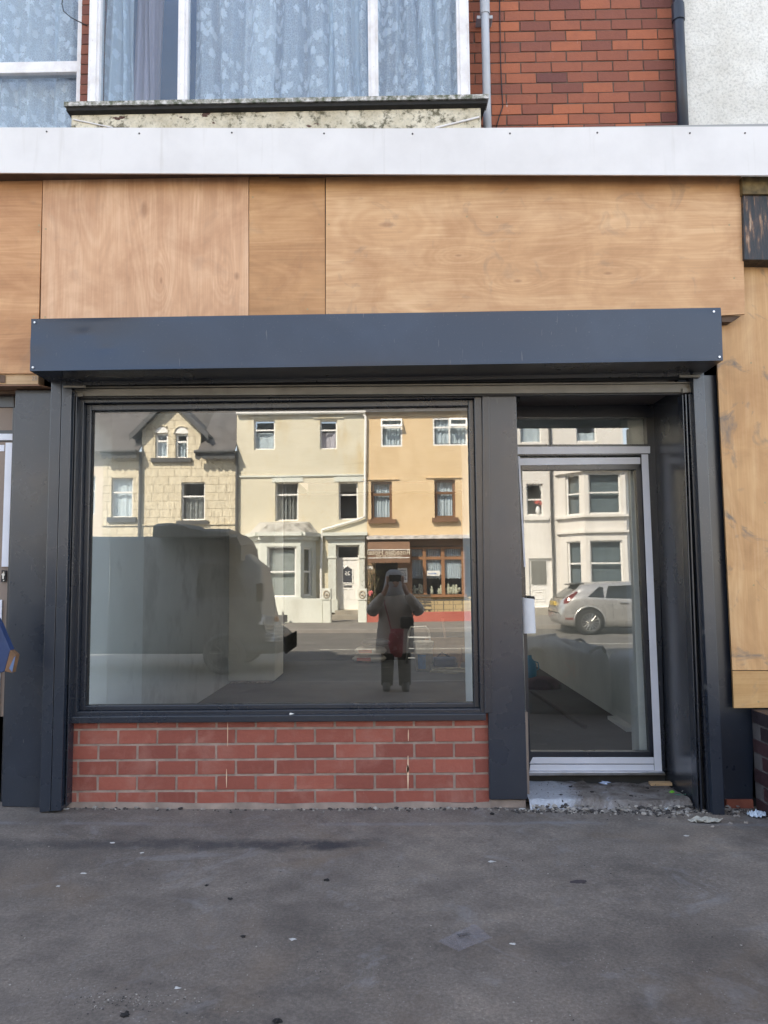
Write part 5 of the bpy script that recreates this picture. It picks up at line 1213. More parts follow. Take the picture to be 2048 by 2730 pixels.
for i in range(nn):
    for k in range(7): t = math.pi+math.pi*k/6; poly.append((x0_+rr*(2*i+1)+rr*math.cos(t), zm_-0.10+0.8*rr*math.sin(t)))
poly.append((x1_, zm_)); m = MB(); m.prism(poly, ya+0.012, ya+0.022); m.build('valance', AWN, aw_)
m = MB(); 
for zz in (zt2-0.24, zm_+0.02): m.box(x0_, x1_, ya+0.024, ya+0.032, zz, zz+0.025)
m.build('piping', UPVC, aw_)
m = MB(); cxx = (x0_+x1_)/2; hh = zt2-0.24-zm_; add_text(m, 'Rosedale Hotel', 0.235, (cxx, ya+0.035, zm_+hh*0.48), (-1, 0, 0), (0, 0, 1)); add_text(m, 'Tel: 01253 401965', 0.115, (cxx, ya+0.035, zm_+hh*0.17), (-1, 0, 0), (0, 0, 1)); m.build('lettering', plain('cream_lettering', (0.72, 0.66, 0.52), 0.7), aw_)
# red garden wall, railings, bench
r = HR(c8, 1105, 500, 1475, 590, YGW); r2 = HR(c8, 765, 430, 830, 590, YGW)
REDW = far_render('red_wall_paint', (0.38, 0.10, 0.075), (0.46, 0.15, 0.11), (0.30, 0.06, 0.05), 0.5)
g = thing('red_garden_wall', 'low red painted garden wall with iron railing before the hotel', 'garden wall', (r[0], YGW, -0.1))
MB().box(HX(c8, 768, 550, YGW), xC1-0.3, YGW-0.22, YGW, -0.12, r[3]).build('wall_body', REDW, g, bevel=0.01)
MB().box(HX(c8, 1000, 480, YGW), HX(c8, 1118, 480, YGW), YGW-0.25, YGW+0.02, r[3]+0.001, HZ(c8, 1100, 430, YGW)).build('wall_post', REDW, g, bevel=0.01)
m = MB(); zr = HZ(c8, 1300, 413, YGW-0.1); m.tube([(HX(c8, 1118, 413, YGW), YGW-0.1, zr), (xC1-0.4, YGW-0.1, zr)], 0.016, 6); x_ = HX(c8, 1125, 413, YGW)
while x_ < xC1-0.4: m.tube([(x_, YGW-0.1, r[3]), (x_, YGW-0.1, zr)], 0.010, 5); x_ += 0.30
m.build('railing', DGREY, g)
bx = HX(c8, 1112, 400, HY+1.0); bxe = HX(c8, 1245, 400, HY+1.0); zbk = HZ(c8, 1200, 372, HY+1.0)
bn = thing('garden_bench', 'dark slatted bench in the hotel forecourt', 'bench', ((bx+bxe)/2, HY+1.0, 0))
WOODD = plain('dark_wood', (0.09, 0.075, 0.055), 0.7, 0, 0.2, 5)
m = MB()
for k in range(4): m.box(bx, bxe, HY+0.70, HY+0.73, zbk-0.08-0.11*k, zbk-0.01-0.11*k)
m.build('backrest', WOODD, bn); m = MB()
for k in range(4): m.box(bx, bxe, HY+0.75+0.11*k, HY+0.84+0.11*k, zbk-0.52, zbk-0.49)
m.build('seat', WOODD, bn)
for x_ in (bx+0.05, bxe-0.1):
    MB().box(x_, x_+0.06, HY+0.72, HY+0.76, GF, zbk-0.53).box(x_, x_+0.06, HY+1.10, HY+1.15, GF, zbk-0.53).build('leg', WOODD, bn)
# climbing shrub by the hotel wall
random.seed(11); m = MB(); cx = HX(c8, 800, 300, HY+0.3); zc_ = HZ(c8, 800, 300, HY+0.3)
shb = thing('climbing_shrub', 'straggly climbing shrub with a pink bloom against the brown stone strip', 'shrub', (cx, HY+0.3, 0))
m2 = MB()
for i in range(10):
    pts = [Vector((cx+random.uniform(-.1, .1), HY+0.25, 0.1))]
    for k in range(6): pts.append(pts[-1]+Vector((random.uniform(-.12, .12), random.uniform(-.04, .05), (zc_+0.5)/6*random.uniform(.7, 1.1))))
    m2.tube(pts, [0.018-0.002*k for k in range(7)], 5)
    for p in pts[2:]:
        for _ in range(9):
            q = p+Vector((random.uniform(-.14, .14), random.uniform(-.1, .1), random.uniform(-.16, .16))); d = Vector((random.uniform(-1, 1), random.uniform(-1, 1), random.uniform(-1, 1))).normalized(); e = d.orthogonal().normalized()
            m.quad(q-d*.03, q-e*.018, q+d*.03, q+e*.018)
m2.build('stem', WOODD, shb); m.build('foliage', plain('dull_leaves', (0.10, 0.10, 0.045), 0.8, 0, 0.4, 9), shb)
m = MB(); p = RF(*c8(797, 362), HY+0.45); m.blob(p, 0.085, 9, 6, 0.3); m.build('flower', plain('pink_petals', (0.62, 0.16, 0.16), 0.7), shb)
# ---- house D: white with double bay (mirrored by the door)
def HD(x0, y0, x1, y1, yw): return HR(c1, x0, y0, x1, y1, yw, GD)
xD0 = xC1+0.001; xD1 = HX(c1, 935, 420, HY, GD); zD = HZ(c1, 500, 360, HY, GD)+1.7
hD = thing('white_bay_house', 'white painted house with two storey bay and grey blinds seen in the door', 'house', ((xD0+xD1)/2, HY, 0))
WD = far_render('white_masonry_paint', (0.68, 0.65, 0.60), (0.77, 0.74, 0.69), (0.45, 0.40, 0.33), 0.2)
fD = flat(xD0, xD1)
wD = [loc_(HD(165, 780, 300, 1035, HY), xD0), loc_(HD(185, 1385, 372, 1778, HY), xD0), loc_(HD(112, 250, 285, 458, HY), xD0), loc_(HD(562, 250, 725, 448, HY), xD0)]
m = MB(); fD.wall(m, GF, zD, wD, rev=0.15); m.build('wall', WD, hD); houseshell(hD, xD0, xD1, GF, zD, WD)
fD.window(hD, wD[0], UPVC, (0.5,), (), None); fD.window(hD, wD[2], UPVC, (), (), (WNET, 0, 1, 1, 0.02)); fD.window(hD, wD[3], UPVC, (), (), (WNET, 0, .4, 1, 0.05))
r = HD(140, 1042, 340, 1075, HY); m = MB(); fD.box(m, r[0]-xD0, r[1]-xD0, r[2], r[3], 0, 0.1); m.build('sill', WD, hD)
MB().hexa([(xD0, HY+0.2, zD), (xD1, HY+0.2, zD), (xD1, HY-3.6, zD+2.4), (xD0, HY-3.6, zD+2.4)], [(xD0, HY+0.2, zD-0.08), (xD1, HY+0.2, zD-0.08), (xD1, HY-3.6, zD+2.3), (xD0, HY-3.6, zD+2.3)]).build('roof', SLATE, hD)
h = wD[1]; m = MB(); fD.box(m, h[0], h[1], h[2], h[3], -0.15, -0.10); dor = m.build('front_door', UPVC, hD)
m = MB(); w_ = h[1]-h[0]; hh = h[3]-h[2]
MB().quad(fD.at(h[0]+w_*.12, h[2]+hh*.46, -0.095), fD.at(h[0]+w_*.78, h[2]+hh*.46, -0.095), fD.at(h[0]+w_*.78, h[2]+hh*.94, -0.095), fD.at(h[0]+w_*.12, h[2]+hh*.94, -0.095)).build('door_glass', plain('dim_glass', (0.12, 0.12, 0.11), 0.1), dor)
for (q0, q1, p0_, p1_) in ((.10, .80, .45, .95), (.15, .7, .12, .36), (.25, .6, .17, .31)):
    m.tube([fD.at(h[0]+w_*a_, h[2]+hh*b_, -0.095) for a_, b_ in ((q0, p0_), (q1, p0_), (q1, p1_), (q0, p1_))], 0.02, 6, closed=True)
m.build('mouldings', UPVC, dor)
x_ = HX(c1, 372, 1200, HY, GD); MB().cyl((x_, HY+0.08, GF), (x_, HY+0.08, zD), 0.05, n=10).build('downpipe', DGREY, hD)
MB().box(xD0+h[0]-.1, xD0+h[1]+.1, HY-0.1, HY+0.5, GF-0.1, h[2]-0.01).build('front_steps', STONE, hD)
yb = HY+0.95; f0 = HX(c1, 632, 1000, yb, GD); f1 = HX(c1, 962, 1000, yb, GD); e0 = HX(c1, 425, 1000, HY, GD); e1 = f1+(f0-e0)
zz = [HZ(c1, 800, q, yb, GD) for q in (1625, 1240, 1188, 1165, 1085, 1045, 1025, 695, 660, 600)]
BLUE_BL = plain('grey_blind', (0.17, 0.20, 0.21), 0.8, 0, 0.05, 2)
for k, (p, q) in enumerate((((e0, HY+0.001), (f0, yb)), ((f0, yb), (f1, yb)), ((f1, yb), (e1, HY+0.001)))):
    f = Fac(p, q)
    s0, s1 = ((0.28, 0.80), (0.10, 0.88), (0.2, 0.72))[k]
    hs = [(f.L*s0, f.L*s1, zz[0], zz[1]), (f.L*s0, f.L*s1, zz[6], zz[7])]
    m = MB(); f.wall(m, GF, zz[8], hs, rev=0.12); m.build('bay_wall', WD, hD)
    for h in hs: f.window(hD, h, UPVC, (0.52,), (), (BLUE_BL, 0, 1, 1, 0.004), rev=0.12)
    for (z0_, z1_, o) in ((zz[5]-0.02, zz[5]+0.06, 0.13), (zz[3]-0.05, zz[3]+0.03, 0.10), (zz[8]-0.1, zz[8]+0.03, 0.12)):
        m = MB(); f.box(m, -0.05, f.L+0.05, z0_, z1_, -0.2, o); m.build('band', WD, hD)
m = MB(); m.add([(e0, HY, zz[8]), (f0, yb+.1, zz[8]), (f1, yb+.1, zz[8]), (e1, HY, zz[8]), (f0, HY, zz[8]+0.5), (f1, HY, zz[8]+0.5)], [(0, 1, 4), (1, 2, 5, 4), (2, 3, 5)]); m.build('bay_roof', DGREY, hD)
# flowers in D window
vp = RF(*c1(258, 1015), HY-0.05, GD)
fl = thing('flower_vase', 'white vase of red flowers standing inside the upper window of the white house', 'vase', (vp.x, HY-0.08, wD[0][2]+0.05))
m = MB(); b_ = fl.location; m.loft([[(b_.x+rr*math.cos(t*.785), b_.y+rr*math.sin(t*.785), b_.z+q) for t in range(8)] for rr, q in ((.05, 0), (.09, .1), (.07, .22), (.04, .28))]); m.build('vase', WHITE_P, fl, smooth=True)
m = MB()
for _ in range(7): m.blob((b_.x+random.uniform(-.12, .12), b_.y+random.uniform(-.03, .03), b_.z+0.38+random.uniform(-.06, .08)), 0.055)
m.build('blooms', plain('red_blooms', (0.5, 0.07, 0.05), 0.7), fl)
# house E beyond, lower
hE = thing('end_house', 'pale lower house beyond the white bay house, glimpsed at the door edge', 'house', (xD1+3, HY-0.5, 0))
fE = flat(xD1+0.35, xD1+7, HY-0.6); m = MB(); hE_w = [(1.0, 2.0, 3.6, 5.0), (3.4, 4.4, 3.6, 5.0), (1.0, 2.6, 0.9, 2.4)]; fE.wall(m, GF, zD-2.4, hE_w); m.build('wall', PALE, hE)
for h in hE_w: fE.window(hE, h, UPVC, (0.6,), (), (WNET, 0, 1, 2, 0.02))
MB().box(xD1+0.35, xD1+7, HY-6, HY-0.61, zD-2.4, zD-2.3).build('roof', SLATE, hE)

# ================================================================== VEHICLES (mirrored)
PAINTS = plain('silver_car_paint', (0.58, 0.57, 0.55), 0.28, 0.65, 0.03, 2)
DUSTY = plain('dusty_tyre', (0.09, 0.09, 0.088), 0.8)
VANP = plain('dark_van_paint', (0.13, 0.135, 0.135), 0.5, 0.2, 0.1, 2)
GREYV = plain('grey_bonnet_paint', (0.16, 0.18, 0.21), 0.30, 0.5, 0.05, 2)
TINTG = plain('tinted_glass', (0.02, 0.024, 0.026), 0.06, 0, 0.05, 2)
TYRE = plain('tyre_rubber', (0.02, 0.02, 0.02), 0.8)
ALLOY = plain('alloy', (0.55, 0.54, 0.52), 0.3, 0.9)
REDL = plain('red_lamp', (0.16, 0.02, 0.02), 0.15)
AMBER = plain('amber_lamp', (0.55, 0.22, 0.04), 0.2)
def interp(tab, x):
    for (a, b), (c, d) in zip(tab, tab[1:]):
        if a <= x <= c: return b+(d-b)*(x-a)/(c-a) if c > a else b
    return tab[0][1] if x < tab[0][0] else tab[-1][1]
CZ = [1.0]
class Car:
    def __init__(s, ox, oy, oz, top, belt, half, low, L): s.o = (ox, oy, oz); s.top = top; s.belt = belt; s.half = half; s.low = low; s.L = L
    def sec(s, x):
        T = interp(s.top, x); B = min(interp(s.belt, x), T-0.02); H = interp(s.half, x); lo = interp(s.low, x)
        g = max(0, T-B); hr = H-0.02-0.32*g
        P = [(H*0.80, lo), (H*0.96, lo+0.06), (H, lo+0.22), (H, (lo+B)/2+0.06), (H-0.015, B-0.06), (H-0.035, B), (H-0.05-0.14*g, B+g*0.45), (hr, B+g*0.86), (hr-0.12, T-0.008), (hr*0.45, T+0.012), (0, T+0.018)]
        return P
    def y(s, x, z):
        P = s.sec(x)[1:9]
        for (a, b), (c, d) in zip(P, P[1:]):
            if b <= z <= d: return a+(c-a)*(z-b)/(d-b+1e-6)
        return P[-1][0]
    def W(s, x, y, z): return (s.o[0]+x, s.o[1]+y, s.o[2]+z*CZ[0])
    def body(s, mat, par, n=48, name='body'):
        R = []
        for i in range(n+1):
            x = s.L*i/n; P = s.sec(x)
            R.append([s.W(x, y, z) for y, z in P] + [s.W(x, -y, z) for y, z in P[-2::-1]])
        return MB().loft(R).build(name, mat, par, smooth=True)
    def patch(s, poly, mat, par, name, off=0.008, side=1, frame=None):
        # subdivided polygon on the side surface
        poly = list(poly); xs_ = [p[0] for p in poly]; n = 14; m = MB(); x0, x1 = min(xs_), max(xs_)
        def zr(x):
            zs_ = []
            for (a, b), (c, d) in zip(poly, poly[1:]+poly[:1]):
                if (a <= x <= c or c <= x <= a) and a != c: zs_.append(b+(d-b)*(x-a)/(c-a))
            return (min(zs_), max(zs_)) if zs_ else (0, 0)
        vs = []
        for i in range(n+1):
            x = x0+(x1-x0)*min(max(i/n, 0.001), 0.999); lo, hi = zr(x)
            for j in range(7):
                z = lo+(hi-lo)*j/6; vs.append(s.W(x, side*(s.y(x, z)+off), z))
        m.add(vs, [(i*7+j, (i+1)*7+j, (i+1)*7+j+1, i*7+j+1) for i in range(n) for j in range(6)])
        return m.build(name, mat, par, smooth=True)
def wheel(par, x, y, z, r, side=1, spokes=15, w=0.2, rimm=None, tm=None):
    m = MB(); n = 32
    prof = [(r*0.70, 0.0), (r*0.74, 0.02), (r*0.93, 0.025), (r, -0.02), (r, -w+0.02), (r*0.93, -w)]
    m.loft([[ (x+q*math.cos(t*2*math.pi/n), y+side*d, z+q*math.sin(t*2*math.pi/n)) for t in range(n)] for q, d in prof], cap=False)
    wh = m.build('wheel', tm or TYRE, par, smooth=True)
    m = MB(); m.cyl((x, y-side*0.06, z), (x, y-side*0.05, z), r*0.71, n=n); m.build('brake_shadow', BLACK, wh)
    m = MB(); m.tube([(x+r*0.69*math.cos(t*2*math.pi/n), y+side*0.012, z+r*0.69*math.sin(t*2*math.pi/n)) for t in range(n)], r*0.045, 6, closed=True)
    for k in range(spokes):
        t = 2*math.pi*k/spokes; m.tube([(x+r*0.1*math.cos(t), y+side*0.0, z+r*0.1*math.sin(t)), (x+r*0.68*math.cos(t), y+side*0.01, z+r*0.68*math.sin(t))], [r*0.045, r*0.038], 6)
    m.cyl((x, y-side*0.03, z), (x, y+side*0.015, z), r*0.15, n=16); m.build('rim', rimm or ALLOY, wh)
# silver hatchback, rear at its left end, seen in the door
yc = -14.2
cp = RF(*c1(378, 2015), yc, GD)
sc_ = abs((RF(*c1(778, 1900), yc, GD).x-RF(*c1(578, 1900), yc, GD).x))/0.635
oz = ROAD_Z
car = thing('parked_car', 'silver hatchback with multi spoke wheels parked before the white house', 'car', (cp.x+2.1, yc-0.9, oz))
top = [(0, 0.70), (0.03, 0.86), (0.10, 1.00), (0.38, 1.20), (0.62, 1.40), (0.95, 1.445), (1.6, 1.475), (2.3, 1.455), (2.75, 1.36), (3.35, 1.03), (3.7, 0.96), (4.15, 0.80), (4.3, 0.66), (4.34, 0.5)]
belt = [(0, 0.66), (0.2, 0.98), (0.6, 1.04), (1.5, 0.98), (2.8, 0.91), (3.3, 0.90), (4.34, 0.55)]
half = [(0, 0.66), (0.06, 0.78), (0.3, 0.86), (0.9, 0.915), (3.4, 0.915), (4.0, 0.84), (4.25, 0.70), (4.34, 0.55)]
low = [(0, 0.40), (0.1, 0.26), (0.4, 0.20), (4.0, 0.18), (4.34, 0.26)]
cp.x += 0.20
CZ[0] = 0.90
cr = Car(cp.x, yc-0.915, oz, top, belt, half, low, 4.34)
cr.body(PAINTS, car)
cr.patch([(0.72, 1.06), (1.12, 1.04), (1.12, 1.33), (1.02, 1.34)], TINTG, car, 'quarter_window')
cr.patch([(1.16, 1.035), (1.86, 1.01), (1.86, 1.385), (1.25, 1.36)], TINTG, car, 'rear_side_window')
cr.patch([(1.92, 1.01), (2.98, 0.96), (2.62, 1.26), (1.92, 1.38)], TINTG, car, 'front_side_window')
m = MB(); vs = []
for i in range(7):
    t = i/6; x = 0.13+(0.60-0.13)*t; z = interp(top, x)+0.012
    for j in range(9): q = -1+2*j/8; vs.append(cr.W(x-0.03*(1-q*q), q*(0.68-0.10*t), z+0.014-0.03*q*q))
m.add(vs, [(i*9+j, (i+1)*9+j, (i+1)*9+j+1, i*9+j+1) for i in range(6) for j in range(8)]).build('rear_window', TINTG, car, smooth=True)
m = MB(); m.hexa([cr.W(0.42, 0.5, 1.385), cr.W(0.72, 0.52, 1.41), cr.W(0.72, 0.52, 1.445), cr.W(0.42, 0.5, 1.41)], [cr.W(0.42, -0.5, 1.385), cr.W(0.72, -0.52, 1.41), cr.W(0.72, -0.52, 1.445), cr.W(0.42, -0.5, 1.41)]); m.build('spoiler', RUBBER, car, bevel=0.01)
cr.patch([(0.12, 0.86), (0.22, 0.88), (0.50, 1.20), (0.44, 1.22), (0.16, 1.02)], REDL, car, 'tail_lamp', off=0.006)
cr.patch([(0.14, 0.42), (0.36, 0.42), (0.36, 0.47), (0.14, 0.47)], REDL, car, 'bumper_reflector', off=0.006)
m = MB(); m.box(cp.x-0.015, cp.x+0.05, yc-0.915-0.26, yc-0.915+0.26, oz+0.72, oz+0.83); m.build('number_plate', plain('yellow_plate', (0.55, 0.38, 0.06), 0.4), car)
for x in (1.60, 2.62):
    m = MB(); m.tube([cr.W(x-0.10, cr.y(x, .90)+0.022, 0.905), cr.W(x+0.10, cr.y(x, .90)+0.022, 0.895)], 0.018, 8); m.build('door_handle', ALLOY, car)
m = MB()
for x in (1.30, 2.0, 3.0): 
    pts = [cr.W(x+0.02*math.sin(z_*3), cr.y(x, z_)+0.002, z_) for z_ in (0.32, 0.5, 0.7, 0.9, 1.0)]; m = MB(); m.tube(pts, 0.005, 4); m.build('door_seam', BLACK, car)
for x in (0.73, 3.37):
    wheel(car, cp.x+x, yc+0.035, oz+0.318, 0.318); wheel(car, cp.x+x, yc-1.81, oz+0.318, 0.318, -1)
    m = MB(); m.cyl((cp.x+x, yc-0.12, oz+0.33), (cp.x+x, yc+0.008, oz+0.33), 0.365, n=32); m.build('wheel_arch', BLACK, car)
    m = MB(); m.tube([(cp.x+x+0.385*math.cos(t*math.pi/16-0.1), yc+0.005, oz+0.33+0.385*math.sin(t*math.pi/16-0.1)) for t in range(18)], 0.022, 6); m.build('arch_lip', PAINTS, car, smooth=True)
CZ[0] = 1.0
# dark van near the kerb on our side, nose to the right
yv = -7.6
nx_v = RF(756, 1730, yv).x; xf = RF(695, 1600, yv).x
vz0 = ROAD_Z
van = thing('parked_van', 'dark van with paler grey bonnet parked across the road side of the pavement', 'van', (nx_v-2.6, yv-0.95, vz0))
def vz(u, v): return RF(u, v, yv).z-vz0
Lv = 5.3; xb_off = nx_v-Lv
def vxl(u, v): return RF(u, v, yv).x-xb_off
ztop = vz(640, 1420)
topv = [(0, ztop-0.06), (0.1, ztop), (vxl(612, 1420), ztop-0.03), (vxl(640, 1478), vz(640, 1478)), (vxl(686, 1515), vz(686, 1515)), (vxl(694, 1600), vz(694, 1600)), (vxl(690, 1680), vz(690, 1680)), (vxl(700, 1683), vz(700, 1683)), (vxl(722, 1692), vz(722, 1692)), (vxl(744, 1708), vz(744, 1708)), (Lv, vz(758, 1735))]
topv = sorted(topv)
beltv = [(0, 1.15), (4.0, 1.15), (Lv, 0.6)]
halfv = [(0, 0.90), (0.1, 0.95), (4.6, 0.95), (5.1, 0.88), (Lv, 0.72)]
lowv = [(0, 0.35), (5.2, 0.3), (Lv, 0.35)]
vn = Car(xb_off, yv-0.95, vz0, topv, beltv, halfv, lowv, Lv)
vn.body(VANP, van, 70)
xs_b = vxl(694, 1690)
vn.patch([(xs_b-0.02, 0.62), (Lv-0.12, 0.60), (Lv-0.16, vz(735, 1712)), (xs_b, vz(694, 1695))], GREYV, van, 'front_wing', off=0.006)
vn.patch([(xs_b-1.05, 1.22), (xs_b-0.25, 1.22), (xs_b-0.45, 1.72), (xs_b-1.05, 1.78)], TINTG, van, 'side_window')
for j in range(6):
    z_ = 0.50+0.055*j; vn.patch([(Lv-0.30, z_+0.01), (Lv-0.03, z_), (Lv-0.03, z_+0.022), (Lv-0.30, z_+0.032)], ALLOY, van, 'grille_bar', off=0.008)
vn.patch([(Lv-0.42, 0.78), (Lv-0.10, 0.76), (Lv-0.12, 0.88), (Lv-0.40, 0.95)], WHITE_P, van, 'headlight', off=0.010)
m = MB(); m.blob((nx_v-0.14, yv-0.2, vz0+0.86), 0.045); m.build('indicator', AMBER, van)
vn.patch([(Lv-0.95, 0.33), (Lv-0.03, 0.37), (Lv-0.02, 0.48), (Lv-0.95, 0.48)], GREYV, van, 'bumper', off=0.012)
for x in (0.95, 4.35): wheel(van, xb_off+x, yv+0.01, vz0+0.33, 0.33, 1, 8, rimm=DUSTY, tm=DUSTY); wheel(van, xb_off+x, yv-1.91, vz0+0.33, 0.33, -1, 8, rimm=DUSTY, tm=DUSTY)
m = MB(); p = RF(694, 1576, yv+0.1); m.box(p.x-0.05, p.x+0.06, yv+0.03, yv+0.22, p.z-0.16, p.z+0.13); m.build('door_mirror', RUBBER, van, bevel=0.02)
# crumpled dark sheeting on its roof
random.seed(21)
tl = RF(405, 1400, yv).x; tr = RF(604, 1420, yv).x; tops = [(405, 1394), (440, 1394), (462, 1393), (490, 1398), (500, 1401), (520, 1409), (545, 1411), (580, 1409), (603, 1413), (608, 1425), (628, 1428), (640, 1452)]
m = MB(); rings = []
for u, v in tops:
    p = RF(u, v, yv); zb_ = vz0+ztop-0.05 if u < 612 else p.z-0.25
    rings.append([(p.x, yv-0.05, zb_), (p.x, yv-0.08, p.z-0.03+random.uniform(-.02, .02)), (p.x+random.uniform(-.02, .02), yv-0.3, p.z+random.uniform(-.02, .03)), (p.x, yv-0.9, p.z+random.uniform(0, .05)), (p.x, yv-1.5, p.z-0.02), (p.x, yv-1.75, zb_)])
m.loft(rings); tag(m.build('tarpaulin', plain('black_tarpaulin', (0.06, 0.062, 0.058), 0.55, 0, 0.2, 3, bump=0.6, bs=6)), 'crumpled black tarpaulin bundled on top of the dark van roof', 'tarpaulin')

# ================================================================== THE PHOTOGRAPHER
def skin_mesh(name, nodes, edges, mat, parent, sub=2):
    me = bpy.data.meshes.new(name); me.from_pydata([n[0] for n in nodes], edges, []); me.update()
    o = bpy.data.objects.new(name, me); C.objects.link(o); me.materials.append(mat)
    m = o.modifiers.new('skin', 'SKIN'); m.use_smooth_shade = True
    for i, n in enumerate(nodes):
        r = n[1]; me.skin_vertices[0].data[i].radius = (r, r) if not isinstance(r, tuple) else r
        me.skin_vertices[0].data[i].use_root = (i == 0)
    s_ = o.modifiers.new('sub', 'SUBSURF'); s_.levels = sub; s_.render_levels = sub
    if parent is not None: o.parent = parent; o.matrix_parent_inverse = parent_inv(parent)
    return o
PY = -4.92
SKIN = plain('skin', (0.42, 0.25, 0.18), 0.6, 0, 0.05, 8)
COAT = plain('taupe_coat_cloth', (0.46, 0.41, 0.35), 0.9, 0, 0.12, 4, bump=0.4, bs=60)
per = thing('person', 'person in a long taupe coat with raised elbows photographing the shopfront', 'person', (0, PY, gz(0, PY)))
g0 = gz(0, PY)
nodes = [((0, PY, 0.66), (0.13, 0.10)), ((0, PY, 0.80), (0.13, 0.10)), ((0, PY+0.01, 0.97), (0.15, 0.11)), ((0, PY+0.01, 1.09), (0.06, 0.06)), ((0, PY+0.05, 1.17), (0.075, 0.085)), ((0, PY+0.06, 1.27), (0.078, 0.095)), ((0, PY+0.05, 1.35), (0.06, 0.07)),
         ((-0.085, PY, 0.60), 0.085), ((-0.10, PY+0.02, 0.36), 0.062), ((-0.105, PY-0.01, g0+0.08), 0.042), ((-0.115, PY+0.13, g0+0.04), 0.038),
         ((0.085, PY, 0.60), 0.085), ((0.10, PY+0.02, 0.36), 0.062), ((0.11, PY-0.01, g0+0.08), 0.042), ((0.125, PY+0.13, g0+0.04), 0.038),
         ((-0.17, PY+0.01, 1.05), 0.055), ((-0.30, PY+0.06, 0.88), 0.045), ((-0.13, PY+0.26, 1.13), 0.032), ((-0.085, PY+0.305, 1.24), 0.026),
         ((0.17, PY+0.01, 1.05), 0.055), ((0.30, PY+0.06, 0.88), 0.045), ((0.14, PY+0.26, 1.13), 0.032), ((0.095, PY+0.305, 1.24), 0.026)]
edges = [(0, 1), (1, 2), (2, 3), (3, 4), (4, 5), (5, 6), (0, 7), (7, 8), (8, 9), (9, 10), (0, 11), (11, 12), (12, 13), (13, 14), (2, 15), (15, 16), (16, 17), (17, 18), (2, 19), (19, 20), (20, 21), (21, 22)]
body = skin_mesh('body', nodes, edges, SKIN, per)
# face details and hands (five fingers each around the phone)
m = MB(); m.blob((0, PY+0.158, 1.245), 0.014, 8, 6, 0.05, (0.8, 1.2, 1.6)); m.build('nose', SKIN, per, smooth=True)
for s_ in (-1, 1):
    m = MB(); m.blob((s_*0.032, PY+0.142, 1.268), 0.010, 8, 6, 0.02, (1.3, 0.6, 0.8)); m.build('eye', plain('eye_dark', (0.03, 0.02, 0.02), 0.2), per, smooth=True)
m = MB(); m.tube([(-0.022, PY+0.138, 1.205), (0, PY+0.146, 1.202), (0.022, PY+0.138, 1.205)], 0.005, 6); m.build('mouth', plain('lips', (0.32, 0.13, 0.11), 0.5), per, smooth=True)
py_ = CAM.y-0.012
for s_ in (-1, 1):
    hx = s_*0.088
    m = MB(); rings = []
    for k, (z_, w_, d_) in enumerate(((1.235, 0.022, 0.016), (1.265, 0.034, 0.017), (1.30, 0.040, 0.017), (1.325, 0.038, 0.014))):
        rings.append([(hx+s_*0.004+w_*0.5*math.cos(t*.785), py_-0.035+d_*math.sin(t*.785), z_) for t in range(8)])
    m.loft(rings)
    for f in range(4):
        zf_ = 1.262+f*0.021; L_ = (0.9, 1.05, 1.0, 0.8)[f]
        m.tube([(hx+s_*0.012, py_-0.035, zf_), (hx+s_*0.006, py_-0.010, zf_+0.002), (hx-s_*0.008*L_, py_+0.0015, zf_+0.002), (hx-s_*0.016*L_-s_*0.004, py_+0.002, zf_)], [0.008, 0.0078, 0.007, 0.0055], 7)
    m.tube([(hx, py_-0.045, 1.27), (hx-s_*0.012, py_-0.040, 1.29), (hx-s_*0.022, py_-0.026, 1.305)], [0.010, 0.009, 0.007], 7)
    m.build('hand', SKIN, per, smooth=True)
m = MB()
m = MB(); m.loft([[(rx*math.cos(t*.3927), PY+cy+ry*math.sin(t*.3927), z_) for t in range(16)] for rx, ry, cy, z_ in
    ((0.255, 0.20, 0.02, 0.40), (0.245, 0.19, 0.01, 0.55), (0.225, 0.17, 0.0, 0.72), (0.205, 0.155, 0.0, 0.88), (0.215, 0.15, 0.0, 1.0), (0.19, 0.13, 0.0, 1.07), (0.10, 0.09, 0.02, 1.13), (0.075, 0.075, 0.02, 1.15))], cap=False)
m.build('coat', COAT, per, smooth=True, sub=1)
for s_ in (-1, 1):
    m = MB(); m.tube([(s_*0.15, PY, 1.05), (s_*0.23, PY+0.03, 0.98), (s_*0.305, PY+0.06, 0.88), (s_*0.285, PY+0.12, 0.90), (s_*0.20, PY+0.21, 1.03), (s_*0.135, PY+0.265, 1.13)], [0.085, 0.088, 0.085, 0.08, 0.062, 0.05], 12); m.build('sleeve', COAT, per, smooth=True, sub=1)
    m = MB(); m.tube([(s_*0.09, PY, 0.66), (s_*0.10, PY+0.02, 0.36), (s_*0.11, PY, g0+0.06)], [0.105, 0.085, 0.075], 12); m.build('trouser_leg', plain('black_trousers', (0.045, 0.045, 0.045), 0.9), per, smooth=True)
    m = MB(); m.loft([[(s_*0.115+rx*math.cos(t*.5236), PY+0.06+ry*math.sin(t*.5236), g0+z_) for t in range(12)] for rx, ry, z_ in ((0.045, 0.13, 0.0), (0.05, 0.135, 0.03), (0.045, 0.11, 0.07), (0.04, 0.06, 0.10))]); m.build('shoe', plain('dark_shoe', (0.03, 0.025, 0.022), 0.6), per, smooth=True)
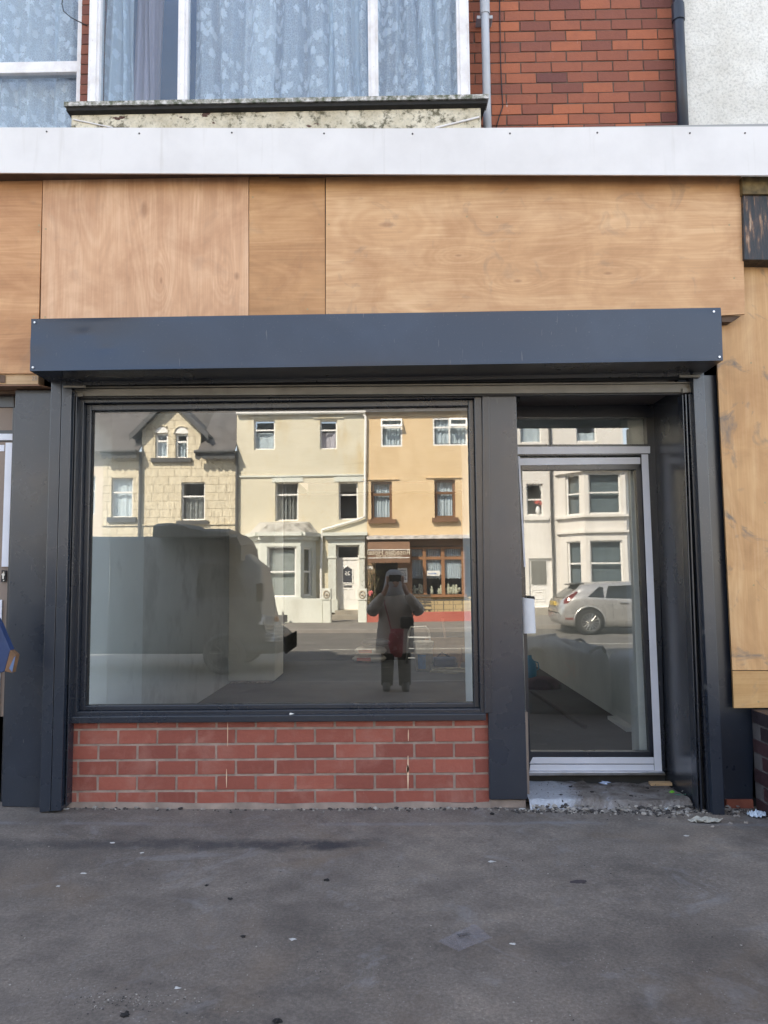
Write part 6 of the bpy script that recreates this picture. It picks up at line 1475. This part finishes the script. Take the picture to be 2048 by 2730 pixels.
# hood: tall pale-edged fabric
m = MB(); HOODM = plain('slate_hood_cloth', (0.36, 0.36, 0.37), 0.9, 0, 0.1, 5)
m.loft([[(cx_+rx*math.cos(t*.3927), PY+0.015+ry*math.sin(t*.3927), z_) for t in range(16)] for cx_, rx, ry, z_ in ((-0.02, 0.17, 0.13, 1.06), (-0.02, 0.135, 0.125, 1.16), (-0.01, 0.118, 0.12, 1.27), (-0.01, 0.11, 0.115, 1.34), (-0.012, 0.09, 0.09, 1.39), (-0.015, 0.045, 0.045, 1.415))])
m.build('hood', HOODM, per, smooth=True, sub=1)
m = MB(); RED = plain('red_patterned_cloth', (0.30, 0.035, 0.045), 0.7, 0, 0.3, 8, dirt=((0.55, 0.42, 0.40), 14, 0.55, 0.8))
bg_ = thing('patterned_bag', 'red and cream patterned bag hanging before the taupe coat', 'bag', (0.0, PY+0.24, 0.35))
m.loft([[(0.0+cx_+rx*math.cos(t*.5236), PY+0.255+ry*math.sin(t*.5236), z_) for t in range(12)] for cx_, rx, ry, z_ in ((0.03, 0.035, 0.02, 0.36), (0.01, 0.075, 0.035, 0.42), (0.0, 0.09, 0.045, 0.52), (0.01, 0.085, 0.04, 0.62), (0.02, 0.08, 0.025, 0.70))])
m.build('bag_body', RED, bg_, smooth=True)
m = MB(); m.tube([(-0.05, PY+0.25, 0.68), (-0.09, PY+0.20, 0.85), (-0.13, PY+0.16, 1.0), (-0.13, PY+0.08, 1.10)], 0.008, 6); m.build('strap', RED, bg_)
sb = thing('shoulder_bag', 'small black bag at the hip of the person in the coat', 'bag', (0.17, PY+0.2, 0.8))
m = MB(); m.box(0.06, 0.22, PY+0.17, PY+0.25, 0.70, 0.84); m.build('pouch', BLACK, sb, bevel=0.02); m = MB(); m.tube([(0.20, PY+0.2, 0.83), (0.235, PY+0.17, 0.93), (0.19, PY+0.1, 1.10)], 0.009, 6); m.build('strap', BLACK, sb)
ph = thing('phone', 'dark smartphone held up in both hands in front of the hood', 'phone', (0, py_, 1.25))
MB().box(-0.075, 0.075, py_-0.012, py_-0.004, 1.268, 1.345).build('phone_body', BLACK, ph, bevel=0.003)
m = MB(); m.cyl((0.0, py_-0.004, 1.33), (0.0, py_-0.001, 1.33), 0.006, n=14); m.build('lens', TINTG, ph)

# ================================================================== BULK BAGS outside, right
BAGM = plain('woven_white_sack', (0.24, 0.25, 0.28), 0.8, 0, 0.15, 5, bump=0.5, bs=70, dirt=((0.22, 0.2, 0.19), 3, 0.5, 0.5))
PRT = plain('faded_red_print', (0.36, 0.20, 0.18), 0.8, 0, 0.2, 8); PRG = plain('faded_green_print', (0.18, 0.26, 0.22), 0.8)
def bulkbag(cx, cy, hw, hgt, lab, txt, seed, tip=0.0):
    g = gz(cx, cy); t = thing('bulk_bag', lab, 'bulk bag', (cx, cy, g), 'bulk sacks standing on the pavement')
    m = MB(); rings = []; n = 40
    for j, (s_, q) in enumerate(((0.98, 0), (1.0, 0.06), (1.02, 0.3), (1.0, 0.6), (0.98, 0.82), (0.93, 0.93), (0.78, 1.0), (0.45, 1.04), (0.05, 1.05))):
        r = []
        for k in range(n):
            a = 2*math.pi*k/n; c_, s2 = math.cos(a), math.sin(a); e = 0.35
            x = math.copysign(abs(c_)**e, c_); y = math.copysign(abs(s2)**e, s2)
            w = 1+0.05*mnoise.noise(Vector((c_*2+seed, s2*2, q*3)))
            zz = g+hgt*q*(1+0.10*mnoise.noise(Vector((x+seed, y, 2))))-tip*x*q
            r.append((cx+hw*s_*x*w, cy+hw*0.95*s_*y*w, zz))
        rings.append(r)
    m.loft(rings); m.build('sack', BAGM, t, smooth=True)
    for a, b in ((-1, -1), (1, -1), (-1, 1), (1, 1)):
        m = MB(); m.tube([(cx+a*hw*0.85, cy+b*hw*0.8, g+hgt*0.9), (cx+a*hw*0.75, cy+b*hw*0.95, g+hgt*0.99), (cx+a*hw*0.6, cy+b*hw*0.96, g+hgt*0.97), (cx+a*hw*0.5, cy+b*hw*0.86, g+hgt*0.9)], 0.018, 6); m.build('handle', BAGM, t, smooth=True)
    for (tt, col, sz, dx, zq) in txt:
        m = MB(); add_text(m, tt, sz, (cx+dx, cy+hw*1.03+0.012, g+hgt*zq), (-1, 0, 0), (0, 0, 1)); m.build('print', col, t)
bulkbag(1.70, -2.64, 0.45, 0.66, 'white bulk bag with faded print nearest the doorway, mirrored in the door', [('MAX', PRT, 0.17, 0.05, 0.62), ('BUILD', PRG, 0.09, 0.05, 0.42)] if False else [('K', PRT, 0.22, 0.0, 0.55), ('MATH', PRG, 0.10, -0.05, 0.34)], 3.0, 0.03)
bulkbag(2.66, -2.5, 0.42, 0.56, 'slumped white bulk bag set behind and right of the first one', [], 9.0, 0.02)

# ================================================================== INSIDE THE SHOP
def Fl(u, v): return WG(u, v, FZ)
def atx(u, v, X):
    d = ray(u, v); t = (X-CAM.x)/d.x; return CAM+d*t
p = atx(262, 1457, XL+0.0)
bxk = thing('socket_box', 'grey electrical box high on the pale side wall inside', 'socket box', tuple(p))
q = atx(262, 1432, XL); q2 = atx(240, 1480, XL)
MB().box(XL, XL+0.04, q.y-0.22, q.y, p.z-0.12, p.z+0.12).build('box', plain('socket_grey', (0.5, 0.49, 0.45), 0.5), bxk, bevel=0.008)
MB().box(XL+0.04, XL+0.046, q.y-0.05, q.y-0.02, p.z-0.09, p.z-0.04).build('switch', BLACK, bxk)
pts = [atx(u, v, XL+0.012) for u, v in ((240, 1412), (258, 1407), (272, 1411), (285, 1430), (291, 1465), (292, 1520), (290, 1580), (286, 1640), (285, 1700), (283, 1800), (282, 1885))]
tag(MB().tube(pts, 0.009, 8).build('white_cable', WHITE_P, smooth=True), 'white cable arching and hanging down the pale inside wall', 'cable')
pts = [atx(u, v, XL+0.012) for u, v in ((236, 1440), (245, 1425), (256, 1409))]
tag(MB().tube(pts, 0.010, 8).build('red_cable', plain('red_cable', (0.5, 0.1, 0.05), 0.5), smooth=True), 'short red cable curling above the grey socket box', 'cable')
# bucket
p = Fl(1130, 1787); r0 = 0.118; hb_ = 0.40
bu = thing('bucket', 'white plastic bucket with blue label on the shop floor', 'bucket', (p.x, p.y, FZ))
def circ(cx, cy, r, z, n=24): return [(cx+r*math.cos(2*math.pi*t/n), cy+r*math.sin(2*math.pi*t/n), z) for t in range(n)]
MB().loft([circ(p.x, p.y, r, FZ+z) for r, z in ((0.10, 0), (0.125, 0.34), (0.135, 0.345), (0.138, 0.385), (0.13, 0.39), (0.122, 0.36), (0.10, 0.02))]).build('shell', plain('dusty_white_plastic', (0.62, 0.60, 0.55), 0.6, 0, 0.2, 12, dirt=((0.4, 0.36, 0.3), 8, 0.5, 0.6)), bu, smooth=True)
m = MB(); n = 8; vs = []
for j in range(2):
    for i in range(n+1):
        a = -math.pi/2-0.75+0.95*i/n; rr = 0.104+0.024*(j*0.55+0.1); vs.append((p.x+(rr+0.003)*math.cos(a), p.y+(rr+0.003)*math.sin(a), FZ+0.03+0.19*j))
m.add(vs, [(i, i+1, n+2+i, n+1+i) for i in range(n)]).build('label', plain('blue_label', (0.07, 0.22, 0.5), 0.5, 0, 0.3, 18), bu)
m = MB(); m.tube([(p.x+0.137*math.cos(a), p.y-0.02-0.05*math.sin(a), FZ+0.36-0.13*math.sin(a)) for a in [k*math.pi/10 for k in range(11)]], 0.003, 5); m.build('handle', STEEL, bu)
# stacked sacks
random.seed(4)
p = Fl(985, 1766)
for k, (dx, w_) in enumerate(((0, 0.50), (0.02, 0.48), (0.10, 0.42))):
    zb_ = FZ+0.115*k; lab = ['plaster sack with red print lying at the bottom of the pile', 'plaster sack with red stripes in the middle of the pile', 'dark plastic sack lying on top of the plaster sacks'][k]
    t = thing('plaster_sack', lab, 'sack', (p.x+dx, p.y, zb_), 'sacks piled inside the shop')
    rings = []
    for i in range(13):
        s_ = i/12; e = (1-abs(2*s_-1)**4)**0.5 if 0 < i < 12 else 0.15
        rings.append([(p.x+dx-w_/2+w_*s_, p.y+0.30*math.cos(a)*max(e, .3)*0.5, zb_+0.058+0.058*e*math.sin(a)+0.004*random.random()) for a in [2*math.pi*q/14 for q in range(14)]])
    mt_ = plain('paper_sack_%s' % 'abc'[k], (0.55, 0.50, 0.44), 0.8, 0, 0.15, 10) if k < 2 else plain('black_sack', (0.04, 0.04, 0.045), 0.4, 0, 0.3, 9)
    MB().loft(rings).build('sack', mt_, t, smooth=True)
    if k < 2: MB().box(p.x+dx-w_*0.36, p.x+dx+w_*0.05, p.y-0.152, p.y-0.148, zb_+0.035, zb_+0.085).build('red_stripe', plain('sack_red', (0.5, 0.12, 0.07), 0.7), t)
# folding frame, planks, pole by back wall
yb_ = YB-0.35
fr_ = thing('step_ladder', 'folding metal step ladder frame leaning inside at the back', 'ladder', tuple(Fl(1110, 1770)))
def B(u, v, Y): return W(u, v, Y)
pts = [B(1084, 1770, 6.2), B(1090, 1685, 6.3), B(1096, 1672, 6.33), B(1136, 1671, 6.33), B(1143, 1680, 6.3), B(1155, 1770, 6.2)]
MB().tube(pts, 0.014, 8).build('rail', ALLOY, fr_, smooth=True)
for vv in (1700, 1730, 1755): MB().tube([B(1088, vv, 6.27), B(1148, vv, 6.27)], 0.012, 6).build('rung', ALLOY, fr_)
PLK = plain('plank_wood', (0.36, 0.24, 0.15), 0.8, 0, 0.2, 6)
for k, (u0, v0, u1, v1, lab) in enumerate(((1180, 1650, 1196, 1728, 'thin dark pole leaning against the back wall left of the reveal'), (1236, 1700, 1224, 1745, 'second short dark pole leaning close to the pale reveal'))):
    a = B(u0, v0, YB-0.06); b_ = Fl(u1, v1+40); tag(MB().tube([a, b_], 0.018, 8).build('pole', BROWNF), lab, 'pole', 'poles inside the shop')
a = Fl(1165, 1775); b_ = Fl(1250, 1772)
tag(MB().box(a.x-0.15, a.x+0.75, a.y+0.4, a.y+0.44, FZ, FZ+0.36).build('board_offcut', PLK), 'reddish board offcut standing on edge behind the bucket', 'board')
a = Fl(1180, 1778)
tb = thing('tool_bag', 'blue tool bag behind the coiled cable', 'bag', tuple(a)); MB().box(a.x-0.13, a.x+0.2, a.y, a.y+0.16, FZ, FZ+0.13).build('bag_body', plain('navy_canvas', (0.05, 0.07, 0.13), 0.8, 0, 0.2, 9), tb, bevel=0.03)
MB().tube([(a.x-0.08, a.y+0.08, FZ+0.12), (a.x+0.0, a.y+0.08, FZ+0.19), (a.x+0.12, a.y+0.08, FZ+0.12)], 0.01, 6).build('handle', BLACK, tb)
a = Fl(1200, 1795); random.seed(9); pts = []
for k in range(150):
    t = k/150*2*math.pi*7; rr = 0.23+0.04*math.sin(k*0.31); pts.append((a.x+rr*math.cos(t)*1.15, a.y+rr*math.sin(t)*0.8, FZ+0.012+0.03*(k/150)+0.02*random.random()))
tag(MB().tube(pts, 0.006, 5).build('cable_coil', plain('beige_flex', (0.42, 0.38, 0.28), 0.6), smooth=True), 'loosely coiled beige cable on the floor near the bucket', 'cable')
# things seen through the door: pole on the floor, blue jug, rubble
a = Fl(1420, 1848); b_ = Fl(1560, 1944)
tag(MB().tube([a+Vector((0, 0, .02)), b_+Vector((0, 0, .02))], 0.02, 8).build('floor_pole', RUBBER), 'long dark pole lying on the floor behind the door', 'pole')
a = Fl(1414, 1806)
jg = thing('blue_jug', 'blue plastic jug standing behind the door glass', 'jug', tuple(a)); MB().loft([circ(a.x, a.y, r, FZ+z, 16) for r, z in ((.07, 0), (.08, .02), (.08, .16), (.05, .21), (.025, .24), (.025, .27))]).build('jug_body', plain('jug_blue', (0.02, 0.25, 0.45), 0.4), jg, smooth=True)
MB().tube([(a.x+.07, a.y, FZ+.08), (a.x+.11, a.y, FZ+.11), (a.x+.10, a.y, FZ+.18), (a.x+.04, a.y, FZ+.2)], 0.008, 6).build('handle', plain('jug_blue2', (0.02, 0.25, 0.45), 0.4), jg)
a = Fl(1445, 1835); random.seed(8)
tag(MB().loft([[(a.x+.22*math.cos(t*.52)*s_*(1+.2*mnoise.noise(Vector((t, s_, 1)))), a.y+.14*math.sin(t*.52)*s_, FZ+z_+0.01*mnoise.noise(Vector((t*.9, z_*9, 0)))) for t in range(12)] for s_, z_ in ((1, 0), (1.0, .05), (.75, .10), (.3, .13), (.05, .135))]).build('rag_heap', plain('dark_rags', (0.10, 0.06, 0.065), 0.9, 0, 0.5, 6, bump=0.5), smooth=True), 'dark red brown heap of rags on the floor behind the door', 'rags')
a = Fl(1688, 1948)
tag(MB().box(XR-0.10, XR-0.02, a.y-0.05, a.y+0.5, FZ, FZ+0.03).build('skirting_offcut', WHITE_P), 'short white skirting offcut lying by the right inside wall', 'offcut')
tag(MB().box(lx0, xd-0.06, 0.56, 0.92, FZ+0.001, FZ+0.012).build('door_mat', plain('black_mat', (0.02, 0.021, 0.026), 0.9, 0, 0.3, 40)), 'black doormat just inside the glass door', 'doormat')

# ================================================================== LITTER AND RUBBLE ON THE PAVEMENT
random.seed(31)
def gp(u, v):
    p = WG(u, v, 0.0); 
    for _ in range(3): p = WG(u, v, gz(p.x, p.y))
    return p
GRIT = [plain('grit_grey', (0.24, 0.22, 0.20), 0.9, 0, 0.3, 30), plain('grit_dark', (0.05, 0.045, 0.045), 0.9, 0, 0.3, 30), plain('grit_pale', (0.36, 0.33, 0.30), 0.9, 0, 0.2, 30)]
G3 = [MB(), MB(), MB()]
x = -1.95
for i in range(1500):
    x = random.uniform(-2.0, 2.15); w = 0.2+0.8*max(0, min(1, (x+0.3)/1.6))
    if random.random() > w: continue
    y = -0.012-abs(random.gauss(0, 0.020+0.035*max(0, min(1, (x-0.6)/1.0))))
    if 0.62 < x < 1.65: y -= 0.04
    r = random.choice((0.003, 0.004, 0.005, 0.007)) if random.random() < .93 else random.uniform(.008, .013)
    G3[random.choice((0, 0, 0, 1, 1, 1, 1, 2))].blob((x, y, gz(x, y)+r*.4), r, 5, 3, 0.35, (1.2, 1, .7))
for i in range(260):
    x = random.uniform(-2.2, 2.2); y = -random.uniform(0.05, 2.3); r = random.choice((0.0016, 0.002, 0.003))
    G3[random.choice((0, 1, 1, 2, 2))].blob((x, y, gz(x, y)+r*.4), r, 5, 3, 0.35, (1.2, 1, .6))
for i in range(180):   # patch at the lower left
    p = gp(random.gauss(370, 110), random.gauss(2670, 14)); r = random.choice((0.0014, 0.0016, 0.002, 0.003)); G3[random.choice((0, 0, 1, 1, 2))].blob((p.x, p.y, p.z+r*.4), r, 5, 3, 0.35, (1.2, 1, .6))
for i in range(260):
    x = random.uniform(lx0-0.02, 1.95); y = -0.02-abs(random.gauss(0, 0.035)); r = random.choice((0.004, 0.006, 0.008, 0.011)) * random.uniform(.8, 1.3)
    G3[random.choice((0, 0, 0, 1, 1, 2))].blob((x, y, gz(x, y)+r*.5+max(0, 0.03+y*0.6)), r, 6, 4, 0.45, (1.3, 1, .7))
for i in range(90):
    x = random.uniform(lx0, 1.7); y = random.uniform(0.0, YD-0.06); r = random.choice((0.002, 0.003, 0.004))
    G3[random.choice((0, 1, 1))].blob((x, y, zf+(FZ-0.03-zf)*(y+0.035)/(YD+0.03)+0.006), r, 5, 3, 0.4, (1.3, 1, .6))
for i, mb_ in enumerate(G3): tag(mb_.build('grit', GRIT[i]), ['grey grit scattered along the foot of the shopfront', 'dark crumbs of dirt along the foot of the shopfront', 'pale chips of mortar and plaster along the foot of the shopfront'][i], 'grit', kind='stuff')
SCRAP = plain('white_scrap', (0.48, 0.47, 0.46), 0.7, 0, 0.1, 20)
def scrap(u, v, r, lab, mat=SCRAP, name='litter_scrap', cat='litter', flat=0.25, sx=1.6, group='white scraps on the pavement', dz=0.0, y=None):
    p = gp(u, v) if y is None else W(u, v, y)
    r *= 0.72; m = MB(); m.blob((p.x, p.y, p.z+r*flat*0.6+dz), r, 11, 5, 0.55, (sx, 1.0, flat)); tag(m.build(name, mat), lab, cat, group)
for u, v, r, lab in ((358, 2153, 0.016, 'white scrap by the wall under the left of the bricks'), (176, 2157, 0.012, 'white crumb at the foot of the left shutter rail'), (300, 2247, 0.011, 'white paint blob left of the dark oily stain'), (378, 2274, 0.008, 'small round white fleck below the oily stain'), (222, 2329, 0.011, 'white splat at the left middle of the pavement'), (1310, 2298, 0.014, 'white curled scrap in front of the dark pier'), (1393, 2157, 0.014, 'white plaster chunk at the foot of the dark pier'), (1832, 2229, 0.011, 'white scrap in front of the right shutter rail'), (780, 2505, 0.011, 'pale trodden gum in the middle of the pavement'), (473, 2634, 0.009, 'white chip in the gritty lower left patch'), (155, 2363, 0.008, 'little white fleck at the far left'), (1368, 2517, 0.009, 'pale greenish fleck right of the clear plastic bag')):
    scrap(u, v, r, lab, flat=0.22)
BLOB = plain('black_dropping', (0.012, 0.011, 0.012), 0.8)
for u, v, r, lab in ((648, 2499, 0.010, 'round black nugget near the middle of the pavement'), (613, 2398, 0.010, 'knobbly black nugget above the round one'), (551, 2362, 0.009, 'thin black nugget left of the knobbly one'), (872, 2348, 0.012, 'black lump under the middle of the bricks'), (513, 2154, 0.014, 'dark dead leaf against the foot of the bricks'), (1312, 2172, 0.014, 'dark clod in front of the dark pier'), (1537, 2160, 0.013, 'dark clod in front of the doorstep'), (740, 2726, 0.015, 'large round black lump at the bottom edge'), (335, 2708, 0.014, 'dark ragged lump in the gritty lower left patch')):
    scrap(u, v, r, lab, BLOB, 'dirt_lump', 'dirt', 0.6, 1.2, 'black lumps on the pavement')
scrap(1545, 2352, 0.030, 'flattened dark round smear right of centre on the pavement', plain('dark_smear', (0.05, 0.04, 0.045), 0.8), 'dark_smear', 'stain', 0.06, 1.4, None)
# clear plastic bag with a barcode
pb = thing('plastic_bag', 'flat clear plastic bag with a small barcode lying on the pavement', 'plastic bag', tuple(gp(1240, 2500)))
def film(name):
    t = NT(name); t.P(Base_Color=(0.42, 0.41, 0.48), Roughness=0.25, Alpha=0.17); t.bump(t.noise(14, 4), 0.7, 0.01); return t.m
c4 = [gp(u, v) for u, v in ((1168, 2512), (1268, 2466), (1312, 2504), (1222, 2540))]
m = MB(); N = 10; vs = []
for j in range(N+1):
    for i in range(N+1):
        s_, q = i/N, j/N; p = (c4[0]*(1-s_)+c4[1]*s_)*(1-q)+(c4[3]*(1-s_)+c4[2]*s_)*q; vs.append((p.x+.006*mnoise.noise(Vector((i*.7, j, 0))), p.y+.006*mnoise.noise(Vector((i, j*.7, 3))), p.z+0.004+0.006*abs(mnoise.noise(Vector((i*.5, j*.5, 5))))))
m.add(vs, [(j*(N+1)+i, j*(N+1)+i+1, (j+1)*(N+1)+i+1, (j+1)*(N+1)+i) for j in range(N) for i in range(N)]).build('film', film('clear_film'), pb, smooth=True)
m = MB(); b0 = gp(1218, 2500); b1 = gp(1252, 2494); random.seed(2); dx_ = (b1-b0); dn = Vector((-dx_.y, dx_.x, 0)).normalized()
for k in range(13):
    p = b0+dx_*(k/13); w_ = dx_*(random.uniform(.25, .6)/13); z_ = Vector((0, 0, 0.0125)); m.quad(p+z_, p+w_+z_, p+w_+z_-dn*0.024, p+z_-dn*0.024)
m.build('barcode', BLACK, pb)
# crumpled pieces at the right
def crumple(u, v, rx, ry, h, mat, name, lab, cat, seed, z=0):
    p = gp(u, v); m = MB(); N = 12; vs = []
    for j in range(N+1):
        for i in range(N+1):
            s_, q = i/N*2-1, j/N*2-1; k = 1-0.25*abs(s_*q); n_ = mnoise.noise(Vector((s_*2.3+seed, q*2.3, 0))); n2_ = mnoise.noise(Vector((s_*5+seed, q*5, 4)))
            vs.append((p.x+rx*s_*k*(1+.3*n_), p.y+ry*q*k*(1+.3*n_), gz(p.x, p.y)+z+0.004+h*abs(n_)+0.5*h*abs(n2_)))
    m.add(vs, [(j*(N+1)+i, j*(N+1)+i+1, (j+1)*(N+1)+i+1, (j+1)*(N+1)+i) for j in range(N) for i in range(N)])
    tag(m.build(name, mat, solid=0.001), lab, cat)
crumple(1880, 2192, 0.085, 0.035, 0.03, plain('pale_film', (0.42, 0.40, 0.35), 0.5), 'crumpled_film', 'crumpled dull cream plastic sheet at the foot of the right shutter rail', 'litter', 1)
crumple(2018, 2178, 0.05, 0.035, 0.04, plain('pale_blue_wrapper', (0.50, 0.58, 0.68), 0.5), 'blue_wrapper', 'crumpled pale blue wrapper near the dark garden wall', 'litter', 5)
crumple(1780, 2160, 0.02, 0.014, 0.02, plain('pale_wrap', (0.55, 0.60, 0.66), 0.5), 'small_wrapper', 'tiny bluish wrapper on the rubble by the doorstep corner', 'litter', 7)
MB_ = plain('stone_chip', (0.34, 0.30, 0.27), 0.9, 0, 0.3, 20, bump=0.6, bs=60); random.seed(14)
for k, (u, v, r) in enumerate(((1862, 2153, .018), (1840, 2160, .014), (1870, 2140, .012), (1795, 2172, .012), (1965, 2178, .016), (1990, 2195, .012), (1948, 2198, .014), (1900, 2205, .010))):
    scrap(u, v, r, ['pale chunk of stone topmost by the right rail foot', 'angular stone chip left of the pale chunk', 'small stone chip behind the pale chunk', 'stone chip before the doorstep', 'stone right of the rail foot', 'stone chip nearest the pale blue wrapper', 'stone chip just right of the rail foot, lowest', 'tiny stone chip under the cream sheet'][k], MB_ if k else SCRAP, 'stone_chip', 'stone', 0.6, 1.2, 'stone chips by the right shutter rail')
# on the doorstep
p = W(1791, 2095, 0.18); m = MB(); m.blob((p.x, 0.18, FZ-0.03), 0.016, 6, 4, .5, (1.3, 1, .5)); tag(m.build('green_shard', plain('bright_green', (0.18, 0.55, 0.04), 0.3)), 'bright green plastic shard at the back right of the doorstep', 'litter')
p = W(1818, 2108, 0.10); m = MB(); m.blob((p.x, 0.12, FZ-0.035), 0.022, 6, 4, .5, (1.6, 1, .3)); tag(m.build('green_shard', plain('dark_green', (0.01, 0.16, 0.10), 0.3)), 'dark green plastic shard at the right edge of the doorstep', 'litter')
tag(MB().box(W(1728, 2070, 0.38).x, W(1784, 2070, 0.38).x, 0.33, 0.375, FZ-0.035, FZ-0.018).build('timber_packer', TIMB), 'thin timber packer under the right end of the threshold', 'timber')
p = W(1612, 2072, 0.36); tag(MB().blob((p.x, 0.36, FZ-0.022), 0.016, 6, 4, .5, (1.8, 1, .5)).build('paper_scrap', plain('blue_white_scrap', (0.3, 0.36, 0.5), 0.6, 0, 0.5, 60)), 'blue and white paper scrap under the middle of the threshold', 'litter')
for k, (x, y) in enumerate(((0.95, 0.05), (1.15, 0.12), (1.35, 0.02), (1.5, 0.2), (1.05, 0.25))):
    G = MB(); G.blob((x, y, zf+(FZ-0.03-zf)*(y+0.035)/0.47+0.008), 0.008, 6, 4, .4, (1.5, 1, .5)); tag(G.build('debris', BLOB), ['dark debris at the front left of the doorstep', 'dark debris left of centre on the doorstep', 'dark debris at the front centre of the doorstep', 'dark debris right of centre on the doorstep', 'dark debris at the back left of the doorstep'][k], 'debris', 'dark debris on the doorstep')
